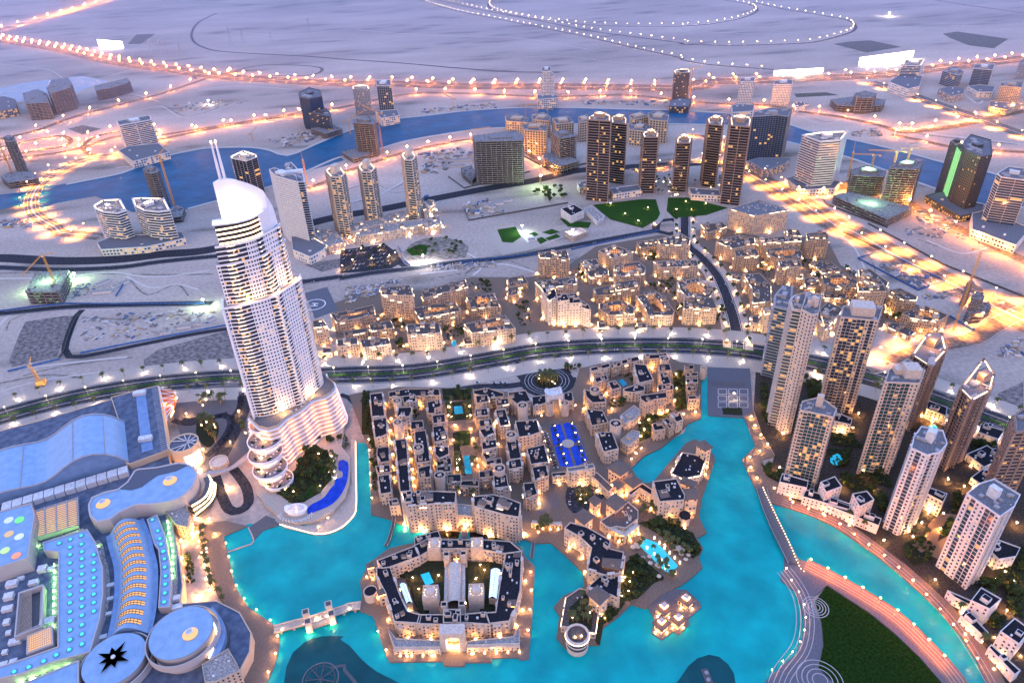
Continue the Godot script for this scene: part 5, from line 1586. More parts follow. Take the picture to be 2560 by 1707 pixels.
func build_hotel() -> void:
	M.hotel_white = mat(Color(0.74,0.72,0.74), 0.55)
	M.soffit = glow(Color(1.0,0.84,0.64), 4.0)
	var N := 60
	var F := arc_pts("X 525 615 700 575 800 545 900 500 1000 420 1060 370 1095 290", 45.0, N)
	var c := F[N / 2] - arc_n(F, N / 2) * 8.0
	var t := thing("hotel_tower", "white crescent hotel tower with curved sail top and twin masts", "hotel", Vector3(c.x, 0, c.z))
	var Z := [[0.0,0.04, "w"], [0.04,0.25, "b", 1.6], [0.25,0.45, "w"], [0.45,0.60, "b", 1.8], [0.60,0.80, "w"], [0.80,1.0, "b", 2.2]]
	crescent(t, F, 0.0,0, N, 45.0,160.0,17.0, Z)
	crescent(t, F, 6.0,2,58,160.0,196.0,9.0, [[0.0,0.04, "w"], [0.04,0.28, "b", 1.4], [0.28,0.46, "w"], [0.46,0.66, "b", 1.6], [0.66,0.80, "w"], [0.80,1.0, "b", 1.6]])
	crescent(t, F, 6.5,4,56,196.0,212.0,8.0, [[0.0,0.34, "b", 0.6], [0.34,0.5, "w"], [0.5,0.62, "b", 0.2], [0.62,0.84, "w"], [0.84,1.0, "b", 1.4]])
	var lounge := MB.new()
	var glass := MB.new()
	var ledge := MB.new()
	for i in range(7,36):
		var a := flat(F[i] - arc_n(F, i) * 6.5)
		var b := flat(F[i + 1] - arc_n(F, i + 1) * 6.5)
		glass.quad(a + Vector3(0,212,0), b + Vector3(0,212,0), b + Vector3(0,231,0), a + Vector3(0,231,0))
		for y in [214.5,218.5,222.5,226.5]:
			var oa := flat(F[i] - arc_n(F, i) * 5.4) + Vector3(0, y, 0)
			var ob := flat(F[i + 1] - arc_n(F, i + 1) * 5.4) + Vector3(0, y, 0)
			lounge.quad(oa, ob, ob + Vector3(0,0.6,0), oa + Vector3(0,0.6,0))
			lounge.quad(oa + Vector3(0,0.6,0), ob + Vector3(0,0.6,0), b + Vector3(0, float(y) + 0.6,0), a + Vector3(0, float(y) + 0.6,0))
	for i in range(6,40):
		var k0 := -4.5 + 2.5 * sin(PI * (i - 6) / 34.0)
		var k1 := -4.5 + 2.5 * sin(PI * (i - 5) / 34.0)
		var a := flat(F[i] + arc_n(F, i) * k0)
		var b := flat(F[i + 1] + arc_n(F, i + 1) * k1)
		var d := flat(F[i + 1] - arc_n(F, i + 1) * 15.0)
		var e := flat(F[i] - arc_n(F, i) * 15.0)
		var u := Vector3(0,232.4,0)
		var l := Vector3(0,231,0)
		ledge.quad(a + u, b + u, d + u, e + u)
		ledge.quad(a + l, b + l, b + u, a + u)
		ledge.quad(e + l, d + l, b + l, a + l)
	part(t, "lounge_glazing", glass, M.pane_dark)
	part(t, "lounge_light_bands", lounge, M.soffit, true)
	part(t, "roof_ledge", ledge, M.hotel_white)
	var sail := MB.new()
	var prev_f := Vector3.ZERO
	var prev_b := Vector3.ZERO
	var prev_y := 0.0
	for i in range(12, N + 1):
		var ys := [263.0,265.0,265.0,263.5,262.0,260.0,257.0,253.0,247.5,242.0,236.0,228.0,180.0]
		var q := (i - 12) / 4.0
		var y: float = lerpf(ys[int(q)], ys[mini(int(q) + 1,12)], q - int(q))
		if i > 56:
			y = 228.0 - 48.0 * pow((i - 56) / 4.0,1.6)
		var f := flat(F[i] - arc_n(F, i) * 9.0)
		var b := flat(F[i] - arc_n(F, i) * 13.0)
		if i > 12:
			sail.quad(prev_f + Vector3(0,45,0), f + Vector3(0,45,0), f + Vector3(0, y, 0), prev_f + Vector3(0, prev_y, 0))
			sail.quad(b + Vector3(0,45,0), prev_b + Vector3(0,45,0), prev_b + Vector3(0, prev_y, 0), b + Vector3(0, y, 0))
			sail.quad(prev_f + Vector3(0, prev_y, 0), f + Vector3(0, y, 0), b + Vector3(0, y, 0), prev_b + Vector3(0, prev_y, 0))
		else:
			sail.quad(b + Vector3(0,45,0), f + Vector3(0,45,0), f + Vector3(0, y, 0), b + Vector3(0, y, 0))
		prev_f = f
		prev_b = b
		prev_y = y
	part(t, "sail_wall", sail, M.hotel_white)
	var fin := MB.new()
	var n0 := arc_n(F, 0)
	var d0 := (F[1] - F[0]).normalized()
	var p0 := flat(F[0]) - d0 * 0.8 - n0 * 8.0
	fin.obox(Vector3(p0.x, 6, p0.z), d0 * 0.9, n0 * 9.6,155.0)
	part(t, "end_fin", fin, M.hotel_white)
	var rib := MB.new()
	var r0 := flat(F[31] + arc_n(F, 31) * 2.6)
	rib.obox(Vector3(r0.x, 45, r0.z), (F[32] - F[31]).normalized() * 0.5, arc_n(F, 31) * 0.8,118.0)
	part(t, "front_rib", rib, M.hotel_white)
	for k in 2:
		var m := MB.new()
		var b := flat(F[17 + k * 3] - arc_n(F, 17 + k * 3) * 10.5)
		m.lathe(Vector3(b.x, 240, b.z), [[1.3,0.0], [1.2,36.0], [0.6,53.0], [0.02,54.0]], 8)
		var mm := part(t, "mast", m, M.hotel_white)
		var tip := MB.new()
		tip.lathe(Vector3(b.x, 294, b.z), [[0.5,0.0], [0.5,0.8], [0.02,1.2]], 6)
		part(t, "mast_lamp", tip, M.sodium)
	for a in [[17,236.0,0.0,1500.0], [27,236.0,0.0,1500.0]]:
		var p := flat(F[a[0]] - arc_n(F, a[0]) * 5.5)
		omni(t, p + Vector3(0, a[1], 0) - t.position, a[3] * 0.35, Color(1.0,0.93,0.86), 0.4)
	for a in [[15,164.0], [34,164.0], [50,164.0], [18,49.0], [40,49.0]]:
		var p := flat(F[a[0]] + arc_n(F, a[0]) * (0.6 if a[1] > 100 else 4.0))
		wall_lamp(t, p - t.position, a[1], 260.0)
	build_hotel_podium(F)
func disc_at(k: String, x: float, y: float, rx: float, h: float) -> Array:
	var p := at(k, x, y, h)
	var q := at(k, x + rx, y, h)
	return [p, p.distance_to(q)]
func build_hotel_podium(F: PackedVector3Array) -> void:
	var s := "X 500 640 560 700 640 715 720 690 790 620 900 560 1010 470 1120 440 1195 380 1190 320 1130 280 1060 250 520 560"
	var pts := ccw(path(s, 45.0))
	pts.append(pts[0])
	pts = smooth_path(pts, 5.0)
	pts.remove_at(pts.size() - 1)
	var c := centre(pts)
	var t := thing("hotel_podium", "curved terraced hotel base with glowing orange storey bands", "building", Vector3(c.x, 0, c.z))
	var slabs := MB.new()
	var glass := MB.new()
	var gl := MB.new()
	for f in 10:
		var y := 4.0 + f * 4.3
		var grow := (9 - f) * 0.55
		var o := inset(pts, -1.2 - grow)
		var m := inset(pts, 0.6 - grow)
		slabs.walls(o, y - 0.4, y + 0.8)
		for i in o.size():
			var j := (i + 1) % o.size()
			for yy in [y + 0.8]:
				var u := Vector3(0, yy, 0)
				slabs.quad(flat(o[i]) + u, flat(o[j]) + u, flat(m[j]) + u, flat(m[i]) + u)
			var u2 := Vector3(0, y - 0.4,0)
			slabs.quad(flat(m[i]) + u2, flat(m[j]) + u2, flat(o[j]) + u2, flat(o[i]) + u2)
			if faces_eye(o[i], o[j]) and f > 0:
				var e := flat(o[i]).lerp(flat(m[i]), 0.5)
				var g2 := flat(o[j]).lerp(flat(m[j]), 0.5)
				if i % 2 == 0:
					gl.beam(e + Vector3(0, y - 0.7,0), g2 + Vector3(0, y - 0.7,0), 0.25)
		glass.walls(m, y + 0.8, y + 3.9)
	var top := MB.new()
	top.poly(inset(pts, 0.4), 43.8)
	part(t, "terrace_slabs", slabs, M.hotel_white, true)
	part(t, "glazing", glass, M.stone, true)
	part(t, "soffit_lights", gl, M.amber_line, true)
	part(t, "roof", top, M.roof_grey)
	for x in [[830,565,940,870], [872,545,982,838], [915,515,1020,805], [952,495,1060,780], [985,472,1100,755]]:
		var a := at("X", x[0], x[1], 46.0)
		var b := at("X", x[2], x[3], 1.0)
		var r := MB.new()
		r.beam(a, b, 0.9,1.6)
		part(t, "leaning_rib", r, M.hotel_white)
	for p in [[700,800], [860,830], [1010,760], [1150,690]]:
		var q := at("X", p[0], p[1], 2.0)
		wall_lamp(t, q - t.position, 2.0,160.0)
	var k := 0
	for a in [["X", 620,660,135,40.0], ["X", 610,800,140,31.0], ["Y", 480,175,140,23.0], ["Y", 520,300,140,15.0], ["Y", 590,400,120,7.5]]:
		var dd := disc_at(a[0], a[1], a[2], a[3], a[4])
		var p: Vector3 = dd[0]
		var r: float = dd[1]
		k += 1
		var o := thing("round_terrace", ["uppermost", "second", "third", "fourth", "lowest"][k - 1] + " round white terrace stepping down from the hotel", "terrace", Vector3(p.x, 0, p.z), "round hotel terraces")
		var w := MB.new()
		w.lathe(Vector3(p.x, 0, p.z), [[r - 2.5,0.5], [r - 2.5, a[4] - 3.5], [r, a[4] - 2.2], [r + 0.3, a[4] + 0.2], [r + 0.3, a[4] + 1.2], [r - 0.4, a[4] + 1.2], [r - 0.4, a[4]]], 36)
		part(o, "wall", w, M.hotel_white)
		var deck := MB.new()
		deck.lathe(Vector3(p.x, 0, p.z), [[r - 0.4, a[4]], [0.01, a[4] + 0.01]], 36)
		part(o, "deck", deck, M.roof_grey)
		var li := MB.new()
		li.lathe(Vector3(p.x, 0, p.z), [[r - 2.2, a[4] - 4.4], [r - 2.1, a[4] - 4.0]], 36)
		part(o, "light_ring", li, M.amber_line)
		var fu := MB.new()
		for q in 14:
			var an := TAU * q / 14.0 + k
			var rr := r * rng.randf_range(0.3,0.8)
			fu.box(Vector3(p.x + cos(an) * rr, a[4] + 0.02, p.z + sin(an) * rr), Vector3(1.6,0.7,1.0), an)
		part(o, "tables", fu, M.white, true)
		var pl := MB.new()
		for q in 5:
			var an := TAU * q / 5.0 + k * 2
			pl.box(Vector3(p.x + cos(an) * r * 0.7, a[4] + 0.02, p.z + sin(an) * r * 0.7), Vector3(4.0,0.8,1.6), an)
		part(o, "planters", pl, M.hedge, true)
		wall_lamp(o, Vector3(0,0, r + 2.0), maxf(a[4] - 6.0,1.0), 45.0)
	slab("garden_terrace", "Y 400 500 480 610 620 725 740 765 900 745 1050 665 1150 550 1190 400 1190 200 1120 120 X 1290 600 1260 560 1100 700 900 800 Y 620 100 440 420", 0.0,3.4, M.paving)
	sheet("garden_soil", "Y 560 500 700 600 800 590 940 510 1030 400 1060 260 1000 170 900 100 830 140 720 330 640 450", 3.5, M.garden)
	sheet("garden_lawn", "Y 800 560 830 470 890 430 930 450 920 490 860 540", 3.55, M.grass)
	sheet("garden_lawn", "Y 930 350 940 280 1000 275 1020 310 1000 350", 3.55, M.grass)
	sheet("hotel_pool", "Y 835 690 1030 612 1130 500 1172 380 1172 250 1100 240 1095 320 1125 330 1125 380 1070 395 1060 440 1030 470 980 540 930 575 870 605 830 640", 3.6, M.pool_blue, 3.0)
	slab("lakeside_walk", "Y 560 740 640 800 760 828 900 862 1010 855 1130 805 1230 705 1252 600 1245 60 1200 60 1190 300 1210 420 1190 560 1100 690 980 760 800 790 650 750 590 700", 0.0,1.2, M.paving)
	var rail := path("Y 600 775 760 820 900 853 1010 846 1125 797 1222 700 1245 600 1240 300 1238 80", 1.6)
	rail = smooth_path(rail, 4.0)
	var lr := MB.new()
	for i in rail.size() - 1:
		lr.beam(rail[i], rail[i + 1], 0.35)
	var rt := thing("lit_railing", "glowing railing curving along the hotel's lake walk", "railing", rail[0])
	part(rt, "light_line", lr, M.soffit)
	var pv := disc_at("Y", 735,640,95,8.0)
	var pp: Vector3 = pv[0]
	var o := thing("oval_pavilion", "white ribbed oval pavilion beside the hotel pool", "pavilion", Vector3(pp.x, 3.4, pp.z))
	var w := MB.new()
	w.lathe(Vector3(pp.x, 3.4, pp.z), [[pv[1] * 0.8,0.0], [pv[1] * 0.8,3.6], [pv[1], 4.0], [pv[1], 4.6], [pv[1] * 0.7,4.9]], 28,1.0,0.62)
	part(o, "ring_roof", w, M.hotel_white)
	var sl := MB.new()
	for q in 13:
		var x: float = (q - 6) * pv[1] * 0.1
		sl.box(Vector3(pp.x + x, 7.6, pp.z), Vector3(0.5,0.5, pv[1] * 0.8), 0.0)
	part(o, "slats", sl, M.hotel_white)
	var dk := MB.new()
	dk.lathe(Vector3(pp.x - pv[1] * 0.75,8.2, pp.z - 1.0), [[2.4,0.0], [2.6,0.8], [0.02,1.1]], 16)
	part(o, "cap", dk, M.hotel_white)
	var tb := MB.new()
	for q in 40:
		var an := PI * 0.95 - q * 0.045 * PI * 0.5
		var rr: float = pv[1] * (1.25 + 0.12 * (q % 3))
		tb.box(Vector3(pp.x + cos(an) * rr * 1.1,3.42, pp.z + absf(sin(an)) * rr * 0.8), Vector3(1.0,0.7,1.0), an)
	part(o, "tables", tb, M.white, true)
	wall_lamp(o, Vector3(0,0,0), 1.5,30.0)
func roofed(called: String, s: String, h0: float, h: float, wall: Material, roof: Material, label: String, lip := 0.8, smooth := 0.0) -> Node3D:
	var p := path(s, h)
	if smooth > 0:
		p.append(p[0])
		p = smooth_path(p, smooth)
		p.remove_at(p.size() - 1)
	p = ccw(p)
	var c := centre(p)
	var t := thing(called, label, "building", Vector3(c.x, h0, c.z), "roofs of the shopping mall")
	var w := MB.new()
	w.walls(p, h0, h)
	w.ring(p, inset(p, lip), h, h + 0.9)
	part(t, "wall", w, wall)
	var r := MB.new()
	r.poly(inset(p, lip), h + 0.2)
	part(t, "roof", r, roof)
	return t
func oculus(t: Node3D, k: String, x: float, y: float, rx: float, h: float) -> void:
	var d := disc_at(k, x, y, rx, h)
	var p: Vector3 = d[0]
	var r: float = d[1]
	var a := MB.new()
	a.lathe(Vector3(p.x, h, p.z), [[r, 0.2], [r * 0.45, r * 0.5]], 20)
	part(t, "skylight_cone", a, M.skylight)
	var b := MB.new()
	b.lathe(Vector3(p.x, h, p.z), [[r * 0.45, r * 0.5 - 0.2], [r * 0.5, r * 0.5 + 0.5], [r * 0.35, r * 0.5 + 0.5], [r * 0.3, r * 0.4], [0.01, r * 0.4]], 20)
	part(t, "skylight_cap", b, M.white)
func build_mall() -> void:
	M.metal_roof = mat(Color(0.24,0.38,0.55), 0.45,0.15, noise_tex(31,0.01, Color(0.86,0.88,0.9), Color(1,1,1), 512,4), 0.02)
	M.metal_roof2 = mat(Color(0.17,0.28,0.46), 0.5,0.1, noise_tex(32,0.01, Color(0.8,0.82,0.86), Color(1,1,1), 512,4), 0.02)
	M.deck_blue = mat(Color(0.15,0.18,0.235), 0.85,0.0, noise_tex(33,0.01, Color(0.7,0.7,0.75), Color(1,1,1), 512,4), 0.02)
	M.mall_wall = mat(Color(0.42,0.38,0.37), 0.8)
	M.mall_sand = mat(Color(0.56,0.42,0.30), 0.8)
	M.skylight = glow(Color(1.0,0.74,0.44), 0.49, Color(0.5,0.4,0.3))
	M.glass_roof = mat(Color(0.05,0.05,0.075), 0.12)
	M.dot_green = glow(Color(0.3,0.95,0.8), 0.48, Color(0.1,0.5,0.5))
	roofed("mall_hall", "D -80 1410 300 1310 870 1140 1085 1080 1140 1500 G 1180 120 1180 380 1140 420 1200 560 1235 760 1250 900 1230 1020 1480 1000 1640 1080 1720 1220 1710 1350 1620 1520 1500 1700 -100 1700 -100 500", 0.0,11.0, M.mall_sand, M.deck_blue, "broad mall podium of blue grey decks beside the lake")
	var A := at("Z", -40,470,16.0)
	var B := at("Z", 865,205,16.0)
	var shift := at("D", 620,1235,36.0) - at("Z", 620,108,36.0)
	var prof := [[0.0,7.0], [0.1,7.5], [0.2,6.5], [0.3,5.0], [0.38,5.5], [0.46,9.0], [0.54,14.0], [0.62,18.0], [0.70,20.0], [0.78,19.5], [0.86,16.0], [0.93,10.0], [1.0,1.0]]
	var w := MB.new()
	var face := MB.new()
	var face2 := MB.new()
	var seam := MB.new()
	for i in prof.size() - 1:
		var a := A.lerp(B, prof[i][0]) + Vector3(0, prof[i][1], 0)
		var b := A.lerp(B, prof[i + 1][0]) + Vector3(0, prof[i + 1][1], 0)
		for j in 8:
			var s0 := shift * (j / 8.0)
			var s1 := shift * ((j + 1) / 8.0)
			w.quad(a + s0, b + s0, b + s1, a + s1)
		face.quad(flat(a) + Vector3(0,11,0), flat(b) + Vector3(0,11,0), b, a)
		face2.quad(flat(b) + shift + Vector3(0,11,0), flat(a) + shift + Vector3(0,11,0), a + shift, b + shift)
		var up := Vector3(0,0.4,0)
		seam.beam(a + up, b + up, 1.6,0.8)
		seam.beam(a + up + shift, b + up + shift, 1.6,0.8)
		if i in [2,7,10]:
			seam.beam(a + up * 0.5, a + up * 0.5 + shift, 0.7,0.5)
	var t := thing("wave_roof_hall", "long mall hall under a blue metal wave roof", "building", Vector3(A.x, 11, A.z), "roofs of the shopping mall")
	part(t, "roof", w, M.metal_roof)
	part(t, "gable", face, M.metal_roof2)
	part(t, "gable", face2, M.metal_roof2)
	part(t, "edge_trim", seam, M.grey_wall)
	for i in 12:
		var p := at("Z", 5 + i * 71.0,505 - i * 21.5,16.0)
		var q := at("Z", 76 + i * 71.0,483.5 - i * 21.5,16.0)
		var d := (q - p)
		var n := d.normalized().cross(Vector3.UP)
		var mb := MB.new()
		var m := (p + q) / 2
		mb.obox(Vector3(m.x, 11.0, m.z), d * 0.46, n * 5.0,5.5)
		single("skylight_box", mb, M.white, "white square skylight box in the row beside the wave roof", "skylight", "row of skylight boxes")
	t = roofed("bean_roof_hall", "Z 590 490 615 440 700 405 790 385 850 340 900 262 925 250 1050 238 1200 208 1280 225 1322 270 1312 340 1250 420 1150 470 1000 492 900 498 800 545 740 590 650 610 600 570", 11.0,24.0, M.mall_wall, M.metal_roof, "bean shaped blue roof with two cone skylights", 1.6,6.0)
	var gl := MB.new()
	gl.poly(path("Z 800 382 850 345 905 266 930 256 1050 244 1200 214 1262 224 1180 262 1060 290 1000 330 950 368 880 390", 24.4), 24.5)
	part(t, "glass_crescent", gl, M.glass_roof)
	oculus(t, "Z", 690,482,44,24.3)
	oculus(t, "Z", 1140,328,44,24.3)
	for i in 3:
		var tr := arc_b([[470 + i * 12,490 + i * 30], [560 + i * 20,430 + i * 12], [590 + i * 16,340 + i * 8], [575 + i * 18,300 + i * 25]], 16.0 - i * 4.5,4.0)
		var tt := thing("dining_terrace", ["upper", "middle", "lower"][i] + " curved dining terrace with glowing edge round the bean roof", "terrace", tr[0], "curved dining terraces")
		var mb := MB.new()
		ribbon(mb, tr, 5.0, tr[0].y, 0.0,4.0)
		part(tt, "deck", mb, M.charcoal)
		var ln := MB.new()
		ribbon(ln, tr, 0.7, tr[0].y + 0.8,2.4,1.0)
		part(tt, "light_edge", ln, M.soffit)
	barrel_vault()
	t = roofed("skylight_roof", "Z 285 745 585 655 640 740 670 850 a 690 120 692 300 670 470 605 692 330 765 150 835 -40 880 -40 800 160 735 385 655 390 20 Z 290 800", 11.0,19.0, M.mall_wall, M.metal_roof, "long flat blue roof dotted with green skylight domes")
	var dots := []
	for y in [35,90,145,195,247,303,358,418,478,540,605]:
		dots.append(["a", 468, y])
	for y in [15,62,113,165,220,275,330,383,442,506,568,635]:
		dots.append(["a", 548, y])
	for y in [35,88,138,190,243,300,356,414]:
		dots.append(["a", 628, y])
	for q in [["Z", 395,748], ["Z", 470,722], ["Z", 543,697], ["Z", 468,775], ["Z", 545,755], ["a", 375,708], ["a", 462,672], ["a", 190,790], ["a", 92,820], ["a", 290,750]]:
		dots.append(q)
	for q in dots:
		sky_dome(t, q[0], q[1], q[2], 19.4)
	t = roofed("skylight_roof", "Z 985 590 1055 556 1110 700 1140 890 a 1150 230 1140 390 1062 396 1078 150 1062 0 Z 1035 760", 11.0,17.0, M.mall_wall, M.metal_roof, "narrow curved blue roof with one row of green domes")
	for q in [["Z", 1022,590], ["Z", 1058,665], ["Z", 1072,717], ["Z", 1080,755], ["Z", 1092,803], ["a", 1098,12], ["a", 1103,63], ["a", 1105,118], ["a", 1110,178], ["a", 1108,233], ["a", 1106,292], ["a", 1101,352]]:
		sky_dome(t, q[0], q[1], q[2], 17.4)
	green_strip("Z 640 730 672 760 690 860 a 705 100 720 250 705 400 660 560 612 690", 12.5, "green lit service gap beside the domed roof")
	green_strip("Z 1140 600 1150 680 1175 800 a 1170 100 1175 220 1160 360", 12.5, "green lit service gap beside the narrow roof")
	green_strip("Z 250 760 420 700 560 650", 12.5, "green lit service gap below the lattice atrium")
	green_strip("a 380 100 378 300 374 500 365 640", 12.5, "green lit service gap beside the louvred pit")
	green_strip("a 140 880 380 800 600 710", 12.5, "green lit service gap in front of the slab roof")
	t = roofed("disc_roof_block", "Z -60 550 208 482 232 560 185 850 -60 930", 11.0,25.0, M.mall_wall, M.metal_roof, "pale blue roof with six coloured round skylights")
	var cols := [Color(0.75,0.85,1.0), Color(0.35,1.0,0.4), Color(0.85,0.7,0.4), Color(0.8,0.88,1.0), Color(0.75,0.95,0.55), Color(1.0,0.55,0.28)]
	var ci := 0
	for q in [[55,592], [127,590], [57,685], [125,703], [30,796], [105,831]]:
		var d := disc_at("Z", q[0], q[1], 27,25.4)
		var p: Vector3 = d[0]
		var mb := MB.new()
		mb.lathe(Vector3(p.x, 25.2, p.z), [[d[1], 0.0], [d[1] * 1.05,0.5], [d[1] * 0.9,0.5], [0.01,0.7]], 20)
		part(t, "round_skylight", mb, glow(cols[ci], 0.45, Color(0.4,0.4,0.4)))
		ci += 1
	t = roofed("lattice_atrium", "Z 222 540 518 450 524 630 228 718", 11.0,15.0, M.mall_wall, M.skylight, "glowing atrium under a steel lattice roof")
	var lat := MB.new()
	var q4 := path("Z 222 530 518 440 524 620 228 708", 21.0)
	for i in 15:
		lat.beam(q4[0].lerp(q4[3], i / 14.0), q4[1].lerp(q4[2], i / 14.0), 0.4,0.8)
	for i in 5:
		lat.beam(q4[0].lerp(q4[1], i / 4.0), q4[3].lerp(q4[2], i / 4.0), 0.9,1.4)
	part(t, "lattice", lat, M.grey_wall)
	t = roofed("amber_court", "a 180 585 350 512 356 640 175 708", 11.0,18.0, M.mall_wall, M.skylight, "amber glass court roof in small panes")
	var gm := MB.new()
	var g4 := path("a 180 585 350 512 356 640 175 708", 18.6)
	for i in 13:
		gm.beam(g4[0].lerp(g4[1], i / 12.0), g4[3].lerp(g4[2], i / 12.0), 0.25)
	for i in 9:
		gm.beam(g4[0].lerp(g4[3], i / 8.0), g4[1].lerp(g4[2], i / 8.0), 0.25)
	part(t, "glazing_bars", gm, M.grey_wall)
	t = roofed("louvred_court", "a 122 292 285 236 275 510 95 585", 11.0,13.0, M.mall_wall, M.charcoal, "sunken court half covered by louvres", 1.2)
	var lv := MB.new()
	var l4 := path("a 118 290 210 262 210 530 92 582", 17.0)
	for i in 34:
		lv.beam(l4[0].lerp(l4[3], i / 33.0), l4[1].lerp(l4[2], i / 33.0), 0.35,0.2)
	part(t, "louvres", lv, M.stone)
	var rim := MB.new()
	var r4 := ccw(path("a 118 290 290 234 278 514 90 588", 18.0))
	rim.ring(r4, inset(r4,0.9), 11.0,18.0)
	part(t, "rim", rim, M.mall_wall)
	var plant := MB.new()
	for a in [[80,235,5], [137,195,3], [225,225,4], [285,135,5], [340,130,3], [60,320,5], [50,400,4], [45,490,4], [100,620,4], [30,690,3], [320,490,5], [55,560,3], [25,770,3], [90,760,4], [150,580,2.5], [650,30,3], [745,240,3], [740,330,2.6], [735,430,2.6], [640,615,3], [690,590,3], [1185,330,4], [1190,390,4]]:
		var p := at("a", a[0], a[1], 12.0)
		plant.box(Vector3(p.x, 11.2, p.z), Vector3(a[2] * rng.randf_range(1.0,2.0), a[2] * 0.7, a[2] * 1.1), 0.28)
	var pt := thing("roof_plant", "grey ventilation boxes scattered on the mall decks", "machinery", at("a", 80,235,11.0))
	part(pt, "boxes", plant, M.white, true)
	t = disc_hall("star_dome_hall", "a", 765,735,196,21.0, "round roof with a dark eight pointed glass star", 0.80)
	var sd := disc_at("a", 765,735,196,21.0)
	var sp: Vector3 = sd[0]
	var star := MB.new()
	for i in 8:
		var t0 := TAU * i / 8 + 0.25
		var rr: float = sd[1] * (0.62 if i % 2 == 0 else 0.45)
		var tip: Vector3 = sp + Vector3(cos(t0), 0, sin(t0)) * rr
		var a: Vector3 = sp + Vector3(cos(t0 - 0.39), 0, sin(t0 - 0.39)) * sd[1] * 0.24
		var b: Vector3 = sp + Vector3(cos(t0 + 0.39), 0, sin(t0 + 0.39)) * sd[1] * 0.24
		for q in [[a, tip], [tip, b]]:
			var u: Vector3 = q[0]
			var v: Vector3 = q[1]
			u.y = 23.2
			v.y = 23.2
			var m := Vector3(sp.x, 23.6, sp.z)
			star.tri(u, v, m, Vector3.UP)
	part(t, "glass_star", star, M.glass_roof)
	var hub := MB.new()
	hub.lathe(Vector3(sp.x, 23.4, sp.z), [[1.6,0.0], [1.3,0.8], [0.01,1.1]], 14)
	part(t, "hub", hub, M.white)
	t = disc_hall("round_roof_hall", "a", 1215,555,200,28.0, "largest round blue roof with a glowing cone skylight", 1.0)
	oculus(t, "a", 1276,566,50,29.6)
	for i in 3:
		var tr := arc_a([[1400 + i * 20,400 + i * 24], [1470 + i * 22,500 + i * 20], [1480 + i * 24,600 + i * 20], [1430 + i * 24,730 + i * 20]], 20.0 - i * 5.0,4.0)
		var tt := thing("dining_terrace", ["upper", "middle", "lower"][i] + " curved dining terrace with glowing edge beside the largest round roof", "terrace", tr[0], "curved dining terraces")
		var mb := MB.new()
		ribbon(mb, tr, 6.0, tr[0].y, 0.0,5.0)
		part(tt, "deck", mb, M.metal_roof2 if i == 0 else M.charcoal)
		var ln := MB.new()
		ribbon(ln, tr, 0.7, tr[0].y + 0.9,2.9,1.2)
		part(tt, "light_edge", ln, M.soffit)
	old_block("G 1380 1440 1560 1330 1620 1430 1640 1480 1470 1559 1400 1559 | 20", {"wall": "stone", "rooms": 0, "bays": false, "wash": 120.0, "roof": "roof_pale", "name": "mall_gatehouse", "label": "sandstone mall front with arched niches near the round roof"})
	old_block("G 1130 390 1260 320 1300 420 1280 500 1200 480 | 14", {"wall": "stone", "rooms": 0, "bays": false, "wash": 120.0, "roof": "roof_pale", "name": "mall_gatehouse", "label": "sandstone mall front below the bean shaped roof"})
	roofed("slab_roof", "a 165 897 528 745 530 1000 120 1000", 11.0,20.0, M.mall_wall, M.metal_roof, "plain blue slab roof in front of the green gaps")
	t = roofed("parking_deck", "c -80 250 120 195 320 150 408 690 80 812 30 790 -20 430", 0.0,17.0, M.mall_sand, M.deck_blue, "blue rooftop car park with painted stalls")
	var ln := MB.new()
	for i in 36:
		var f := i / 35.0
		var p := at("c", 315,165,17.3).lerp(at("c", 395,670,17.3), f)
		var q := at("c", 262,180,17.3).lerp(at("c", 342,690,17.3), f)
		ln.beam(p, q, 0.22,0.06)
	part(t, "stall_lines", ln, M.paint, true)
	for a in [[165,222,20.0], [215,605,20.0]]:
		var bx := MB.new()
		var p := at("c", a[0], a[1], 17.0)
		bx.box(Vector3(p.x, 17.2, p.z), Vector3(12.0,3.5,6.0), 0.2)
		part(t, "stair_box", bx, M.white)
	var md := MB.new()
	md.poly(path("c 130 240 210 215 275 680 180 710", 17.6), 17.5)
	part(t, "raised_deck", md, M.metal_roof2)
	var d := disc_at("c", 530,625,115,24.0)
	var p: Vector3 = d[0]
	t = thing("entrance_drum", "amber lit round entrance hall with lattice glass roof and screen", "building", Vector3(p.x, 0, p.z))
	w = MB.new()
	w.lathe(Vector3(p.x, 0, p.z), [[d[1], 0.0], [d[1], 23.0], [d[1] + 0.4,24.2], [d[1] - 0.8,24.2], [d[1] - 0.8,22.0]], 40)
	part(t, "wall", w, M.mall_sand)
	var gr := MB.new()
	gr.lathe(Vector3(p.x, 0, p.z), [[d[1] - 0.8,23.0], [0.01,23.2]], 40)
	part(t, "glass_roof", gr, M.glass_roof)
	var rb := MB.new()
	for i in 6:
		var an := TAU * i / 12.0 + 0.2
		var e: Vector3 = Vector3(cos(an), 0, sin(an)) * (d[1] - 0.8)
		rb.beam(Vector3(p.x, 23.6, p.z) - e, Vector3(p.x, 23.6, p.z) + e.rotated(Vector3.UP, 0.5), 0.6)
	part(t, "roof_ribs", rb, M.white)
	var sc := MB.new()
	for i in 10:
		var a0 := 0.15 + i * 0.115
		var a1 := a0 + 0.115
		var e0: Vector3 = p + Vector3(cos(a0), 0, sin(a0)) * (d[1] + 0.5)
		var e1: Vector3 = p + Vector3(cos(a1), 0, sin(a1)) * (d[1] + 0.5)
		sc.quad(Vector3(e1.x, 5, e1.z), Vector3(e0.x, 5, e0.z), Vector3(e0.x, 17, e0.z), Vector3(e1.x, 17, e1.z))
	part(t, "screen", sc, M.billboard)
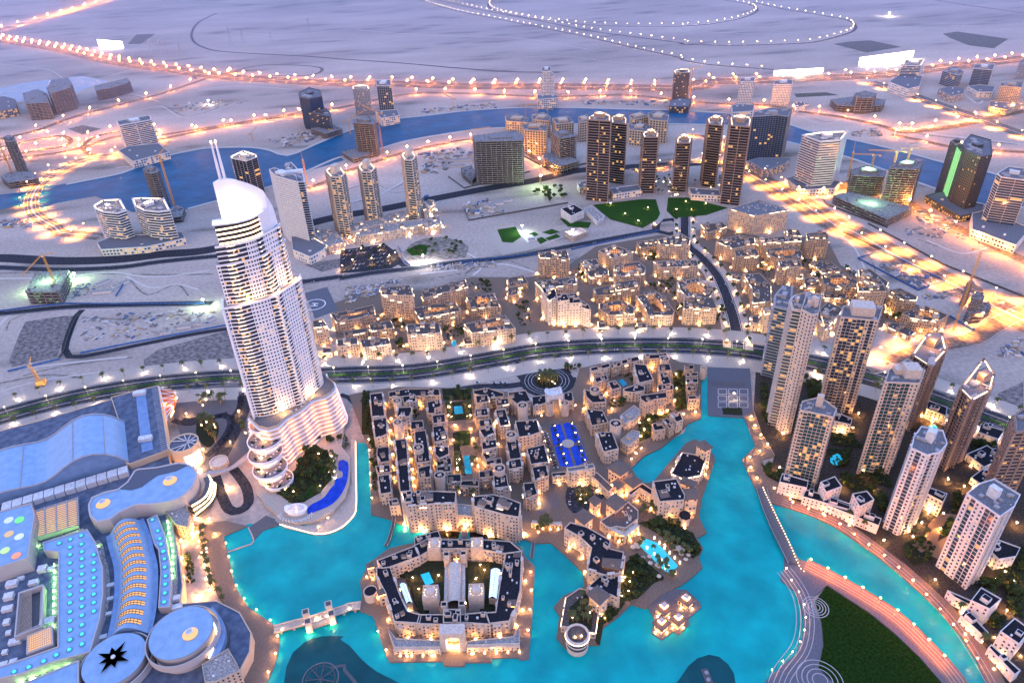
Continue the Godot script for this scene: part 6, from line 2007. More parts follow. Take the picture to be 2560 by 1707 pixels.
	for an in [0.7,1.7,2.6]:
		wall_lamp(t, Vector3(cos(an), 0, sin(an)) * (d[1] + 5.0), 1.2,220.0)
	t = thing("fan_truss", "orange lit fan truss over the side entrance", "canopy", at("c", 330,180,0.0))
	var tr2 := MB.new()
	for i in 7:
		var a := at("c", 330 + i * 9,170 + i * 42,19.0)
		var b := at("c", 430 + 22 * sin(i * 0.5), 180 + i * 26,15.0)
		tr2.beam(a, b, 0.5)
		tr2.beam(a, at("c", 430 + 22 * sin((i + 1) * 0.5), 206 + i * 26,15.0), 0.5)
	tr2.beam(at("c", 325,160,19.0), at("c", 395,440,19.0), 0.9)
	part(t, "truss", tr2, M.white)
	var cl := MB.new()
	cl.poly(path("c 335 180 430 180 470 250 465 320 430 370 385 420", 12.0), 12.0)
	part(t, "canopy", cl, M.red_wall)
	for q in [[440,330], [370,300], [470,250]]:
		wall_lamp(t, at("c", q[0], q[1], 14.0) - t.position, 14.0,60.0)
	var so := at("c", 415,425,12.0)
	var s1 := at("c", 455,345,12.0)
	var tm := TextMesh.new()
	tm.text = "STARS"
	tm.font_size = 64
	tm.pixel_size = 0.055
	tm.depth = 0.3
	var st := mpart(self, numbered("wall_sign"), tm, M.cornice, (so + s1) / 2 + Vector3(0.5,1.0,0.5))
	st.rotation.y = atan2(-(s1 - so).z, (s1 - so).x)
	tag(st, "glowing white letters on the side entrance of the mall", "sign")
func arc_a(pts: Array, y: float, step: float) -> PackedVector3Array:
	var p := PackedVector3Array()
	for q in pts:
		p.append(at("a", q[0], q[1], y))
	return smooth_path(p, step)
func arc_b(pts: Array, y: float, step: float) -> PackedVector3Array:
	var p := PackedVector3Array()
	for q in pts:
		p.append(at("b", q[0], q[1], y))
	return smooth_path(p, step)
func sky_dome(t: Node3D, k: String, x: float, y: float, h: float) -> void:
	if not shared.has("sky_dome"):
		var mb := MB.new()
		mb.dome(Vector3(0,0.3,0), 1.3,0.9,10,3)
		var b := MB.new()
		b.lathe(Vector3.ZERO, [[2.2,-0.4], [2.2,0.25], [1.5,0.3]], 12)
		shared["sky_dome"] = [mb.mesh(), b.mesh()]
	var p := at(k, x, y, h) - t.position
	var o := mpart(t, "dome_kerb", shared["sky_dome"][1], M.metal_roof2, p)
	mpart(o, "skylight_dome", shared["sky_dome"][0], M.dot_green)
func green_strip(s: String, y: float, label: String) -> void:
	var p := smooth_path(path(s, y), 6.0)
	var t := thing("service_gap", label, "light fitting", p[0], "green lit service gaps")
	var mb := MB.new()
	ribbon(mb, p, 3.4, y, 0.0,1.2)
	part(t, "duct", mb, M.roof_pale)
	var tubes := MB.new()
	for a in along(p, 7.0,1.9):
		tubes.box(Vector3(a[0].x, y + 0.6, a[0].z), Vector3(3.0,0.22,0.22), atan2(-a[1].z, a[1].x))
	part(t, "tubes", tubes, M.green_glow, true)
func disc_hall(called: String, k: String, x: float, y: float, rx: float, h: float, label: String, rise_: float) -> Node3D:
	var d := disc_at(k, x, y, rx, h)
	var p: Vector3 = d[0]
	var r: float = d[1]
	var t := thing(called, label, "building", Vector3(p.x, 11, p.z), "roofs of the shopping mall")
	var w := MB.new()
	w.lathe(Vector3(p.x, 0, p.z), [[r - 0.8,11.0], [r - 0.8, h - 2.0], [r + 0.2, h - 0.6], [r + 0.2, h]], 64)
	part(t, "wall", w, M.mall_wall)
	var pr := []
	var rings := 9
	for i in rings:
		var q := float(i) / rings
		var rr := r * (1.0 - q) + 0.01
		var yy := h + rise_ * (1.0 - pow(1.0 - q, 2.0)) * 1.6
		pr.append([rr, yy])
		pr.append([rr - 0.12, yy + 0.10])
	pr.append([0.01, h + rise_ * 1.6 + 0.1])
	var rf := MB.new()
	rf.lathe(Vector3(p.x, 0, p.z), pr, 64)
	part(t, "roof", rf, M.metal_roof)
	var gut := MB.new()
	gut.lathe(Vector3(p.x, 0, p.z), [[r + 3.4, h - 9.0], [r + 3.4, h - 3.0], [r + 2.6, h - 3.0], [r + 2.6, h - 9.0]], 64)
	part(t, "outer_rim", gut, M.mall_wall)
	return t
func barrel_vault() -> void:
	var h := 15.0
	var L := smooth_path(path("Z 735 690 750 760 780 860 a 792 140 795 260 785 380 765 500 745 590", h), 4.0)
	var R := smooth_path(path("Z 935 590 985 700 1005 800 a 1030 120 1030 260 1022 380 1005 480 985 560", h), 4.0)
	var n := 58
	var LL := resample(L, n)
	var RR := resample(R, n)
	var t := thing("barrel_vault_hall", "curving barrel vault with fourteen amber glass strips", "building", LL[0], "roofs of the shopping mall")
	var roof := MB.new()
	var strips := []
	var bars := MB.new()
	var seg := 12
	var run := MB.new()
	for i in n:
		var strip := (i % 4 == 2 or i % 4 == 3) and i > 1
		var mb := run
		for j in seg:
			var q := []
			for e in [[i, j], [i, j + 1], [i + 1, j + 1], [i + 1, j]]:
				var f := float(e[1]) / seg
				var p: Vector3 = LL[e[0]].lerp(RR[e[0]], f)
				p.y = h + 8.5 * sin(PI * f) + (0.0 if f > 0.001 and f < 0.999 else 0.0)
				q.append(p)
			if strip and j >= 2 and j < seg - 2:
				mb.quad(q[0] - Vector3(0,0.35,0), q[1] - Vector3(0,0.35,0), q[2] - Vector3(0,0.35,0), q[3] - Vector3(0,0.35,0))
				bars.beam(q[0], q[3], 0.3)
				bars.beam(q[0], q[1], 0.3)
				bars.beam(q[3], q[2], 0.3)
			else:
				roof.quad(q[0], q[1], q[2], q[3])
		if strip and i % 4 == 3:
			strips.append(run)
			run = MB.new()
	part(t, "roof", roof, M.metal_roof)
	for s in strips:
		part(t, "glass_strip", s, M.skylight)
	part(t, "glazing_bars", bars, M.charcoal)
	var w := MB.new()
	for i in n:
		for P in [LL, RR]:
			var a: Vector3 = P[i]
			var b: Vector3 = P[i + 1]
			w.quad(flat(a) + Vector3(0,11,0), flat(b) + Vector3(0,11,0), b, a)
		var o := (LL[i] - RR[i]).normalized()
		w.quad(LL[i] + o * 3.0, LL[i], LL[i + 1], LL[i + 1] + o * 3.0)
		w.quad(RR[i], RR[i] - o * 3.0, RR[i + 1] - o * 3.0, RR[i + 1])
	var prev := LL[n]
	for j in seg:
		var f := float(j + 1) / seg
		var p := LL[n].lerp(RR[n], f)
		p.y = h + 8.5 * sin(PI * f)
		w.quad(flat(prev) + Vector3(0,11,0), flat(p) + Vector3(0,11,0), p, prev)
		prev = p
	part(t, "wall", w, M.metal_roof2)
func resample(p: PackedVector3Array, n: int) -> PackedVector3Array:
	var out := PackedVector3Array()
	var tot := 0.0
	for i in p.size() - 1:
		tot += p[i].distance_to(p[i + 1])
	for k in n + 1:
		var want := tot * k / n
		var run := 0.0
		for i in p.size() - 1:
			var l := p[i].distance_to(p[i + 1])
			if run + l >= want - 0.01 or i == p.size() - 2:
				out.append(p[i].lerp(p[i + 1], clampf((want - run) / maxf(l, 0.001), 0,1)))
				break
			run += l
	return out
func dome_tower(k: String, x: float, y: float, half: float, h: float, label: String) -> void:
	var d := disc_at(k, x, y, half, h)
	var p: Vector3 = d[0]
	var r: float = d[1]
	var t := thing("dome_tower", label, "tower", Vector3(p.x, 1.2, p.z), "dome towers of the market island")
	var w := MB.new()
	w.box(Vector3(p.x, 1.2, p.z), Vector3(r * 2, h - 1.2, r * 2), -0.04)
	var q := ccw(PackedVector3Array([p + Vector3(-r, 0, -r), p + Vector3(r, 0, -r), p + Vector3(r, 0, r), p + Vector3(-r, 0, r)]))
	w.ring(q, inset(q, 0.7), h, h + 1.6)
	part(t, "wall", w, M.stone_pale)
	var dm := MB.new()
	dm.lathe(Vector3(p.x, h, p.z), [[r * 0.74,0.0], [r * 0.74,1.2]], 20)
	dm.dome(Vector3(p.x, h + 1.2, p.z), r * 0.72, r * 0.55,20,6)
	part(t, "dome", dm, M.stone_pale)
	var li := MB.new()
	for i in 12:
		var a := TAU * i / 12
		li.box(Vector3(p.x + cos(a) * r * 0.84, h + 0.1, p.z + sin(a) * r * 0.84), Vector3(0.5,0.3,0.5), a)
	part(t, "dome_lights", li, M.cornice, true)
func pyramid(s: String, h: float, label: String, o := {}) -> void:
	var q := ccw(path(s, h))
	var c := centre(q)
	var t := thing(o.get("name", "tiled_pavilion"), label, "pavilion", Vector3(c.x, 1.2, c.z), o.get("group", "tiled pavilions of the palace hotel"))
	var side := q[0].distance_to(q[1])
	var body := inset(q, minf(1.6, side * 0.14))
	var w := MB.new()
	var g := MB.new()
	var lt := MB.new()
	var y0: float = o.get("base", 1.2)
	for i in 4:
		facade(w, g, lt, body[i], body[(i + 1) % 4], y0, h, o.get("bay", 3.2), o.get("fh", 4.0), 1.8,2.6,0.4,0.45)
	part(t, "wall", w, M.stone_pale)
	part(t, "window_panes", g, M.pane, true)
	part(t, "lit_window_panes", lt, M.pane_lit, true)
	var rf := MB.new()
	var apex := Vector3(c.x, h + side * 0.26, c.z)
	for i in 4:
		var a := q[i]
		var b := q[(i + 1) % 4]
		for j in 6:
			var f0 := j / 6.0
			var f1 := (j + 1) / 6.0
			var up := Vector3(0,0.12,0)
			var a0 := a.lerp(apex, f0)
			var b0 := b.lerp(apex, f0)
			var a1 := a.lerp(apex, f1)
			var b1 := b.lerp(apex, f1)
			rf.quad(a0 + up, b0 + up, b1, a1)
			rf.quad(a0, b0, b0 + up, a0 + up)
		rf.beam(a + Vector3(0,0.15,0), apex + Vector3(0,0.15,0), 0.35)
	part(t, "tiled_roof", rf, M.tile)
	var sf := MB.new()
	for i in 4:
		var a := q[i].lerp(body[i], 0.5) - Vector3(0,0.4,0)
		var b := q[(i + 1) % 4].lerp(body[(i + 1) % 4], 0.5) - Vector3(0,0.4,0)
		if faces_eye(q[i], q[(i + 1) % 4]):
			sf.beam(a, b, 0.25)
	part(t, "eaves_lights", sf, M.amber_line, true)
	if o.get("lantern", false):
		var lq := PackedVector3Array()
		for p in q:
			lq.append(c.lerp(p, 0.34))
		var lan := MB.new()
		lan.prism(ccw(lq), h + side * 0.05, h + side * 0.26 + 1.0)
		part(t, "lantern", lan, M.stone_pale)
		var lr := MB.new()
		for i in 4:
			var a := c.lerp(lq[i], 1.12)
			var b := c.lerp(lq[(i + 1) % 4], 1.12)
			var yy := Vector3(0, h + side * 0.19 + 0.5,0)
			lr.beam(flat(a) + yy, flat(b) + yy, 0.4)
		part(t, "lantern_lights", lr, M.amber_line, true)
	if o.get("lamp", 40.0) > 0:
		for i in 4:
			var a := body[i]
			var b := body[(i + 1) % 4]
			if faces_eye(a, b):
				var n := (b - a).normalized().cross(Vector3.UP)
				wall_lamp(t, (a + b) / 2 + n * 2.0 - t.position, maxf(1.0, y0 - 1.2 + 1.0), o.get("lamp", 40.0))
func build_palace() -> void:
	var S := {"wall": "stone_pale", "roof": "roof_dark", "base": 1.2, "lit": 0.15, "caps": 0.12, "room_size": 0.55, "room_area": 60.0, "name": "market_wing", "group": "wings of the market island"}
	for a in [["J 430 250 880 75 935 200 580 330 500 340 | 14", "market wing along the canal with stepped parapet"], ["J 430 330 500 335 590 325 700 640 790 840 960 890 940 990 640 970 540 640 430 430 | 14", "market wing facing the arched bridge"], ["J 930 880 1218 880 1218 1000 900 992 | 15", "market wing beside the great gate, bridge side"], ["J 1412 880 1720 850 1770 1000 1412 975 | 15", "market wing beside the great gate, palace side"], ["J 1950 160 2140 140 2120 600 2070 790 1990 960 1750 990 1700 860 1830 850 1900 400 | 14", "long market wing facing the palace channel"], ["J 1680 0 2000 20 2140 140 1940 165 1680 120 | 14", "market wing at the moat corner"], ["J 1170 0 1550 0 1550 105 1170 110 | 14", "market wing between the two rear domes"], ["J 870 70 1050 -20 1050 130 935 200 | 13", "short market wing joining the canal corner"], ["K 640 960 920 880 950 960 780 1000 640 1060 | 12", "low market wing at the canal corner"]]:
		var o := S.duplicate()
		o.label = a[1]
		if a[0].begins_with("J"):
			o.wash = 45.0
		old_block(a[0], o)
	old_block("J 1215 820 1418 820 1418 980 1215 980 | 18", {"wall": "stone_pale", "roof": "roof_dark", "base": 1.2, "rooms": 2, "bays": false, "name": "market_gate", "label": "tall gate block of the market island with glowing arch"})
	var ga := at("J", 1255,1255,1.2)
	var gb := at("J", 1425,1250,1.2)
	var gd := (gb - ga).normalized()
	var gn := gd.cross(Vector3.UP)
	var gt := thing("gate_arch", "glowing pointed gate arch opening to the lake steps", "gate", ga)
	var w := MB.new()
	var L := ga.distance_to(gb)
	var H := 20.0
	for x in [-1.5, L + 1.5]:
		w.obox(flat(ga + gd * float(x)) + Vector3(0,1.2,0), gd * 2.0, gn * 4.0, H)
	w.obox(flat(ga + gd * L / 2) + Vector3(0, H - 3.0,0), gd * (L / 2 - 0.5), gn * 4.0,4.2, true)
	var r := L / 2
	for s in 10:
		var t0 := PI - PI * s / 10
		var t1 := PI - PI * (s + 1) / 10
		var p0 := ga + gd * (L / 2 + cos(t0) * r)
		var p1 := ga + gd * (L / 2 + cos(t1) * r)
		var ya := H - 3.0 - (1.0 - sin(t0)) * r * 0.9
		var yb := H - 3.0 - (1.0 - sin(t1)) * r * 0.9
		for f in [4.0,-4.0]:
			var oo: Vector3 = gn * float(f)
			w.quad(flat(p0) + oo + Vector3(0, ya, 0), flat(p1) + oo + Vector3(0, yb, 0), flat(p1) + oo + Vector3(0, H - 3,0), flat(p0) + oo + Vector3(0, H - 3,0))
		w.quad(flat(p0) - gn * 4 + Vector3(0, ya, 0), flat(p1) - gn * 4 + Vector3(0, yb, 0), flat(p1) + gn * 4 + Vector3(0, yb, 0), flat(p0) + gn * 4 + Vector3(0, ya, 0))
	part(gt, "portal", w, M.stone_pale)
	var back := MB.new()
	back.obox(flat(ga + gd * L / 2 - gn * 5.0) + Vector3(0,1.2,0), gd * L / 2, gn * 0.4, H - 3.5)
	part(gt, "screen_wall", back, M.stone)
	for x in [0.25,0.75]:
		wall_lamp(gt, gd * L * float(x) + gn * 0.5,1.5,180.0)
	wall_lamp(gt, gd * L * 0.5 - gn * 2.0,10.0,220.0)
	dome_tower("J", 1110,50,76,17.0, "dome tower over the garden court at the canal corner")
	dome_tower("J", 1610,40,72,17.0, "dome tower over the moat side of the lamp court")
	dome_tower("J", 1062,615,88,17.0, "dome tower beside the lit pool court")
	dome_tower("J", 1600,600,88,17.0, "dome tower beside the blue skylight court")
	var va := at("J", 1350,285,9.0)
	var vb := at("J", 1345,745,9.0)
	var vd := (vb - va).normalized()
	var vs := vd.cross(Vector3.UP)
	var vw := at("J", 1350,285,9.0).distance_to(at("J", 1425,285,9.0))
	var vt := thing("vaulted_gallery", "pale barrel vaulted gallery across the market courts", "roof", va)
	var vm := MB.new()
	for j in 12:
		var t0 := PI * j / 12
		var t1 := PI * (j + 1) / 12
		var a0 := va + vs * cos(t0) * vw + Vector3(0, sin(t0) * 3.5,0)
		var a1 := va + vs * cos(t1) * vw + Vector3(0, sin(t1) * 3.5,0)
		vm.quad(a0, a0 + (vb - va), a1 + (vb - va), a1)
	for sgn in [-1.0,1.0]:
		var p0: Vector3 = va + vs * vw * float(sgn)
		vm.quad(flat(p0) + Vector3(0,1.2,0), flat(p0 + vb - va) + Vector3(0,1.2,0), p0 + vb - va, p0)
		var p1: Vector3 = va + vs * (vw + 1.5) * float(sgn)
		vm.obox(flat(p1.lerp(p1 + vb - va, 0.5)) + Vector3(0,7.0,0), vd * va.distance_to(vb) / 2, vs * 1.4,0.8)
	part(vt, "vault", vm, M.stone_pale)
	for f in [0.15,0.5,0.85]:
		for sgn in [-1.0,1.0]:
			wall_lamp(vt, (vb - va) * float(f) + vs * (vw + 3.0) * float(sgn), 2.0 - 9.0,30.0)
	for a in [[1250,170,34,17.0], [1450,160,34,17.0], [1222,760,36,16.0], [1430,750,36,16.0], [1245,860,30,19.0], [1388,860,30,19.0]]:
		var d := disc_at("J", a[0], a[1], a[2], a[3])
		var p: Vector3 = d[0]
		var tt := thing("wind_tower", "square stone wind tower at a gallery end", "tower", Vector3(p.x, 1.2, p.z), "square wind towers")
		var mb := MB.new()
		mb.box(Vector3(p.x, 1.2, p.z), Vector3(d[1] * 2, a[3] - 1.2, d[1] * 2), -0.03)
		var q := ccw(PackedVector3Array([p + Vector3(-d[1], 0, -d[1]), p + Vector3(d[1], 0, -d[1]), p + Vector3(d[1], 0, d[1]), p + Vector3(-d[1], 0, d[1])]))
		mb.ring(q, inset(q, 0.5), a[3], a[3] + 1.2)
		part(tt, "wall", mb, M.stone_pale)
		var ca := MB.new()
		ca.poly(inset(q, 0.5), a[3] + 0.1)
		part(tt, "roof", ca, M.roof_dark)
	for a in [["J 1775 350 1885 350 1840 690 1750 680", "longer blue lit glass vault beside the lamp court"], ["J 700 525 775 520 850 735 780 745", "shorter blue lit glass vault beside the pool court"]]:
		var q := path(a[0], 11.0)
		var tt := thing("glass_vault", a[1], "skylight", q[0], "blue lit glass vaults")
		var gm := MB.new()
		var br := MB.new()
		for i in 12:
			var l0 := q[0].lerp(q[3], i / 12.0)
			var l1 := q[0].lerp(q[3], (i + 1) / 12.0)
			var r0 := q[1].lerp(q[2], i / 12.0)
			var r1 := q[1].lerp(q[2], (i + 1) / 12.0)
			for j in 6:
				var e := []
				for z in [[l0, r0, j], [l0, r0, j + 1], [l1, r1, j + 1], [l1, r1, j]]:
					var p: Vector3 = z[0].lerp(z[1], float(z[2]) / 6.0)
					p.y = 11.0 + 2.2 * sin(PI * float(z[2]) / 6.0)
					e.append(p)
				gm.quad(e[0], e[1], e[2], e[3])
				br.beam(e[0] + Vector3(0,0.08,0), e[1] + Vector3(0,0.08,0), 0.18)
			br.beam(l0.lerp(r0,0.5) + Vector3(0,2.3,0), l1.lerp(r1,0.5) + Vector3(0,2.3,0), 0.22)
		part(tt, "glass", gm, M.blue_glow)
		part(tt, "glazing_bars", br, M.blue_bar)
		var bd := MB.new()
		bd.walls(ccw(path(a[0], 11.0)), 1.2,11.0)
		part(tt, "wall", bd, M.stone)
	for a in [["J 560 1040 660 1165 900 1175 1180 1185 1185 1265 640 1270 | 8", "long terrace roof of the lakefront restaurants, bridge side"], ["J 1490 1200 2040 1140 2110 1010 2115 1225 1490 1245 | 8", "long terrace roof of the lakefront restaurants, palace side"]]:
		old_block(a[0], {"wall": "stone_pale", "roof": "roof_pale", "base": 1.2, "rooms": 0, "bays": false, "name": "lakefront_terrace", "label": a[1]})
	arcade(at("J", 645,1345,1.2), at("J", 1180,1345,1.2), 1.2,6.0,8, "lakefront arcade of eight glowing arches, bridge side", true, 22.0)
	arcade(at("J", 1500,1320,1.2), at("J", 2110,1300,1.2), 1.2,6.0,9, "lakefront arcade of nine glowing arches, palace side", true, 22.0)
	var rd := disc_at("J", 355,600,80,9.0)
	var rp: Vector3 = rd[0]
	var rt := thing("rotunda", "stone rotunda with dark roof at the arched bridge head", "building", Vector3(rp.x, 1.2, rp.z))
	w = MB.new()
	w.lathe(Vector3(rp.x, 0, rp.z), [[rd[1], 1.2], [rd[1], 9.5], [rd[1] - 0.6,9.5], [rd[1] - 0.6,8.8]], 28)
	part(rt, "wall", w, M.stone_pale)
	w = MB.new()
	w.lathe(Vector3(rp.x, 0, rp.z), [[rd[1] - 0.6,8.9], [0.01,9.0]], 28)
	part(rt, "roof", w, M.roof_dark)
	pyramid("J 295 285 380 250 405 320 320 340", 13.0, "small tiled corner pavilion over the canal", {"lamp": 15.0, "group": "tiled corner pavilions of the market"})
	pyramid("J 425 590 515 560 545 635 450 665", 14.0, "small tiled corner pavilion by the rotunda", {"lamp": 0.0, "group": "tiled corner pavilions of the market"})
	pyramid("J 1980 700 2070 700 2060 785 1965 780", 15.0, "small tiled corner pavilion on the palace channel", {"lamp": 0.0, "group": "tiled corner pavilions of the market"})
	pyramid("J 2040 140 2145 135 2140 205 2035 205", 14.0, "small tiled corner pavilion at the moat", {"lamp": 0.0, "group": "tiled corner pavilions of the market"})
	slab("court_garden", "J 640 400 1100 210 1230 250 1240 720 980 860 900 800 760 420", 1.2,4.0, M.garden)
	slab("court_garden", "J 1450 250 1900 260 1830 820 1700 840 1480 720", 1.2,4.0, M.garden)
	sheet("court_pool", "J 945 405 1045 375 1100 500 1010 540", 4.1, M.pool_lit)
	for q in [[1010,1000], [720,360], [1160,440], [1650,320], [1700,380], [1600,480], [930,600], [860,470]]:
		var p := at("J", q[0], q[1], 4.0)
		garden_lamp(p, 40.0, "small garden lamp in the market courts", "lamps in the market courts")
	sheet("moat_water", "K 680 830 850 850 1150 860 1180 910 1150 980 900 960 780 900", 0.14, M.moat)
	sheet("moat_water", "K 1290 885 1550 900 1760 920 1700 990 1500 980 1290 960", 0.14, M.moat)
	footbridge("K 1230 870 1220 970", 5.0,2.0, "short stone footbridge over the dark moat")
	footbridge("K 400 720 380 850 330 1010 300 1060", 2.6,1.6, "narrow dark footbridge at the canal mouth")
	footbridge("K 2040 1010 2030 1110 2020 1200", 2.6,1.6, "narrow dark footbridge over the palace channel")
	var P := [["L 870 230 1015 140 1170 245 1040 335", 17.0, "largest tiled roof near the lake inlet"], ["L 1060 380 1165 290 1310 390 1190 480", 14.0, "tiled roof beside the inlet terrace"], ["L 920 410 1010 355 1110 420 1020 490", 12.0, "small tiled roof between two larger ones"], ["L 850 640 970 525 1120 640 985 745", 16.0, "broad tiled roof above the arched terrace"], ["L 655 610 740 550 840 620 740 690", 14.0, "small tiled roof on the round driveway"], ["L 475 800 600 710 750 800 615 910", 14.0, "tiled roof at the head of the long palace wing"], ["L 1450 490 1610 465 1660 600 1500 630", 20.0, "tiled roof over the arched lake hall"], ["L 1740 490 1930 465 1980 600 1795 620", 20.0, "tiled corner roof over the lake hall"], ["L 1735 410 1780 330 1960 400 1900 480", 17.0, "tiled roof between the lake hall and the flat hall"], ["P 1770 1130 1885 1075 2000 1170 1890 1220", 22.0, "tiled tower roof at the tip of the peninsula"], ["N 635 540 770 430 930 555 800 680", 21.0, "tall tiled pavilion above the lamp lit terrace"], ["L 830 1290 870 1265 1090 1310 1060 1450 820 1395", 19.0, "tiled roof midway down the long palace wing"]]
	for a in P:
		var q: String = a[0]
		var toks := q.split(" ")
		if toks.size() > 9:
			q = " ".join([toks[0], toks[1], toks[2], toks[5], toks[6], toks[7], toks[8], toks[9], toks[10]])
		pyramid(q, a[1], a[2], {"lamp": 45.0})
	for a in [["N 1425 690 1555 600 1675 710 1560 810", "pagoda restaurant roof with lit lantern, landward"], ["N 1405 880 1510 790 1650 880 1530 990", "pagoda restaurant roof with lit lantern, lowest on the water"], ["N 1600 830 1720 740 1840 830 1730 930", "pagoda restaurant roof with lit lantern, between its neighbours"], ["N 1690 600 1800 500 1930 610 1840 700", "pagoda restaurant roof with lit lantern beside the small dome"]]:
		pyramid(a[0], 7.0, a[1], {"lantern": true, "lamp": 30.0, "base": 0.6, "group": "pagoda restaurants over the water", "name": "pagoda_pavilion"})
	slab("pagoda_deck", "N 1360 690 1440 600 1560 500 1640 480 1820 490 1980 640 1990 700 1880 790 1840 830 1850 900 1730 1020 1660 980 1530 1080 1410 1000 1440 830", 0.0,0.9, M.paving_dark)
	var PW := {"wall": "stone_pale", "base": 1.2, "lit": 0.2, "name": "palace_wing", "group": "wings of the palace hotel", "caps": 0.0, "room_size": 0.7}
	for a in [["L 405 240 720 190 745 240 430 290 | 18", "gate building of the palace with glowing arch", 120.0, "roof_grey", 1], ["L 380 950 450 880 640 930 920 1090 920 1190 1080 1230 1030 1480 850 1500 650 1440 700 1180 560 1050 | N 630 470 N 640 290", "long bent palace wing along the channel", 60.0, "roof_dark", 5], ["L 800 870 940 780 1130 640 1250 740 1250 840 1100 950 1000 930 900 950 | 10", "terraced palace block with tall arches below", 90.0, "roof_brown", 2], ["L 1420 400 1700 365 1800 560 1790 620 1500 640 | L 1490 850 L 1495 640", "square lake hall with arched windows and dark roof", 60.0, "roof_dark", 2], ["L 1640 310 1770 60 1900 80 2050 120 1980 330 1780 370 | 10", "flat hall on the peninsula with glowing cornice", 40.0, "roof_dark", 0], ["L 1130 530 1300 420 1450 520 1400 560 1270 480 1160 570 | 10", "gallery linking the palace to the lake hall", 40.0, "roof_dark", 0], ["L 230 300 400 285 400 330 240 350 | 8", "low arcaded wall beside the palace gate", 40.0, "roof_dark", 0], ["N 640 480 840 300 1030 280 1010 600 930 560 | 14", "stepped end of the long palace wing", 40.0, "roof_dark", 2], ["L 700 330 760 290 960 470 900 530 | 9", "glowing colonnade wing beside the round driveway", 80.0, "roof_brown", 0]]:
		var o := PW.duplicate()
		o.label = a[1]
		o.wash = a[2]
		o.roof = a[3]
		o.rooms = a[4]
		if a[1].begins_with("flat hall"):
			o.strips = 0.85
		old_block(a[0], o)
	arcade(at("L", 480,420,1.2), at("L", 680,385,1.2), 1.2,16.0,1, "great glowing arch of the palace gate", true, 200.0)
	arcade(at("L", 860,1010,1.2), at("L", 1090,1120,1.2), 1.2,9.0,4, "tall arches under the palace terrace, channel side", true, 80.0)
	arcade(at("L", 1090,1120,1.2), at("L", 1245,1000,1.2), 1.2,9.0,3, "tall arches under the palace terrace, pool side", true, 80.0)
	arcade(at("L", 0,930,1.2), at("L", 350,950,1.2), 1.2,5.0,8, "low garden arcade facing the channel", true, 25.0)
	old_block("N 340 930 400 590 560 480 640 500 780 780 750 1010 650 1000 430 940 | 7", {"wall": "stone_pale", "base": 1.2, "rooms": 0, "bays": false, "strips": 0.95, "roof": "roof_brown", "name": "terrace_block", "label": "lamp edged terrace behind the round tower restaurant"})
	var td := disc_at("N", 535,1010,128,15.0)
	var tp: Vector3 = td[0]
	var tt2 := thing("round_restaurant", "round tower restaurant with a glowing rim over the lake", "building", Vector3(tp.x, 0.0, tp.z))
	w = MB.new()
	var tr: float = td[1]
	w.lathe(Vector3(tp.x, 0, tp.z), [[tr, 0.0], [tr, 4.0], [tr + 0.5,4.2], [tr + 0.5,5.0], [tr, 5.2], [tr, 8.0], [tr + 0.5,8.2], [tr + 0.5,9.0], [tr, 9.2], [tr, 12.0], [tr + 0.8,12.5], [tr + 0.8,15.2], [tr - 0.6,15.2], [tr - 0.6,14.0]], 40)
	part(tt2, "wall", w, M.stone_pale)
	var gd2 := MB.new()
	gd2.lathe(Vector3(tp.x, 0, tp.z), [[tr + 0.1,5.3], [tr + 0.1,7.9]], 40)
	gd2.lathe(Vector3(tp.x, 0, tp.z), [[tr + 0.1,9.3], [tr + 0.1,11.9]], 40)
	part(tt2, "window_band", gd2, M.pane)
	w = MB.new()
	w.lathe(Vector3(tp.x, 0, tp.z), [[tr - 0.6,14.1], [tr * 0.6,14.1], [tr * 0.6,14.8], [0.01,14.9]], 40)
	part(tt2, "roof_terrace", w, M.roof_brown)
	var rim := MB.new()
	rim.lathe(Vector3(tp.x, 0, tp.z), [[tr + 0.9,13.2], [tr + 1.1,13.5], [tr + 0.9,13.8]], 40)
	part(tt2, "rim_light", rim, M.soffit)
	for an in [0.6,2.2]:
		wall_lamp(tt2, Vector3(cos(an), 0, sin(an)) * tr * 0.4,15.4,25.0)
	var kp := at("L", 1800,800,9.0)
	var kt := thing("domed_kiosk", "octagonal kiosk with dark ribbed dome by the lake", "kiosk", Vector3(kp.x, 1.2, kp.z))
	w = MB.new()
	w.lathe(Vector3(kp.x, 1.2, kp.z), [[4.6,0.0], [4.6,8.0], [5.2,8.3]], 8,1,1, false)
	part(kt, "wall", w, M.stone_pale)
	w = MB.new()
	w.dome(Vector3(kp.x, 9.5, kp.z), 5.0,3.2,8,5)
	part(kt, "dome", w, M.roof_dark)
	wall_lamp(kt, Vector3(-1,0,6.5), 1.0,40.0)
	sheet("palace_pool", "N 1255 -40 1345 -110 1480 -60 1720 210 1640 300 1560 270", 1.5, M.pool_lit)
	sheet("palace_garden", "N 1090 180 1240 60 1560 350 1430 420 1250 590 1130 620 1010 640", 1.3, M.garden)
	sheet("palace_garden", "L 1260 880 1480 830 1700 900 1900 1000 2000 1200 1900 1300 1500 1020", 1.3, M.garden)
	sheet("palace_garden", "N 640 780 960 620 1100 640 1000 780 840 900 800 1140 760 1130", 1.3, M.garden)
	sheet("driveway", "L 420 460 560 430 700 480 860 560 800 640 700 680 640 760 480 760 400 640 400 520", 1.32, M.asphalt, 5.0)
	sheet("driveway_garden", "L 520 560 600 490 700 530 690 620 600 680 530 640", 1.4, M.garden, 4.0)
	sheet("sunken_garden", "L 100 560 300 520 330 700 60 790 20 700", 1.35, M.paving_dark)
	sheet("terrace_garden", "N 440 700 640 520 720 740 700 960 440 930", 8.2, M.garden)
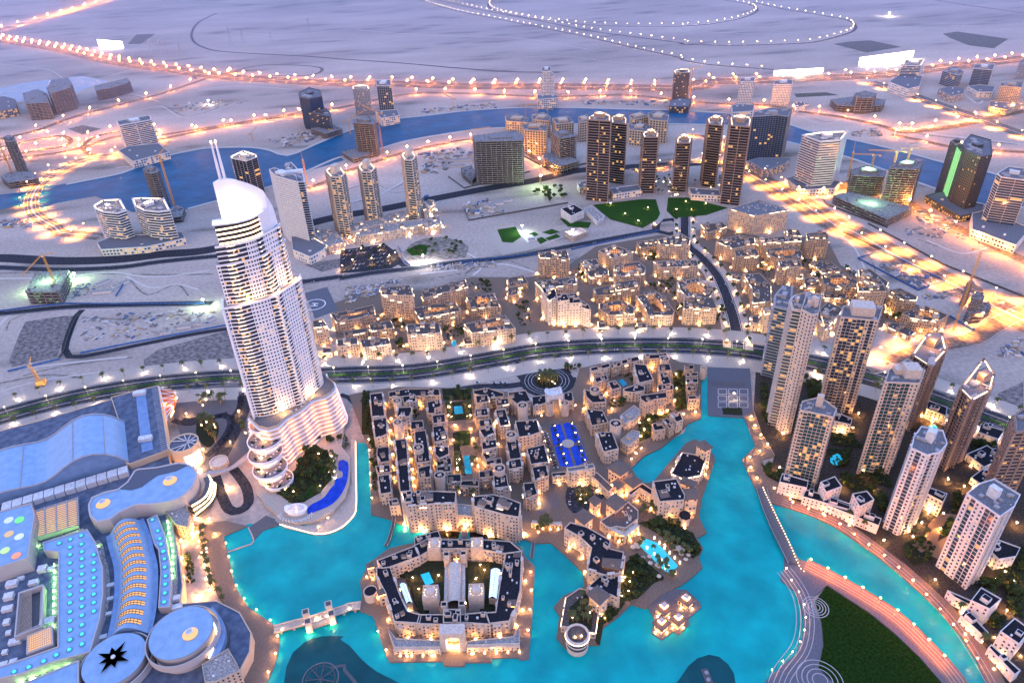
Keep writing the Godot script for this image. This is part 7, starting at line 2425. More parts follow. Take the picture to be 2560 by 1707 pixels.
	for s in ["P 75 930 190 890 255 1075 215 1130 110 1145", "P 225 890 290 875 370 920 430 1100 350 1110 280 1080", "P 125 1165 220 1150 280 1165 350 1395 190 1390", "P 310 1155 440 1135 515 1320 385 1390"]:
		sheet("reflecting_pool", s, 1.45, M.pool_blue)
	sheet("pool_court", "P 40 900 210 860 360 870 420 940 545 1350 400 1420 170 1420", 1.32, M.paving_dark)
	var hubp := at("P", 282,1125,1.5)
	var hm := MB.new()
	hm.lathe(hubp, [[6.0,0.0], [6.0,0.5], [5.0,0.5], [0.01,0.6]], 16)
	single("pool_island", hm, M.paving, "round stone island where the long blue pools cross", "fountain")
	sheet("quarter_pool", "O 1105 310 1195 305 1215 390 1110 400", 1.5, M.pool)
	sheet("quarter_pool", "O 1220 890 1285 885 1315 1100 1235 1105", 1.5, M.pool)
	sheet("quarter_pool", "P 870 380 930 365 985 430 930 450 900 410", 1.5, M.pool)
	sheet("quarter_garden", "O 1000 270 1300 240 1330 460 1040 480", 1.32, M.garden)
	sheet("quarter_garden", "O 1130 600 1290 590 1300 760 1150 780", 1.34, M.hedge)
	sheet("quarter_garden", "O 1090 620 1130 610 1250 1120 1120 1130", 1.33, M.garden)
	sheet("quarter_garden", "O 960 100 1300 110 1310 230 980 240", 1.3, M.garden)
	sheet("quarter_garden", "P 1520 300 1650 260 1680 700 1560 760 1530 560", 1.3, M.garden)
	sheet("quarter_garden", "P 1110 870 1300 780 1500 740 1250 1050 1120 1110", 1.3, M.garden)
	sheet("quarter_garden", "O 20 200 110 150 160 520 160 780 100 640 20 640", 1.3, M.garden)
	build_bridges()
	build_plaza()
func garden_lamp(p: Vector3, e: float, label: String, group: String) -> void:
	if not shared.has("garden_lamp"):
		var a := MB.new()
		a.lathe(Vector3.ZERO, [[0.12,0.0], [0.08,2.6]], 5)
		var b := MB.new()
		b.lathe(Vector3(0,2.6,0), [[0.02,0.0], [0.34,0.15], [0.34,0.5], [0.02,0.6]], 6)
		shared["garden_lamp"] = [a.mesh(), b.mesh()]
	var t := thing("garden_lamp", label, "lamp", p, group)
	mpart(t, "post", shared["garden_lamp"][0], M.pole)
	mpart(t, "lantern", shared["garden_lamp"][1], lamp_mat(e, 0.5, Color(1.0,0.72,0.42)))
func footbridge(s: String, wd: float, y: float, label: String) -> void:
	var p := smooth_path(path(s, y), 4.0)
	var mb := MB.new()
	ribbon(mb, p, wd, y, 0.0,0.6)
	var t := thing("footbridge", label, "bridge", p[0])
	part(t, "deck", mb, M.paving_dark)
	var r := MB.new()
	ribbon(r, p, 0.2, y + 1.0, wd / 2 - 0.1,1.0)
	ribbon(r, p, 0.2, y + 1.0, -wd / 2 + 0.1,1.0)
	part(t, "parapet", r, M.stone)
func build_bridges() -> void:
	var p := smooth_path(path("G 1870 1195 2000 1160 2120 1130 2240 1090 2352 1055 H 60 1040 140 1030", 2.6), 4.0)
	var t := thing("arched_bridge", "stone bridge with four square turrets and glowing deck", "bridge", p[0])
	var mb := MB.new()
	ribbon(mb, p, 6.0,2.6,0.0,1.0)
	part(t, "deck", mb, M.paving)
	var pr := MB.new()
	ribbon(pr, p, 0.4,3.6,3.0,1.4)
	ribbon(pr, p, 0.4,3.6,-3.0,1.4)
	part(t, "parapet", pr, M.stone_pale)
	var pierm := MB.new()
	for a in along(p, 9.0,0.0,5.0):
		pierm.box(Vector3(a[0].x, 0, a[0].z), Vector3(1.6,1.8,7.0), atan2(-a[1].z, a[1].x))
	part(t, "piers", pierm, M.stone)
	var c4 := [at("G", 2100,1120,3.0), at("G", 2115,1185,3.0), at("G", 2255,1065,3.0), at("G", 2275,1130,3.0)]
	var deck := MB.new()
	deck.prism(ccw(PackedVector3Array([c4[0], c4[2], c4[3], c4[1]])), 0.5,3.0)
	part(t, "middle_platform", deck, M.paving)
	for c in c4:
		var w := MB.new()
		w.box(flat(c), Vector3(4.2,10.0,4.2), 0.28)
		w.box(flat(c) + Vector3(0,10.0,0), Vector3(5.0,1.2,5.0), 0.28, true)
		part(t, "turret", w, M.stone_pale)
		var cap := MB.new()
		cap.box(flat(c) + Vector3(0,11.2,0), Vector3(3.6,0.1,3.6), 0.28)
		part(t, "turret_roof", cap, M.roof_brown)
	for c in [c4[1], c4[3], (c4[0] + c4[2]) / 2]:
		wall_lamp(t, c + Vector3(0,0,4.0) - t.position, 1.5,70.0)
	for a in along(p, 16.0,2.6,6.0):
		var l := MB.new()
		l.box(a[0] + Vector3(0,1.1,0), Vector3(0.4,0.5,0.4))
		part(t, "parapet_light", l, M.bridge_lamp)
	var q := smooth_path(path("I 560 230 590 330 660 500 730 640 780 740", 2.4), 6.0)
	t = thing("long_footbridge", "long grey footbridge edged with a string of lights", "bridge", q[0])
	mb = MB.new()
	ribbon(mb, q, 9.0,2.4,0.0,0.8)
	part(t, "deck", mb, M.paving_dark)
	for o in [4.4,-4.4]:
		var rl := MB.new()
		ribbon(rl, q, 0.25,3.5, o, 1.1)
		part(t, "railing", rl, M.steel)
	var li := MB.new()
	var e := smooth_path(path("I 570 225 590 270 660 420 720 540 770 650 800 720 830 780 865 810", 3.4), 4.0)
	for a in along(e, 2.9):
		li.box(a[0], Vector3(0.55,0.4,0.55))
	part(t, "bulbs", li, M.cornice, true)
	var wq := smooth_path(path("b 860 640 895 735 820 770 720 805", 0.8), 3.0)
	mb = MB.new()
	ribbon(mb, wq, 1.0,0.9,0.0,0.9)
	single("quay_kerb", mb, M.stone, "thin stone kerb enclosing a square of lake water", "kerb")
	slab("quay_deck", "b 865 640 980 560 1080 600 1075 625 960 660 905 720 890 730", 0.0,0.6, M.paving_dark)
func fountain_gear() -> void:
	var c := at("G", 2190,1535,0.12)
	var r := c.distance_to(at("G", 2315,1535,0.12))
	var t := thing("fountain_ring", "dark ring of fountain pipes lying in the lake", "fountain", c)
	var mb := MB.new()
	mb.lathe(c, [[r, 0.0], [r, 0.3], [r - 1.0,0.3], [r - 1.0,0.0]], 48)
	mb.lathe(c, [[r * 0.8,0.0], [r * 0.8,0.25], [r * 0.8 - 0.5,0.25]], 48)
	part(t, "ring", mb, M.charcoal, true)
	var sp := MB.new()
	for i in 7:
		var a := TAU * i / 7.0 + 0.3
		var e := c + Vector3(cos(a), 0.15, sin(a)) * r * 0.8
		sp.beam(c + Vector3(0,0.2,0), e + Vector3(0,0.2,0), 0.7,0.2)
		sp.beam(c.lerp(e, 0.5) + Vector3(0,0.2,0), c + Vector3(cos(a + 0.35), 0, sin(a + 0.35)) * r * 0.8 + Vector3(0,0.2,0), 0.4,0.2)
	part(t, "spokes", sp, M.charcoal, true)
	var nz := MB.new()
	for i in 60:
		var a := TAU * i / 60.0
		nz.box(c + Vector3(cos(a) * (r - 0.5), 0.3, sin(a) * (r - 0.5)), Vector3(0.5,0.4,0.5), a)
	part(t, "nozzles", nz, M.pole, true)
	var q := at("I", 195,1540,0.12)
	t = thing("fountain_barge", "dark oblong fountain machine in the lake", "fountain", q)
	mb = MB.new()
	mb.box(q, Vector3(5.0,0.5,16.0), 0.1)
	part(t, "deck", mb, M.charcoal)
	for i in 3:
		var n := MB.new()
		n.lathe(q + Vector3(0,0.5,-5.0 + i * 5.0), [[1.5,0.0], [1.3,0.5], [0.01,0.6]], 14)
		part(t, "nozzle_drum", n, M.pole)
	var arc := path("G 2260 1460 2352 1440 H 30 1470 90 1540 130 1600", 0.12)
	arc = smooth_path(arc, 3.0)
	mb = MB.new()
	ribbon(mb, arc, 2.2,0.4,0.0,0.3)
	single("fountain_pipe", mb, M.charcoal, "dark curved pipe run beside the fountain ring", "fountain")
func build_plaza() -> void:
	fountain_gear()
	var mk := MB.new()
	for i in 3:
		for j in 3:
			var x := 2050 + i * 125
			var y := 482 + j * 78
			var q := path("P %d %d %d %d %d %d %d %d" % [x, y, x + 100, y, x + 103, y + 60, x + 3, y + 60], 1.3)
			for k in 4:
				mk.beam(q[k], q[(k + 1) % 4], 0.3,0.06)
	var t := structure("plaza_lines", mk, M.paint)
	var lp := at("P", 2228,595,1.15)
	street_lamp("plaza_lamp", lp, Vector3.RIGHT, 7.0,1.4, M.warm, 70.0, Color(1.0,0.88,0.70), "bright cluster lamp in the middle of the grey plaza", "")
	sheet("pergola_floor", "P 2095 690 2330 700 2340 790 2110 780", 1.3, M.garden)
	var steps := MB.new()
	for i in 6:
		var a := at("P", 1990,385 + i * 10,1.2 + (5 - i) * 0.25)
		var b := at("P", 2352,400 + i * 10,1.2 + (5 - i) * 0.25)
		steps.beam(a, b, 2.2,0.5)
	structure("plaza_steps", steps, M.paving_grey)
func palm_meshes(v: int) -> Array:
	var key := "palm%d" % v
	if shared.has(key):
		return shared[key]
	var r := RandomNumberGenerator.new()
	r.seed = 100 + v
	var h := 8.5 + v * 1.2
	var tr := MB.new()
	tr.lathe(Vector3.ZERO, [[0.42,0.0], [0.28,1.0], [0.24, h * 0.6], [0.32, h]], 7)
	var cr := MB.new()
	for i in 17:
		var a := TAU * i / 17.0 + r.randf_range(-0.15,0.15)
		var lift := r.randf_range(-0.35,0.95)
		var L := r.randf_range(2.6,3.6)
		var d := Vector3(cos(a), 0, sin(a))
		var s := Vector3(-sin(a), 0, cos(a))
		var prev := Vector3(0, h, 0)
		var pw := 0.12
		for k in 4:
			var f := (k + 1) / 4.0
			var p := Vector3(0, h, 0) + d * L * f + Vector3(0, L * (lift * f - 0.85 * f * f), 0)
			var w: float = [0.55,0.62,0.42,0.05][k]
			var dr := Vector3(0,-0.22,0)
			cr.quad(prev, p, p + s * w + dr, prev + s * pw + dr)
			cr.quad(p, prev, prev - s * pw + dr, p - s * w + dr)
			prev = p
			pw = w
	shared[key] = [tr.mesh(), cr.mesh(), h]
	return shared[key]
func palm(p: Vector3, label: String, group: String, e := 0.0, c := Color(1.0,0.90,0.80), scale := 1.0) -> void:
	var m := palm_meshes(rng.randi() % 3)
	var t := thing("palm_tree", label, "palm", p, group)
	t.rotation.y = rng.randf() * TAU
	t.scale = Vector3.ONE * scale * rng.randf_range(0.9,1.15)
	mpart(t, "trunk", m[0], M.trunk)
	mpart(t, "crown", m[1], M.palm_leaf)
	if e > 0:
		if not shared.has("spot_can"):
			var mb := MB.new()
			mb.lathe(Vector3(0,-0.15,0), [[0.3,0.0], [0.32,0.25], [0.02,0.4]], 6)
			shared["spot_can"] = mb.mesh()
		mpart(t, "uplight", shared["spot_can"], lamp_mat(e, 0.35, c), Vector3(1.0,0.45,0))
func tree_meshes(v: int) -> Array:
	var key := "tree%d" % v
	if shared.has(key):
		return shared[key]
	var r := RandomNumberGenerator.new()
	r.seed = 300 + v
	var tr := MB.new()
	tr.lathe(Vector3.ZERO, [[0.26,0.0], [0.18,1.4], [0.12,2.6]], 6)
	for i in 4:
		var a := TAU * i / 4.0 + r.randf()
		tr.beam(Vector3(0,1.6 + 0.2 * i, 0), Vector3(cos(a) * 1.5,3.4 + 0.3 * i, sin(a) * 1.5), 0.14)
	var cr := MB.new()
	cr.use_col = true
	for k in 9:
		var cc := Vector3(r.randf_range(-1.6,1.6), r.randf_range(2.6,5.0), r.randf_range(-1.6,1.6))
		var rad := r.randf_range(0.8,1.5)
		for i in 34:
			var d := Vector3(r.randfn(), r.randfn(), r.randfn()).normalized()
			var p := cc + d * rad * r.randf_range(0.55,1.05)
			var u := Vector3(r.randfn(), r.randfn(), r.randfn()).normalized() * 0.36
			var w := d.cross(u).normalized() * 0.28
			var g := r.randf_range(0.6,1.35)
			cr.col = Color(0.05 * g, 0.075 * g, 0.03 * g)
			cr.quad(p - u - w, p + u - w, p + u + w, p - u + w)
	shared[key] = [tr.mesh(), cr.mesh()]
	return shared[key]
func tree(p: Vector3, s: float, label: String, group: String) -> void:
	var m := tree_meshes(rng.randi() % 4)
	var t := thing("garden_tree", label, "tree", p, group)
	t.rotation.y = rng.randf() * TAU
	t.scale = Vector3(s, s * rng.randf_range(0.8,1.1), s)
	mpart(t, "trunk", m[0], M.trunk)
	mpart(t, "crown", m[1], M.leaf)
func shrubs(s: String, y: float, n: int, label: String, h := 2.4) -> void:
	var mb := MB.new()
	mb.use_col = true
	var pts := spread(s, y, n)
	if pts.is_empty():
		return
	for p in pts:
		var rad := rng.randf_range(0.6,1.5)
		var hh := rng.randf_range(0.5,1.0) * h
		for i in 26:
			var d := Vector3(rng.randfn(), absf(rng.randfn()), rng.randfn()).normalized()
			var q: Vector3 = p + Vector3(d.x * rad, d.y * hh, d.z * rad) * rng.randf_range(0.6,1.0)
			var u := Vector3(rng.randfn(), rng.randfn(), rng.randfn()).normalized() * 0.42
			var w := d.cross(u).normalized() * 0.34
			var g := rng.randf_range(0.5,1.35)
			mb.col = Color(0.055 * g, 0.075 * g, 0.03 * g)
			mb.quad(q - u - w, q + u - w, q + u + w, q - u + w)
	var c: Vector3 = pts[0]
	for i in mb.v.size():
		mb.v[i] -= c
	var o := mpart(self, numbered("shrubbery"), mb.mesh(), M.leaf, c)
	o.set_meta("kind", "stuff")
	tag(o, label, "shrubs")
func spread(s: String, y: float, n: int) -> Array:
	var p := path(s, y)
	var q := PackedVector2Array()
	var lo := p[0]
	var hi := p[0]
	for v in p:
		q.append(Vector2(v.x, v.z))
		lo = lo.min(v)
		hi = hi.max(v)
	var out := []
	for t in n * 30:
		if out.size() >= n:
			break
		var v := Vector3(rng.randf_range(lo.x, hi.x), y, rng.randf_range(lo.z, hi.z))
		if Geometry2D.is_point_in_polygon(Vector2(v.x, v.z), q):
			out.append(v)
	return out
func build_life() -> void:
	M.trunk = mat(Color(0.20,0.14,0.09), 0.9)
	M.palm_leaf = mat(Color(0.075,0.085,0.035), 0.8)
	M.leaf = mat(Color(1,1,1), 0.9)
	M.leaf.vertex_color_use_as_albedo = true
	M.painted = mat(Color(1,1,1), 0.8)
	M.painted.vertex_color_use_as_albedo = true
	M.canvas = mat(Color(0.5,0.43,0.34), 0.9)
	M.track = mat(Color(0.50,0.44,0.39), 0.95)
	M.brick_pave = mat(Color(0.26,0.15,0.09), 0.85)
	boulevard_dress()
	parks()
	lamps_near()
	gardens()
	sites()
	cars()
	billboards()
func on_screen(p: Vector3, m := 60.0) -> bool:
	var s := project(p)
	return s.x > -m and s.x < 2560 + m and s.y > -m and s.y < 1707 + m
func boulevard_dress() -> void:
	var b: PackedVector3Array = road_line["boulevard"]
	for o in [-29.0,29.0]:
		var mb := MB.new()
		ribbon(mb, b, 22.0,0.30, o, 0.3)
		structure("pavement", mb, M.paving)
	var v := 0
	for o in [-24.0,24.0]:
		for a in along(b, 20.0, o, 6.0):
			if on_screen(a[0]):
				v += 1
				var p: Vector3 = a[0] + Vector3(0,0.3,0)
				palm(p, "date palm lit from below on the boulevard pavement", "palms along the boulevard", 420.0 if v % 2 == 0 else 0.0)
	for a in along(b, 38.0,0.0,20.0):
		if on_screen(a[0]):
			street_lamp("boulevard_lamp", a[0] + Vector3(0,0.3,0), a[1], 10.0,0.7, M.warm, 200.0, Color(1.0,0.90,0.78), "lamp post on the planted median of the boulevard", "lamps on the boulevard median")
	var c := at("E", 1415,1045)
	var mb := MB.new()
	mb.lathe(Vector3(c.x, 0.26, c.z), [[29.0,0.0], [13.0,0.01]], 48)
	structure("roundabout_road", mb, M.asphalt)
	mb = MB.new()
	mb.lathe(Vector3(c.x, 0.0, c.z), [[13.0,0.2], [13.0,0.5], [0.01,0.6]], 40)
	structure("roundabout_island", mb, M.garden)
	for i in 22:
		var a := TAU * i * 0.382
		var r := 11.5 * sqrt((i + 0.5) / 22.0)
		palm(Vector3(c.x + cos(a) * r, 0.5, c.z + sin(a) * r), "palm in the dense clump on the roundabout", "palms on the roundabout", 35.0 if i % 4 == 0 else 0.0, Color(1.0,0.72,0.40), 0.85)
	for k in 3:
		var ln := MB.new()
		for i in 60:
			var a0 := TAU * i / 60
			var a1 := TAU * (i + 1) / 60
			var r := 16.5 + k * 3.6
			ln.quad(c + Vector3(cos(a1) * r, 0.32, sin(a1) * r), c + Vector3(cos(a0) * r, 0.32, sin(a0) * r), c + Vector3(cos(a0) * (r + 0.25), 0.32, sin(a0) * (r + 0.25)), c + Vector3(cos(a1) * (r + 0.25), 0.32, sin(a1) * (r + 0.25)))
		structure("lane_line", ln, M.paint)
	for s in [["E 1290 1060 1150 1080 950 1085 800 1110", 9.0], ["E 1250 1030 1210 980 1200 950 1230 920", 8.0], ["E 1560 1000 1520 950 1490 900 1480 870", 9.0], ["E 1500 1120 1580 1080 1590 1020", 8.0]]:
		mb = MB.new()
		ribbon(mb, smooth_path(path(s[0]), 5.0), s[1], 0.24)
		structure("road", mb, M.asphalt)
	for a in along(road_line["spur"], 26.0,13.0,20.0):
		tree(a[0], 1.1, "small street tree beside the curving side road", "street trees on the side road")
	for a in along(road_line["spur"], 26.0,-13.0,8.0):
		tree(a[0], 1.1, "small street tree beside the curving side road", "street trees on the side road")
	for o in [-12.0,12.0]:
		mb = MB.new()
		ribbon(mb, road_line["spur"], 9.0,0.25, o, 0.25)
		structure("pavement", mb, M.paving)
		for a in along(road_line["spur"], 40.0, o, 12.0):
			garden_lamp(a[0] + Vector3(0,0.25,0), 70.0, "post lamp on the side road pavement", "lamps on the side road")
func parks() -> void:
	sheet("park_lawn", "B 1730 1400 2050 1362 2160 1362 2190 1460 2170 1500 2070 1559 1850 1500", 0.3, M.grass)
	sheet("park_lawn", "C -80 1350 50 1350 330 1420 180 1470 -40 1490 -90 1440", 0.3, M.grass)
	sheet("park_path", "B 2150 1330 2230 1330 2210 1500 2170 1540 2130 1540 2200 1440", 0.28, M.paving)
	for a in [["B", 1850,1400], ["B", 1950,1470], ["B", 2105,1430], ["B", 2040,1520], ["B", 2150,1540], ["C", 40,1385], ["C", 175,1400]]:
		garden_lamp(at(a[0], a[1], a[2], 0.3), 60.0, "low orange lamp glowing on the park lawn", "lamps on the park lawns")
	for p in spread("B 2030 1240 2330 1210 2320 1330 2130 1340", 0.2,26):
		palm(p, "palm among the lamps between the dark park towers", "palms between the park towers", 26.0 if rng.randf() < 0.3 else 0.0, Color(1.0,0.80,0.55))
	for p in spread("C 40 1230 280 1230 280 1290 60 1280", 0.2,8):
		palm(p, "palm among the lamps between the dark park towers", "palms between the park towers", 26.0 if rng.randf() < 0.4 else 0.0, Color(1.0,0.80,0.55))
	sheet("sports_ground", "E 1000 40 1180 -20 1540 60 1300 150 1110 185", 0.2, M.paving)
	for s in ["E 1075 10 1200 -10 1240 60 1180 100 1110 95", "E 1290 40 1330 25 1360 45 1320 60", "E 1380 30 1450 5 1500 25 1440 45", "E 1340 75 1380 60 1420 85 1370 110", "E 1400 70 1480 40 1510 60 1430 85"]:
		sheet("garden_lawn", s, 0.32, M.grass)
	var mb := MB.new()
	mb.poly(path("E 1250 60 1310 45 1350 80 1280 100"), 0.34)
	structure("pavilion_floor", mb, M.white)
	old_block("B 1510 1430 1600 1400 1670 1440 1580 1480 | 12", {"wall": "white", "bays": false, "fh": 4.0, "rooms": 2, "name": "sales_centre", "label": "small white office cube with dark bands beside the lawn"})
	old_block("B 1670 1430 1720 1410 1810 1480 1760 1520 | 6", {"wall": "white", "bays": false, "roof": "roof_pale", "rooms": 0, "name": "sales_pavilion", "label": "long white pavilion beside the office cube"})
	old_block("E 1540 30 1640 0 1690 30 1590 70 | 6", {"wall": "stone", "bays": false, "roof": "roof_pale", "rooms": 0, "name": "sales_pavilion", "label": "low stone shed with pale roof under a floodlight"})
	sheet("tree_nursery", "B 1500 1490 1590 1510 1720 1520 1700 1559 1560 1550", 0.22, M.grass)
	for p in spread("B 1300 1310 1440 1265 1560 1290 1540 1370 1380 1400", 0.1,24):
		tree(p, 1.5, "leafy nursery tree glowing green under work lights", "nursery trees under green light")
	var g := thing("work_light", "green tinged floodlight above the tree nursery", "floodlight", at("B", 1375,1300))
	mb = MB.new()
	mb.lathe(at("B", 1375,1300), [[0.3,0.0], [0.2,26.0]], 6)
	part(g, "mast", mb, M.pole)
	mb = MB.new()
	mb.box(at("B", 1375,1300) + Vector3(0,26,0), Vector3(3.0,1.2,1.2))
	part(g, "lamp_bank", mb, M.cool)
	omni(g, Vector3(0,25.0,0), 2600.0, Color(0.80,1.0,0.72), 0.5)
	sheet("wild_park", "E 430 170 480 110 570 70 700 60 830 90 880 130 860 200 700 215 560 225 470 225", 0.2, M.dirt)
	sheet("wild_park_lawn", "E 450 150 540 110 600 120 590 180 490 190", 0.24, M.grass)
	for p in spread("E 470 100 700 70 870 120 840 190 500 210", 0.2,18):
		tree(p, 1.2, "scrubby tree inside the oval wild park", "trees of the wild park")
	floodlight("E", 570,235,1300.0, Color(1.0,0.98,0.95), "blinding white floodlight at the car park corner")
	floodlight("E", 1590,60,400.0, Color(1.0,0.93,0.84), "white floodlight beside the stone shed")
	floodlight("E", 1245,30,350.0, Color(0.9,1.0,0.9), "white floodlight over the sports lawn")
	floodlight("C", 2150,1520,600.0, Color(0.75,1.0,0.75), "green white floodlight near the white framed tower")
	floodlight("D", 1400,540,900.0, Color(0.85,1.0,0.8), "green white floodlight in the storage yard")
	floodlight("D", 520,360,900.0, Color(0.75,1.0,0.70), "green floodlight beside the glowing site")
	floodlight("D", 230,430,700.0, Color(0.75,1.0,0.70), "green floodlight in front of the glowing site")
	floodlight("C", 1320,1290,900.0, Color(0.75,1.0,0.75), "green floodlight between the two green frames")
	floodlight("A", 1430,715,700.0, Color(1.0,0.95,0.9), "white floodlight on the far excavation")
	floodlight("C", 1430,110,2500.0, Color(1.0,0.97,0.95), "white floodlight alone in the far desert")
	sheet("helipad_apron", "D 2075 445 2235 402 2310 560 2150 620 2125 540", 0.2, M.paving_grey)
	var c := at("D", 2150,523,0.24)
	mb = MB.new()
	for i in 48:
		var a0 := TAU * i / 48
		var a1 := TAU * (i + 1) / 48
		mb.quad(c + Vector3(cos(a1), 0, sin(a1)) * 13.0, c + Vector3(cos(a0), 0, sin(a0)) * 13.0, c + Vector3(cos(a0), 0, sin(a0)) * 14.2, c + Vector3(cos(a1), 0, sin(a1)) * 14.2)
	for q in [[-1,0], [1,0]]:
		mb.beam(c + Vector3(-4.5,0,3.0 * q[0] - 0.6), c + Vector3(4.5,0,3.0 * q[0] + 0.6), 1.4,0.02)
	mb.beam(c + Vector3(0.3,0,-3.2), c + Vector3(-0.3,0,3.2), 1.6,0.03)
	structure("helipad_markings", mb, M.paint)
func floodlight(k: String, x: float, y: float, e: float, c: Color, label: String) -> void:
	var p := at(k, x, y)
	var t := thing("floodlight", label, "floodlight", p, "")
	var mb := MB.new()
	mb.lathe(p, [[0.25,0.0], [0.18,11.0]], 6)
	part(t, "mast", mb, M.pole)
	mb = MB.new()
	mb.box(p + Vector3(0,11,0), Vector3(2.4,1.0,0.8))
	part(t, "lamp_bank", mb, M.cool)
	omni(t, Vector3(0,10.4,0.6), e, c, 0.4)
func lamps_near() -> void:
	var am := Color(1.0,0.74,0.44)
	var runs := [["G 1545 600 1565 700 1595 840 1635 935 1705 1035 1800 1100 1870 1160", 16.0,40.0, "lamp along the mall promenade edge"], ["G 1900 1230 1895 1340 1865 1440 1815 1550", 14.0,40.0, "lamp along the mall promenade past the stone bridge"],
		["I 740 350 860 400 1000 460 1130 540 1250 630 1380 720 1500 820 1610 925 1725 1050 1840 1180 1940 1310 2050 1480", 22.0,140.0, "orange lamp along the east promenade"], ["I 860 740 1000 810 1130 880 1300 980 1440 1070 1570 1180 1700 1310 1830 1450", 20.0,170.0, "orange lamp along the park promenade"],
		["I 720 770 740 840 800 930 840 1020 858 1100 850 1200 830 1280 790 1340 720 1410 650 1460 590 1530", 11.0,14.0, "white bollard lamp on the striped lake promenade"], ["J 440 1060 480 1190 560 1340 640 1390 900 1390 1180 1390", 17.0,45.0, "lamp on the market quay, bridge side"], ["J 1500 1370 1800 1360 2080 1340", 17.0,45.0, "lamp on the market quay, palace side"], ["J 2210 1130 2230 900 2250 600 2240 320", 17.0,35.0, "lamp on the market quay along the channel"],
		["F 480 1290 530 1400 600 1500 I 470 40 540 200", 14.0,60.0, "lamp on the crowded lakeside walk below the towers"], ["P 1010 1350 1090 1260 1180 1170", 9.0,18.0, "lamp on the inlet wall beside the palace"], ["L 2060 130 2000 330 1960 440", 12.0,12.0, "lamp on the peninsula walk"], ["N 1090 220 1050 400 1030 520 1010 620", 9.0,18.0, "lamp beside the palace garden path"], ["N 1200 280 1150 400 1130 580", 9.0,14.0, "lamp on the palace lawn"],
		["O 105 700 130 1300 160 1480", 16.0,30.0, "lamp on the canal walk"], ["G 1360 590 1400 760 1440 950", 14.0,60.0, "lamp in the mall side garden walk"]]
	for a in runs:
		if a[3].begins_with("orange"):
			for q in along(smooth_path(path(a[0], 1.2), 5.0), 13.0,0.0,3.0):
				street_lamp("promenade_lamp", q[0], q[1], 6.5,0.6, M.sodium, -a[2], Color(1.0,0.52,0.22), a[3], "lamps: " + a[3])
			continue
		for q in along(smooth_path(path(a[0], 1.2), 5.0), a[1], 0.0,3.0):
			garden_lamp(q[0], a[2], a[3], "lamps: " + a[3])
	var st := MB.new()
	var line := smooth_path(path("I 735 780 790 850 850 950 880 1050 890 1150 880 1260 850 1350 800 1420 740 1500 700 1600", 1.2), 4.0)
	for o in [-3.0,0.0,3.0,6.0,9.0]:
		ribbon(st, line, 0.5,1.26, o)
	structure("promenade_stripes", st, M.stripe)
	var st2 := MB.new()
	var l2 := smooth_path(path("I 860 750 1000 820 1130 890 1300 990 1440 1080 1570 1190 1700 1320 1830 1460 1950 1620", 1.2), 5.0)
	for o in [-4.0,-1.5,1.5,4.0]:
		ribbon(st2, l2,0.45,1.30, o)
	structure("promenade_stripes", st2, M.stripe)
	var pw := MB.new()
	ribbon(pw, l2,13.0,1.26,0.0)
	structure("park_walk", pw, M.paving_walk)
	var st3 := MB.new()
	var l3 := smooth_path(path("I 700 320 860 380 1060 460 1230 570 1390 690 1560 830 1720 980 1870 1150 2000 1340 2130 1560", 1.2), 5.0)
	for o in [-3.0,0.0,3.0]:
		ribbon(st3, l3,0.45,1.26, o)
	structure("promenade_stripes", st3, M.stripe)
	for a in [["I", 930,1040,9.0], ["I", 960,1540,15.0]]:
		var c := at(a[0], a[1], a[2], 1.28)
		var mb := MB.new()
		for k in 4:
			var r: float = a[3] * (0.3 + 0.22 * k)
			mb.lathe(c, [[r + 0.6,0.0], [r, 0.02]], 28)
		structure("round_steps", mb, M.stripe)
	for a in [["oval_outer", 40.0,7.0], ["oval_middle", 44.0,-8.0], ["oval_inner", 42.0,-7.0]]:
		for p in along(road_line[a[0]], a[1], a[2], 5.0):
			if on_screen(p[0], 10.0):
				var o := thing("desert_lamp", "small lamp on the " + a[0].replace("_", " ") + " desert track", "street lamp", p[0], "lamps on the " + a[0].replace("_", " ") + " track")
				if not shared.has("dl"):
					var x := MB.new()
					x.lathe(Vector3.ZERO, [[0.2,0.0], [0.14,9.0]], 5)
					var y := MB.new()
					y.box(Vector3(0,9,0), Vector3(1.5,0.7,1.5))
					shared["dl"] = [x.mesh(), y.mesh()]
				mpart(o, "pole", shared["dl"][0], M.pole)
				mpart(o, "lamp_head", shared["dl"][1], M.warm)
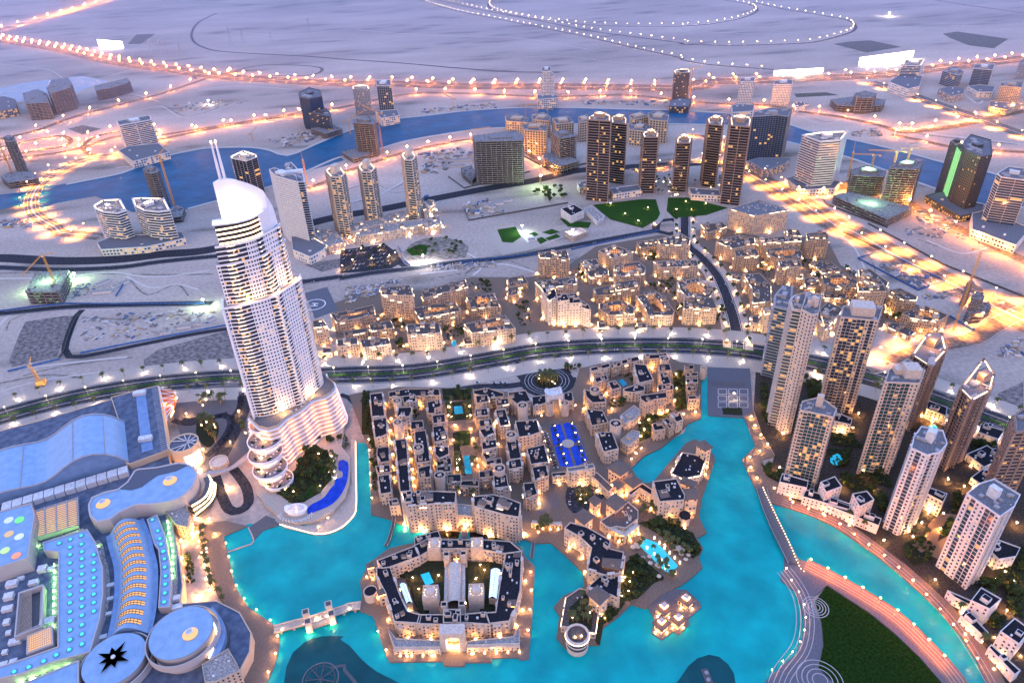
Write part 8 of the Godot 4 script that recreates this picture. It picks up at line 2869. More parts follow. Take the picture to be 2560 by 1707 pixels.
func gardens() -> void:
	for p in spread("Y 560 500 700 600 800 590 940 510 1030 400 1060 260 1000 170 900 100 830 140 720 330 640 450", 3.5,34):
		tree(p, rng.randf_range(0.9,1.5), "leafy tree in the hotel's pool garden", "trees of the hotel garden")
	shrubs("Y 560 500 700 600 800 590 940 510 1030 400 1060 260 1000 170 900 100 830 140 720 330 640 450", 3.5,170, "dense dark shrubs filling the hotel's pool garden")
	shrubs("Y 880 30 1150 20 1200 120 1050 180 950 110", 1.4,50, "shrubs behind the hotel terraces")
	for p in spread("Y 880 30 1150 20 1200 120 1050 180 950 110", 1.4,8):
		tree(p, 1.3, "leafy tree behind the hotel's terraces", "trees of the hotel garden")
	for p in spread("Y 1000 480 1080 380 1100 200 1050 150 960 540 860 600", 3.6,12):
		palm(p, "palm on the hotel's pool deck", "palms on the hotel deck", 18.0 if rng.randf() < 0.3 else 0.0, Color(1.0,0.85,0.65), 0.8)
	for a in [[930,200], [945,470], [720,520], [650,500], [840,90], [1010,740], [930,815]]:
		garden_lamp(at("Y", a[0], a[1], 3.5), 30.0, "lamp in the hotel garden", "lamps of the hotel garden")
	for a in [["c 640 470 780 420 830 500 800 640 700 640", 14], ["c 620 270 720 250 900 270 900 330 700 330", 12], ["c 1000 500 1060 480 1060 600 1020 600", 5]]:
		for p in spread(a[0], 0.3, a[1]):
			palm(p, "palm in the hotel forecourt planting", "palms in the hotel forecourt", 22.0 if rng.randf() < 0.4 else 0.0, Color(1.0,0.78,0.48))
	for s in [["c 520 440 700 430 850 400 920 420 930 480 880 580 800 680 720 740", 8.0], ["c 1040 230 1040 330 980 480 900 640 830 760 760 800", 14.0], ["c 930 430 1000 330 1020 200", 6.0], ["b 640 300 680 420 730 520 800 530 860 480 850 380 800 300 760 250", 9.0], ["c 440 440 600 470 900 380", 6.0]]:
		var mb := MB.new()
		ribbon(mb, smooth_path(path(s[0]), 4.0), s[1], 0.35)
		structure("forecourt_road", mb, M.asphalt)
	sheet("forecourt_paving", "c 430 200 1000 110 1050 250 1080 700 900 850 700 880 560 700 450 420", 0.22, M.paving_dark)
	sheet("forecourt_garden", "c 640 470 760 420 820 470 820 560 760 660 700 650 640 560", 0.45, M.garden, 3.0)
	for a in [["c", 820,760,200.0], ["c", 930,640,150.0], ["c", 1000,380,150.0], ["c", 560,400,120.0], ["b", 720,380,260.0], ["b", 690,200,160.0], ["b", 600,600,120.0], ["b", 540,640,120.0], ["b", 640,700,90.0], ["c", 700,700,160.0]]:
		garden_lamp(at(a[0], a[1], a[2], 0.4), a[3], "bright post lamp on the hotel forecourt", "lamps of the hotel forecourt")
	var rb := smooth_path(path("b 590 270 680 262 780 220 860 160", 6.0), 4.0)
	var mb2 := MB.new()
	ribbon(mb2, rb, 4.0,6.0,0.0,0.8)
	single("sky_bridge", mb2, M.grey_wall, "grey walkway bridging the forecourt to the hotel", "bridge")
	mb2 = MB.new()
	var dc := disc_at("b", 660,195,60,5.0)
	mb2.lathe(dc[0], [[dc[1], -4.5], [dc[1], 0.3], [dc[1] - 1.0,0.3], [dc[1] - 1.0,-1.0], [0.01,-0.9]], 28)
	single("ramp_drum", mb2, M.stone_pale, "round ramp drum lit with green dots beside the walkway", "ramp")
	var gl := "glowing lantern in the alleys of the lakeside quarter"
	for a in [["O", 370,480], ["O", 360,620], ["O", 370,760], ["O", 390,900], ["O", 390,1050], ["O", 400,1180], ["O", 590,700], ["O", 590,830], ["O", 600,960], ["O", 620,1080], ["O", 630,1180], ["O", 640,1270], ["O", 850,1010], ["O", 830,830], ["O", 720,260], ["O", 700,330], ["O", 300,300], ["O", 1120,560], ["O", 1300,600], ["O", 1100,730], ["O", 1330,720], ["O", 1140,900], ["O", 1380,950], ["O", 1150,1080], ["O", 1390,1040], ["O", 1580,540], ["O", 1630,780], ["O", 1920,900], ["O", 1560,1180], ["O", 1050,340], ["O", 1290,330], ["O", 1040,440], ["O", 1300,440], ["O", 1680,320], ["O", 2100,1400], ["O", 2170,1300], ["O", 2110,1480],
		["P", 470,740], ["P", 500,850], ["P", 730,560], ["P", 560,400], ["P", 800,740], ["P", 1270,480], ["P", 1550,330], ["P", 1560,500], ["P", 1540,640], ["P", 1380,800], ["P", 1450,760], ["P", 1230,870], ["P", 1180,980], ["P", 1140,1060], ["P", 820,640], ["P", 970,290], ["P", 700,300], ["P", 1270,260], ["P", 1640,800], ["P", 1780,780]]:
		garden_lamp(at(a[0], a[1], a[2], 1.3), 95.0, gl, "lanterns of the lakeside quarter")
	for s in [["O 1010 270 1090 260 1090 470 1040 480", 8], ["O 1220 260 1300 250 1320 450 1230 460", 8], ["O 1110 800 1200 790 1230 1110 1150 1120", 10], ["O 1310 790 1370 790 1390 1090 1320 1100", 8], ["O 1160 1290 1340 1280 1340 1380 1160 1400", 4]]:
		for p in spread(s[0], 1.3, s[1]):
			palm(p, "palm in the pool gardens of the lakeside quarter", "palms of the quarter's pool gardens", 12.0 if rng.randf() < 0.3 else 0.0, Color(1.0,0.82,0.58), 0.8)
	for s in [["O 960 90 1300 110 1310 230 980 240", 16], ["O 30 160 110 160 170 560 120 640 20 640", 22], ["O 130 700 180 700 200 1350 150 1350", 14], ["P 1520 300 1650 260 1680 700 1560 760", 22], ["P 1110 870 1300 780 1500 740 1250 1050 1120 1110", 16], ["P 230 180 430 190 440 240 250 260", 10], ["O 640 300 700 300 720 460 640 480", 5], ["P 730 630 950 600 960 680 760 720", 8], ["P 780 290 1010 270 1060 400 960 350", 7]]:
		shrubs(s[0], 1.3, s[1] * 2, "shrubs in a garden strip of the lakeside quarter")
		for p in spread(s[0], 1.3, int(s[1] * 0.5)):
			tree(p, rng.randf_range(0.8,1.3), "leafy tree in the gardens of the lakeside quarter", "trees of the lakeside quarter")
	for i in 9:
		for s in [[115,935,255,1370], [165,1080,165,1080], [320,905,465,1335]]:
			if s[0] == 165:
				continue
			var p := at("P", lerpf(s[0], s[2], i / 8.0), lerpf(s[1], s[3], i / 8.0), 1.5)
			tree(p, 0.7, "small tree in a lit planter on the long blue pools", "planter trees on the long pools")
			if i % 2 == 0:
				garden_lamp(p + Vector3(0.9,0,0.9), 14.0, "planter lamp on the long blue pools", "planter lamps on the pools")
	for s in [["N 1090 180 1240 60 1560 350 1430 420 1250 590 1130 620 1010 640", 26,0], ["L 1260 880 1480 830 1700 900 1900 1000 2000 1200 1900 1300 1500 1020", 30,0], ["N 640 780 960 620 1100 640 1000 780 840 900", 14,0], ["L 1180 1100 1260 1060 1720 1500 1640 1560", 14,1], ["L 1400 1020 1500 1000 1880 1260 1780 1340", 14,1], ["N 440 700 640 540 720 740 700 930 440 930", 14,1], ["L 520 560 600 490 700 530 690 620 600 680", 10,1], ["L 1250 700 1480 690 1480 800 1290 860", 10,1], ["L 60 870 240 870 240 980 60 1000", 14,1]]:
		if s[2] == 0:
			shrubs(s[0], 1.4, s[1] * 4, "dark shrubs in a garden of the palace hotel")
		for p in spread(s[0], 1.4 if s[0] != "N 440 700 640 540 720 740 700 930 440 930" else 8.2, s[1] if s[2] == 1 else int(s[1] * 0.5)):
			if s[2] == 0:
				tree(p, rng.randf_range(0.8,1.3), "leafy tree in the palace hotel gardens", "trees of the palace gardens")
			else:
				palm(p, "palm in the palace hotel gardens", "palms of the palace gardens", 22.0 if rng.randf() < 0.25 else 0.0, Color(1.0,0.80,0.54), 0.8)
	for i in 6:
		for o in [[1270,-70,1690,300], [1440,-110,1740,180]]:
			var p := at("N", lerpf(o[0], o[2], i / 5.0), lerpf(o[1], o[3], i / 5.0), 1.5)
			lantern_pole(p)
	for p in spread("N 1100 -60 1250 -20 1560 300 1500 370", 1.4,12):
		parasol(p, "beach parasol beside the palace pool, lawn side")
	for p in spread("N 1500 -120 1620 -80 1860 100 1800 160", 1.4,12):
		parasol(p, "beach parasol beside the palace pool, lake side")
	for q in along(smooth_path(path("G 1390 540 1410 640 1430 760 1460 880 1500 980 1560 1040", 1.2), 5.0), 8.0):
		palm(q[0] + Vector3(rng.randf_range(-2,2), 0, rng.randf_range(-2,2)), "palm in the planted strip of the mall promenade", "palms of the mall promenade", 25.0 if rng.randf() < 0.5 else 0.0, Color(1.0,0.70,0.40))
	for q in along(smooth_path(path("G 1300 520 1340 600 1370 720 1400 850 1420 960", 1.2), 5.0), 12.0):
		parasol(q[0], "square canvas shade on the mall promenade")
	shrubs("G 1260 680 1300 660 1320 780 1330 870 1280 880", 1.3,50, "planting beside the mall front")
	for q in [[1250,480], [1240,600], [1250,720], [1260,850], [1270,960], [1350,980], [1330,560]]:
		garden_lamp(at("G", q[0], q[1], 1.2), 220.0, "amber lamp washing the mall front", "lamps along the mall front")
	for s in ["I 560 60 700 150 690 190 590 140", "I 1100 120 1230 140 1400 330 1330 300 1120 210", "I 1000 -40 1180 -40 1160 60 1060 80", "I 1540 600 1650 560 1760 620 1720 720 1600 760 1540 690", "I 1790 480 1880 480 1880 560 1800 550", "I 2100 700 2352 760 2352 1000 2200 900", "F 860 1030 970 1040 960 1130 880 1120", "I 2230 900 2352 950 2352 1120 2250 1060", "F 550 1050 600 1060 620 1350 560 1300", "F 1000 1370 1180 1400 1250 1500 1050 1480", "I 1240 60 1420 120 1460 220 1300 180", "I 1340 280 1420 300 1430 380 1360 380", "I 1880 280 1960 300 1930 400 1860 380", "I 2080 820 2180 860 2160 980 2060 900", "I 2120 1080 2240 1100 2200 1190 2130 1170", "F 880 1100 960 1110 930 1150 880 1150", "F 2020 1440 2160 1480 2100 1540 1990 1500", "I 2330 620 2500 700 2450 800 2330 740"]:
		shrubs(s, 1.3,40, "dark shrubs in a garden below the lake towers")
		for p in spread(s, 1.3,5):
			tree(p, rng.randf_range(1.0,1.5), "dark leafy tree in the gardens below the lake towers", "trees below the lake towers")
		sheet("tower_garden", s, 1.28, M.garden)
	for p in [["I", 760,260], ["I", 960,350], ["I", 1150,440], ["I", 1255,500], ["I", 1910,1070], ["I", 2070,1290], ["I", 1590,560], ["I", 1680,560]]:
		palm(at(p[0], p[1], p[2], 1.3), "palm on the terrace walk below the lake towers", "palms below the lake towers", 30.0, Color(1.0,0.78,0.48))
	for a in [["I", 680,100], ["I", 1700,400], ["I", 1650,480], ["I", 1780,520], ["I", 1560,540], ["I", 1390,600], ["I", 1740,870], ["I", 1850,620], ["I", 1100,230], ["I", 1330,250], ["I", 1250,120], ["I", 2150,860], ["I", 2280,880], ["I", 2230,1080], ["I", 1830,180], ["I", 1940,230], ["F", 1220,1280], ["F", 700,1420], ["F", 640,1310], ["F", 560,1220], ["F", 1650,1300], ["F", 1720,1340], ["F", 1900,1500], ["F", 920,990], ["F", 1100,1420], ["F", 1180,1380], ["F", 2280,1450], ["F", 2150,1450], ["I", 2300,480]]:
		garden_lamp(at(a[0], a[1], a[2], 1.3), 130.0, "bright lamp between the lake towers", "lamps between the lake towers")
	sheet("tower_pool", "I 1030 10 1080 -10 1120 20 1110 60 1060 75 1030 50", 1.4, M.pool_lit)
	sheet("tower_pool", "F 1690 1360 1740 1340 1770 1370 1710 1390", 1.4, M.pool_lit)
	var dr := MB.new()
	ribbon(dr, smooth_path(path("I 1620 640 1720 580 1740 500 1800 440 1900 430 1950 480 1900 560 1800 620 1740 700", 1.3), 5.0), 9.0,1.34)
	structure("round_drive", dr, M.brick_pave)
	for p in spread("E 20 150 330 120 380 180 330 280 30 300", 0.2,8):
		tree(p, 1.1, "small tree between the parked cars", "trees of the car park")
	for s in [["Q 930 760 1100 780 1110 870 960 840", 8], ["Q 980 940 1080 960 1090 1100 1000 1090", 9], ["Q 1560 860 1760 780 1780 940 1600 1010", 12], ["Q 1840 320 2100 300 2110 420 1850 420", 12], ["R 1640 670 1960 670 1980 850 1700 780", 16], ["R 60 930 250 930 280 1200 120 1220", 12], ["R 1540 370 1760 360 1760 420 1560 430", 10], ["R 840 470 800 620 850 680 900 640", 6], ["R 2050 950 2060 1130 1960 1100 1980 960", 6], ["S 440 1060 520 1080 500 1260 440 1250", 8], ["S 930 540 1080 580 1060 720 960 700", 6], ["S 1440 440 1560 520 1500 620 1430 560", 6], ["S 1940 620 2080 640 2060 720 1960 690", 6], ["U 700 960 880 1000 880 1150 720 1100", 8], ["S 1530 640 1660 660 1640 760 1540 740", 6]]:
		shrubs(s[0], 0.2, s[1] * 2, "shrubs between the lamp edged apartment blocks")
		for p in spread(s[0], 0.2, int(s[1] * 0.45)):
			tree(p, rng.randf_range(0.9,1.4), "leafy tree between the lamp edged apartment blocks", "trees between the apartment blocks")
		for p in spread(s[0], 0.2,2):
			garden_lamp(p, 30.0, "lantern between the lamp edged apartment blocks", "lanterns between the apartment blocks")
	sheet("courtyard_pool", "Q 1640 1000 1690 990 1700 1050 1650 1070", 0.3, M.pool)
func lantern_pole(p: Vector3) -> void:
	if not shared.has("lantern_pole"):
		var a := MB.new()
		a.box(Vector3.ZERO, Vector3(0.9,3.2,0.9))
		var b := MB.new()
		b.box(Vector3(0,3.2,0), Vector3(1.2,0.3,1.2), 0, true)
		shared["lantern_pole"] = [a.mesh(), b.mesh()]
	var t := thing("lantern_column", "glowing square lantern column along the palace pool", "lamp", p, "lantern columns of the palace pool")
	mpart(t, "glow_shaft", shared["lantern_pole"][0], M.soffit)
	mpart(t, "cap", shared["lantern_pole"][1], M.stone)
func parasol(p: Vector3, label: String) -> void:
	if not shared.has("parasol"):
		var a := MB.new()
		a.lathe(Vector3.ZERO, [[0.06,0.0], [0.06,2.6]], 5)
		var b := MB.new()
		b.lathe(Vector3(0,2.1,0), [[1.9,0.0], [0.02,0.8]], 8,1,1, false)
		shared["parasol"] = [a.mesh(), b.mesh()]
	var t := thing("parasol", label, "parasol", p, "parasols: " + label)
	mpart(t, "pole", shared["parasol"][0], M.pole)
	mpart(t, "canopy", shared["parasol"][1], M.canvas)
func fence(s: String, m: Material, label: String, h := 2.6) -> void:
	var p := path(s)
	var t := thing("site_hoarding", label, "fence", p[0], "hoardings round the building sites")
	for i in p.size() - 1:
		var mb := MB.new()
		mb.beam(p[i] + Vector3(0, h / 2,0), p[i + 1] + Vector3(0, h / 2,0), 0.12, h)
		part(t, "panel_run", mb, m)
	var po := MB.new()
	for a in along(p, 6.0):
		po.box(a[0], Vector3(0.25, h + 0.3,0.25))
	part(t, "posts", po, M.pole, true)
func clutter(s: String, n: int, label: String, big := 3.0) -> void:
	var mb := MB.new()
	mb.use_col = true
	var cols := [Color(0.40,0.38,0.38), Color(0.24,0.23,0.24), Color(0.08,0.13,0.24), Color(0.38,0.28,0.18), Color(0.16,0.15,0.15), Color(0.5,0.47,0.45), Color(0.33,0.29,0.26)]
	var ang := rng.randf_range(-0.4,0.4)
	var pts := spread(s, 0.0, n)
	for p in pts:
		mb.col = cols[rng.randi() % cols.size()]
		var k := rng.randf()
		mb.box(p, Vector3(big * rng.randf_range(0.4,2.4), big * rng.randf_range(0.12,0.7), big * rng.randf_range(0.3,1.0)), ang + (PI / 2 if k < 0.4 else 0.0) + rng.randf_range(-0.15,0.15))
	var c := centre(PackedVector3Array(pts))
	for i in mb.v.size():
		mb.v[i] -= c
	var o := mpart(self, numbered("building_materials"), mb.mesh(), M.painted, c)
	o.set_meta("kind", "stuff")
	tag(o, label, "materials")
func shed(k: String, x: float, y: float, l: float, wd: float, ang: float, label: String) -> void:
	var p := at(k, x, y)
	var t := thing("site_cabin", label, "cabin", p, "white cabins of the building sites")
	var mb := MB.new()
	mb.box(p, Vector3(l, 3.0, wd), ang)
	part(t, "wall", mb, M.white)
	var r := MB.new()
	var ax := Vector3(cos(ang), 0, -sin(ang)) * (l / 2 + 0.3)
	var az := Vector3(sin(ang), 0, cos(ang)) * (wd / 2 + 0.3)
	var u := Vector3(0,3.05,0)
	var top := Vector3(0,4.0,0)
	r.quad(p - ax + az + u, p + ax + az + u, p + ax + top, p - ax + top)
	r.quad(p + ax - az + u, p - ax - az + u, p - ax + top, p + ax + top)
	part(t, "roof", r, M.roof_pale)
func sites() -> void:
	for a in [["D 560 620 1000 570 1450 560 1480 640 1000 740 560 780", 150, "dark stacks and scrap in the storage yard behind the hotel"], ["B 540 1040 880 1010 900 1060 700 1180 560 1200", 110, "sheds and stacks beside the broad concrete frame"], ["B 850 1400 1000 1360 1120 1450 880 1500", 50, "stacks inside the small walled yard"], ["B 540 750 1060 700 1080 740 560 780", 70, "materials on the far canal bank"], ["B 1620 690 2240 690 2240 720 1640 715", 60, "materials on the canal bank by the lone tower"], ["A 1190 720 1480 680 1700 690 1500 740 1210 770", 70, "spoil and machines in the far excavation"], ["A 1830 960 2080 900 2200 940 1960 1010", 70, "heaps on the canal spit"], ["C 1160 900 1340 880 1400 930 1200 940", 50, "heaps where the canal bridge begins"], ["U 640 480 900 470 1380 680 1110 760", 120, "rubble and planks in the fenced orange plot"], ["U 960 40 1500 60 1380 170 1000 150", 60, "timber stacks beside the highway"], ["E 620 250 1060 230 1050 270 630 300", 130, "grey block stacks along the villa road"], ["E 30 400 260 390 240 460 40 520", 130, "grey block stacks beside the helipad"], ["E 260 370 420 350 430 400 280 420", 50, "grey block stacks behind the tall corner block"], ["U 1160 850 1560 760 1580 830 1220 910", 50, "site huts beside the concrete shaft"], ["F 2150 850 2352 740 2352 880 2220 900", 50, "rubble in the plot by the wide junction"], ["C 1600 1440 1900 1500 1850 1559 1650 1530", 50, "machines in front of the dark tower"], ["A 0 1500 220 1500 200 1560 0 1559", 40, "blue stacks near the curving bridge"], ["D 540 380 660 380 640 450 480 480", 40, "huts beside the green glowing site"], ["B 480 1360 560 1340 620 1340 620 1400 520 1420", 16, "crates beside the crown towers"], ["F 1700 60 2050 -20 2200 60 2100 120", 20, "few crates on the bare plot by the highway"]]:
		clutter(a[0], a[1], a[2], 3.0 if a[0][0] in "DEUF" else 5.0)
	for a in [["D", 700,440,24,8,0.12, "white cabin row nearest the green glowing site"], ["D", 700,380,20,6,0.9, "grey cabin behind the green site's row"], ["D", 820,390,22,6,0.9, "white cabin beside the blue hoarding"], ["D", 1260,680,16,7,0.15, "blue roofed cabin in the storage yard"], ["D", 1340,660,14,7,0.15, "white cabin at the yard gate"], ["D", 1440,630,10,5,0.9, "small cabin by the hotel end of the yard"], ["D", 1130,720,12,6,0.15, "low cabin by the yard fence"], ["B", 1050,1400,34,9,0.3, "long white shed in the walled yard"], ["B", 1110,1380,34,9,0.3, "second long white shed in the walled yard"], ["B", 1020,1410,26,8,-0.9, "white shed across the walled yard"], ["B", 800,1100,60,10,0.12, "broad white tent beside the concrete frame"], ["B", 760,1140,50,8,0.12, "low white tent beside the concrete frame"], ["C", 1620,985,40,12,0.3, "white hall on the south canal bank"], ["U", 830,600,12,8,0.5, "white tarpaulin hut inside the orange plot"], ["E", 1310,1385 - 1300,10,8,0.2, "small kiosk at the sports lawn"], ["C", 830,720,30,16,0.2, "white marquee beside the slim twin towers"]]:
		shed(a[0], a[1], a[2], a[3], a[4], a[5], a[6])
	for a in [["D 50 985 410 900", "blue hoarding below the bare plot"], ["D 545 860 900 790 1300 715 1550 668", "long blue hoarding of the storage yard"], ["D 790 470 860 360", "blue hoarding beside the cabins"], ["D -60 580 200 545 450 520 800 525 1400 520", "blue hoarding along the site road"], ["U 400 410 690 320 1430 680 1260 720 1240 740 1110 785 400 410", "dark blue hoarding round the orange plot"], ["U 1480 1090 1740 1250 1780 1250", "blue hoarding below the concrete shaft"], ["U 230 100 690 320", "dark hoarding along the highway"], ["U 520 0 900 200 1400 480 2352 860", "dark wall on the far side of the highway"], ["E 400 130 440 230 480 260", "blue hoarding at the car park corner"], ["B 740 1210 850 1290 1300 1175", "dark hoarding round the broad concrete frame"], ["B 1260 1070 1400 1150 1480 1160 1690 1120", "dark hoarding by the office cluster"], ["C 980 1360 1000 1400 1420 1559", "dark hoarding round the two green frames"], ["B 845 1420 880 1510 1560 1390", "grey hoarding round the walled yard"], ["E 820 240 1350 180", "blue hoarding along the villa road"], ["E 1580 150 2180 20", "blue hoarding along the villa road, park end"], ["D 400 900 440 830 480 700 530 600", "pale barrier along the site track"]]:
		fence(a[0], M.blue_fence if "blue" in a[1] else M.charcoal, a[1])
	for s in ["D 170 640 440 600 500 600 470 700 380 880 80 950 60 900 130 720", "D 980 900 1080 830 1550 700 1600 850 1590 920 1100 960 980 950", "U 640 500 700 420 1300 700 1100 770", "F 2180 1130 2352 1050 2352 1250 2150 1200", "A 460 880 560 855 690 880 560 920", "D 2080 250 2352 200 2352 260 2200 300"]:
		sheet("bare_plot", s, 0.12, M.plot)
	for s in ["C 1050 300 1150 285 1300 275 1520 320 1280 360", "C 1800 230 1900 215 2250 265 2150 330 1980 310 1850 260", "A 870 300 930 235 1060 230 960 300", "C 780 640 1000 630 1090 650 800 665"]:
		sheet("scrub_field", s, 0.13, M.scrub)
	var tr := RandomNumberGenerator.new()
	tr.seed = 77
	for a in [["D 0 320 300 330 700 310 1100 320 1450 290", 5], ["D 600 600 800 640 1000 600 1300 560", 4], ["D 0 700 60 640 120 600", 5], ["D 860 350 1000 430 1200 390 1300 450", 5], ["A 0 430 300 470 500 560 900 470", 6], ["A 900 760 1100 720 1300 800 1600 700", 5], ["A 1000 1150 900 1130 800 1160", 5], ["B 0 1300 200 1260 400 1320 560 1280", 5], ["B 0 1400 250 1330 500 1220", 5], ["B 1100 400 1500 380 1900 430 2352 470", 8], ["B 100 200 600 240 1200 260 1700 330", 10], ["A 1500 200 1900 230 2352 200", 9], ["C 0 200 500 230 900 210", 9], ["C 1000 120 1500 180 2000 170 2352 200", 10], ["C 850 800 1000 840 1200 800 1350 770", 6], ["C 1950 650 2000 700 2050 690", 6], ["E 600 330 900 290 1100 230 1300 300", 5], ["E 880 150 920 230 900 320", 5], ["F 1050 60 1200 140 1300 260 1250 300", 5], ["F 1700 100 1900 150 2100 120 2300 200", 5], ["A 400 700 800 640 1100 690", 6], ["A 1300 620 1600 580 2000 610", 6], ["B 560 900 800 860", 5], ["C 1600 900 1800 930 2300 980", 7], ["D 100 1000 500 930 900 870", 5], ["D 0 1100 300 1030 700 1000", 5]]:
		for k in 2:
			var p := path(a[0])
			for i in p.size():
				p[i] += Vector3(tr.randf_range(-12,12), 0, tr.randf_range(-12,12))
			var mb0 := MB.new()
			ribbon(mb0, smooth_path(p, 10.0), a[1] * tr.randf_range(0.4,0.8), 0.09 + 0.006 * k)
			structure("sand_track", mb0, M.dirt if k == 0 else M.track)
	var p := at("D", 285,1070)
	var t := thing("drilling_rig", "orange drilling rig on crawler tracks", "machine", p)
	var mb := MB.new()
	mb.box(p + Vector3(0,1.2,0), Vector3(9,5,7), 0.2)
	part(t, "cab", mb, M.crane)
	mb = MB.new()
	mb.box(p + Vector3(-3,0,0), Vector3(2,1.2,9), 0.2)
	mb.box(p + Vector3(3,0,0), Vector3(2,1.2,9), 0.2)
	part(t, "track", mb, M.charcoal)
	mb = MB.new()
	mb.beam(p + Vector3(-2,4,-2), p + Vector3(-4,20,-3), 0.9)
	part(t, "boom", mb, M.crane)
	for a in [[1040,370,50.0], [1110,360,42.0], [1240,390,44.0], [1580,310,60.0], [1665,300,50.0], [1860,305,42.0], [2120,240,60.0]]:
		var b := at("A", a[0], a[1])
		var y := thing("power_pylon", "thin lattice power pylon on the desert plain", "pylon", b, "power pylons in the desert")
		var lm := MB.new()
		for c in [[-1,-1], [1,-1], [1,1], [-1,1]]:
			lm.beam(b + Vector3(c[0] * 5.0,0, c[1] * 5.0), b + Vector3(c[0] * 0.8, a[2], c[1] * 0.8), 0.6)
		part(y, "legs", lm, M.steel)
		lm = MB.new()
		for f in [0.65,0.8,0.93]:
			lm.beam(b + Vector3(-9, a[2] * f, 0), b + Vector3(9, a[2] * f, 0), 0.6)
		part(y, "arms", lm, M.steel)
func car_meshes() -> Array:
	if not shared.has("car"):
		var a := MB.new()
		var prof := [[-2.2,0.35], [-2.2,0.8], [-1.5,0.9], [1.2,0.92], [2.15,0.75], [2.2,0.35]]
		sweep(a, prof, 0.88)
		var b := MB.new()
		sweep(b, [[-1.7,0.9], [-1.1,1.4], [0.35,1.42], [1.1,0.92]], 0.78)
		var w := MB.new()
		for i in 10:
			var t0 := TAU * i / 10
			var t1 := TAU * (i + 1) / 10
			w.quad(Vector3(cos(t0) * 0.33, sin(t0) * 0.33 + 0.33,0.12), Vector3(cos(t1) * 0.33, sin(t1) * 0.33 + 0.33,0.12), Vector3(cos(t1) * 0.33, sin(t1) * 0.33 + 0.33,-0.12), Vector3(cos(t0) * 0.33, sin(t0) * 0.33 + 0.33,-0.12))
			for s in [0.12,-0.12]:
				w.tri(Vector3(0,0.33, s), Vector3(cos(t0) * 0.33, sin(t0) * 0.33 + 0.33, s), Vector3(cos(t1) * 0.33, sin(t1) * 0.33 + 0.33, s), Vector3(0,0, signf(s)))
		shared["car"] = [a.mesh(), b.mesh(), w.mesh()]
	return shared["car"]
func sweep(mb: MB, prof: Array, half: float) -> void:
	var n := prof.size()
	var top := PackedVector3Array()
	for i in n:
		var p: Array = prof[i]
		var q: Array = prof[(i + 1) % n]
		mb.quad(Vector3(p[0], p[1], half), Vector3(p[0], p[1], -half), Vector3(q[0], q[1], -half), Vector3(q[0], q[1], half))
	for s in [half, -half]:
		for i in range(1, n - 1):
			mb.tri(Vector3(prof[0][0], prof[0][1], s), Vector3(prof[i][0], prof[i][1], s), Vector3(prof[i + 1][0], prof[i + 1][1], s), Vector3(0,0, signf(s)))
func car(p: Vector3, ang: float, label: String, group: String) -> void:
	var m := car_meshes()
	var t := thing("parked_car", label, "car", p, group)
	t.rotation.y = ang
	mpart(t, "body", m[0], M["car%d" % (rng.randi() % 5)])
	mpart(t, "windows", m[1], M.pane_dark)
	for q in [[-1.35,-0.8], [1.35,-0.8], [-1.35,0.8], [1.35,0.8]]:
		mpart(t, "wheel", m[2], M.charcoal, Vector3(q[0], 0, q[1]))
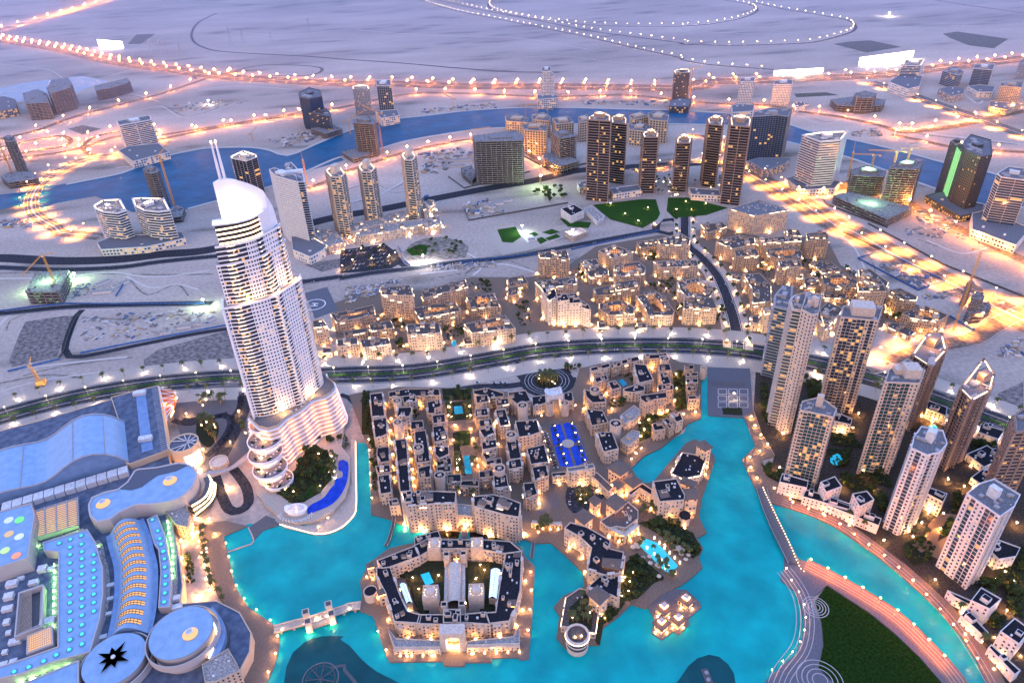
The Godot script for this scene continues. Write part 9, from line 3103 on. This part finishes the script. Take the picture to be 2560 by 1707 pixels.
func cars() -> void:
	var cc := [Color(0.7,0.7,0.7), Color(0.75,0.74,0.72), Color(0.05,0.05,0.06), Color(0.3,0.31,0.33), Color(0.12,0.03,0.03)]
	for i in 5:
		M["car%d" % i] = mat(cc[i], 0.3,0.2)
	sheet("car_park", "E 0 150 310 110 390 170 420 240 330 285 0 310", 0.16, M.asphalt)
	for r in 6:
		for i in 13:
			if rng.randf() < 0.22:
				continue
			var a := at("E", 20 + r * 4,160 + r * 25,0.18)
			var b := at("E", 330 + r * 8,120 + r * 25,0.18)
			car(a.lerp(b, (i + rng.randf_range(-0.15,0.15)) / 13.0), 1.2 + rng.randf_range(-0.06,0.06) + (PI if rng.randf() < 0.5 else 0.0), "car parked in the lamp lit car park by the crown towers", "cars in the lamp lit car park")
	for a in [[30,180], [150,170], [280,150], [90,250], [220,240], [340,220], [20,290], [380,200]]:
		street_lamp("car_park_lamp", at("E", a[0], a[1]), Vector3.RIGHT, 8.0,0.8, M.sodium, 260.0, Color(1.0,0.76,0.46), "lamp post among the parked cars", "lamps of the car park")
	for i in 12:
		var p := at("O", 2185 + i * 11,640 + i * 36,1.32)
		car(p, 0.2 + rng.randf_range(-0.05,0.05), "car parked in the row beside the long blue pools", "cars beside the long pools")
	for i in 12:
		var p := at("P", 10 + i * 11,1010 + i * 36,1.36)
		if i % 3 == 0:
			garden_lamp(p + Vector3(-2.5,0,0), 16.0, "lamp in the row beside the long blue pools", "lamps beside the long pools")
	for a in [[465,525,0.9], [440,590,1.3], [445,650,1.6], [780,490,0.5]]:
		car(at("L", a[0], a[1], 1.36), a[2], "car waiting on the palace driveway", "cars on the palace driveway")
	for a in [["E", 940,1058], ["E", 1100,1060], ["E", 1130,1065], ["E", 1055,1062]]:
		car(at(a[0], a[1], a[2], 0.26), 0.1, "car parked on the lane beside the roundabout", "cars by the roundabout")
	var k := 0
	for r in ["boulevard", "spur", "villa_road"]:
		for a in along(road_line[r], 47.0,5.0 if r != "boulevard" else 9.0,15.0):
			if on_screen(a[0]) and rng.randf() < 0.5:
				car(a[0] + Vector3(0,0.32,0), atan2(-a[1].z, a[1].x), "car driving on the " + r.replace("_", " "), "cars on the " + r.replace("_", " "))
func billboards() -> void:
	for a in [["A", 675,318,845,333,672,274, "blazing white billboard beside the desert highway"], ["C", 640,520,978,500,640,490, "low blazing white billboard on the far highway"], ["C", 1220,455,1590,405,1222,400, "largest blazing white billboard near the glowing hotel"]]:
		var p := at(a[0], a[1], a[2])
		var q := at(a[0], a[3], a[4])
		var h := rise(T(a[0], a[1], a[2]), T(a[0], a[5], a[6]))
		var t := thing("billboard", a[7], "billboard", p, "")
		var d := (q - p).normalized()
		var n := d.cross(Vector3.UP)
		var fr := MB.new()
		fr.obox((p + q) / 2 + Vector3(0,2,0) - n * 0.8, d * p.distance_to(q) / 2, n * 0.6, h + 1.0)
		for f in [0.1,0.5,0.9]:
			fr.obox(p.lerp(q, f) - n * 1.5, d * 0.5, n * 0.5, h)
		part(t, "frame", fr, M.steel)
		var sc := MB.new()
		sc.quad(p + Vector3(0,2.5,0), q + Vector3(0,2.5,0), q + Vector3(0, h + 2.5,0), p + Vector3(0, h + 2.5,0))
		part(t, "screen", sc, M.billboard)
		omni(t, (q - p) / 2 + n * 6.0 + Vector3(0, h / 2,0), 3000.0, Color(1,0.98,0.96), 3.0)
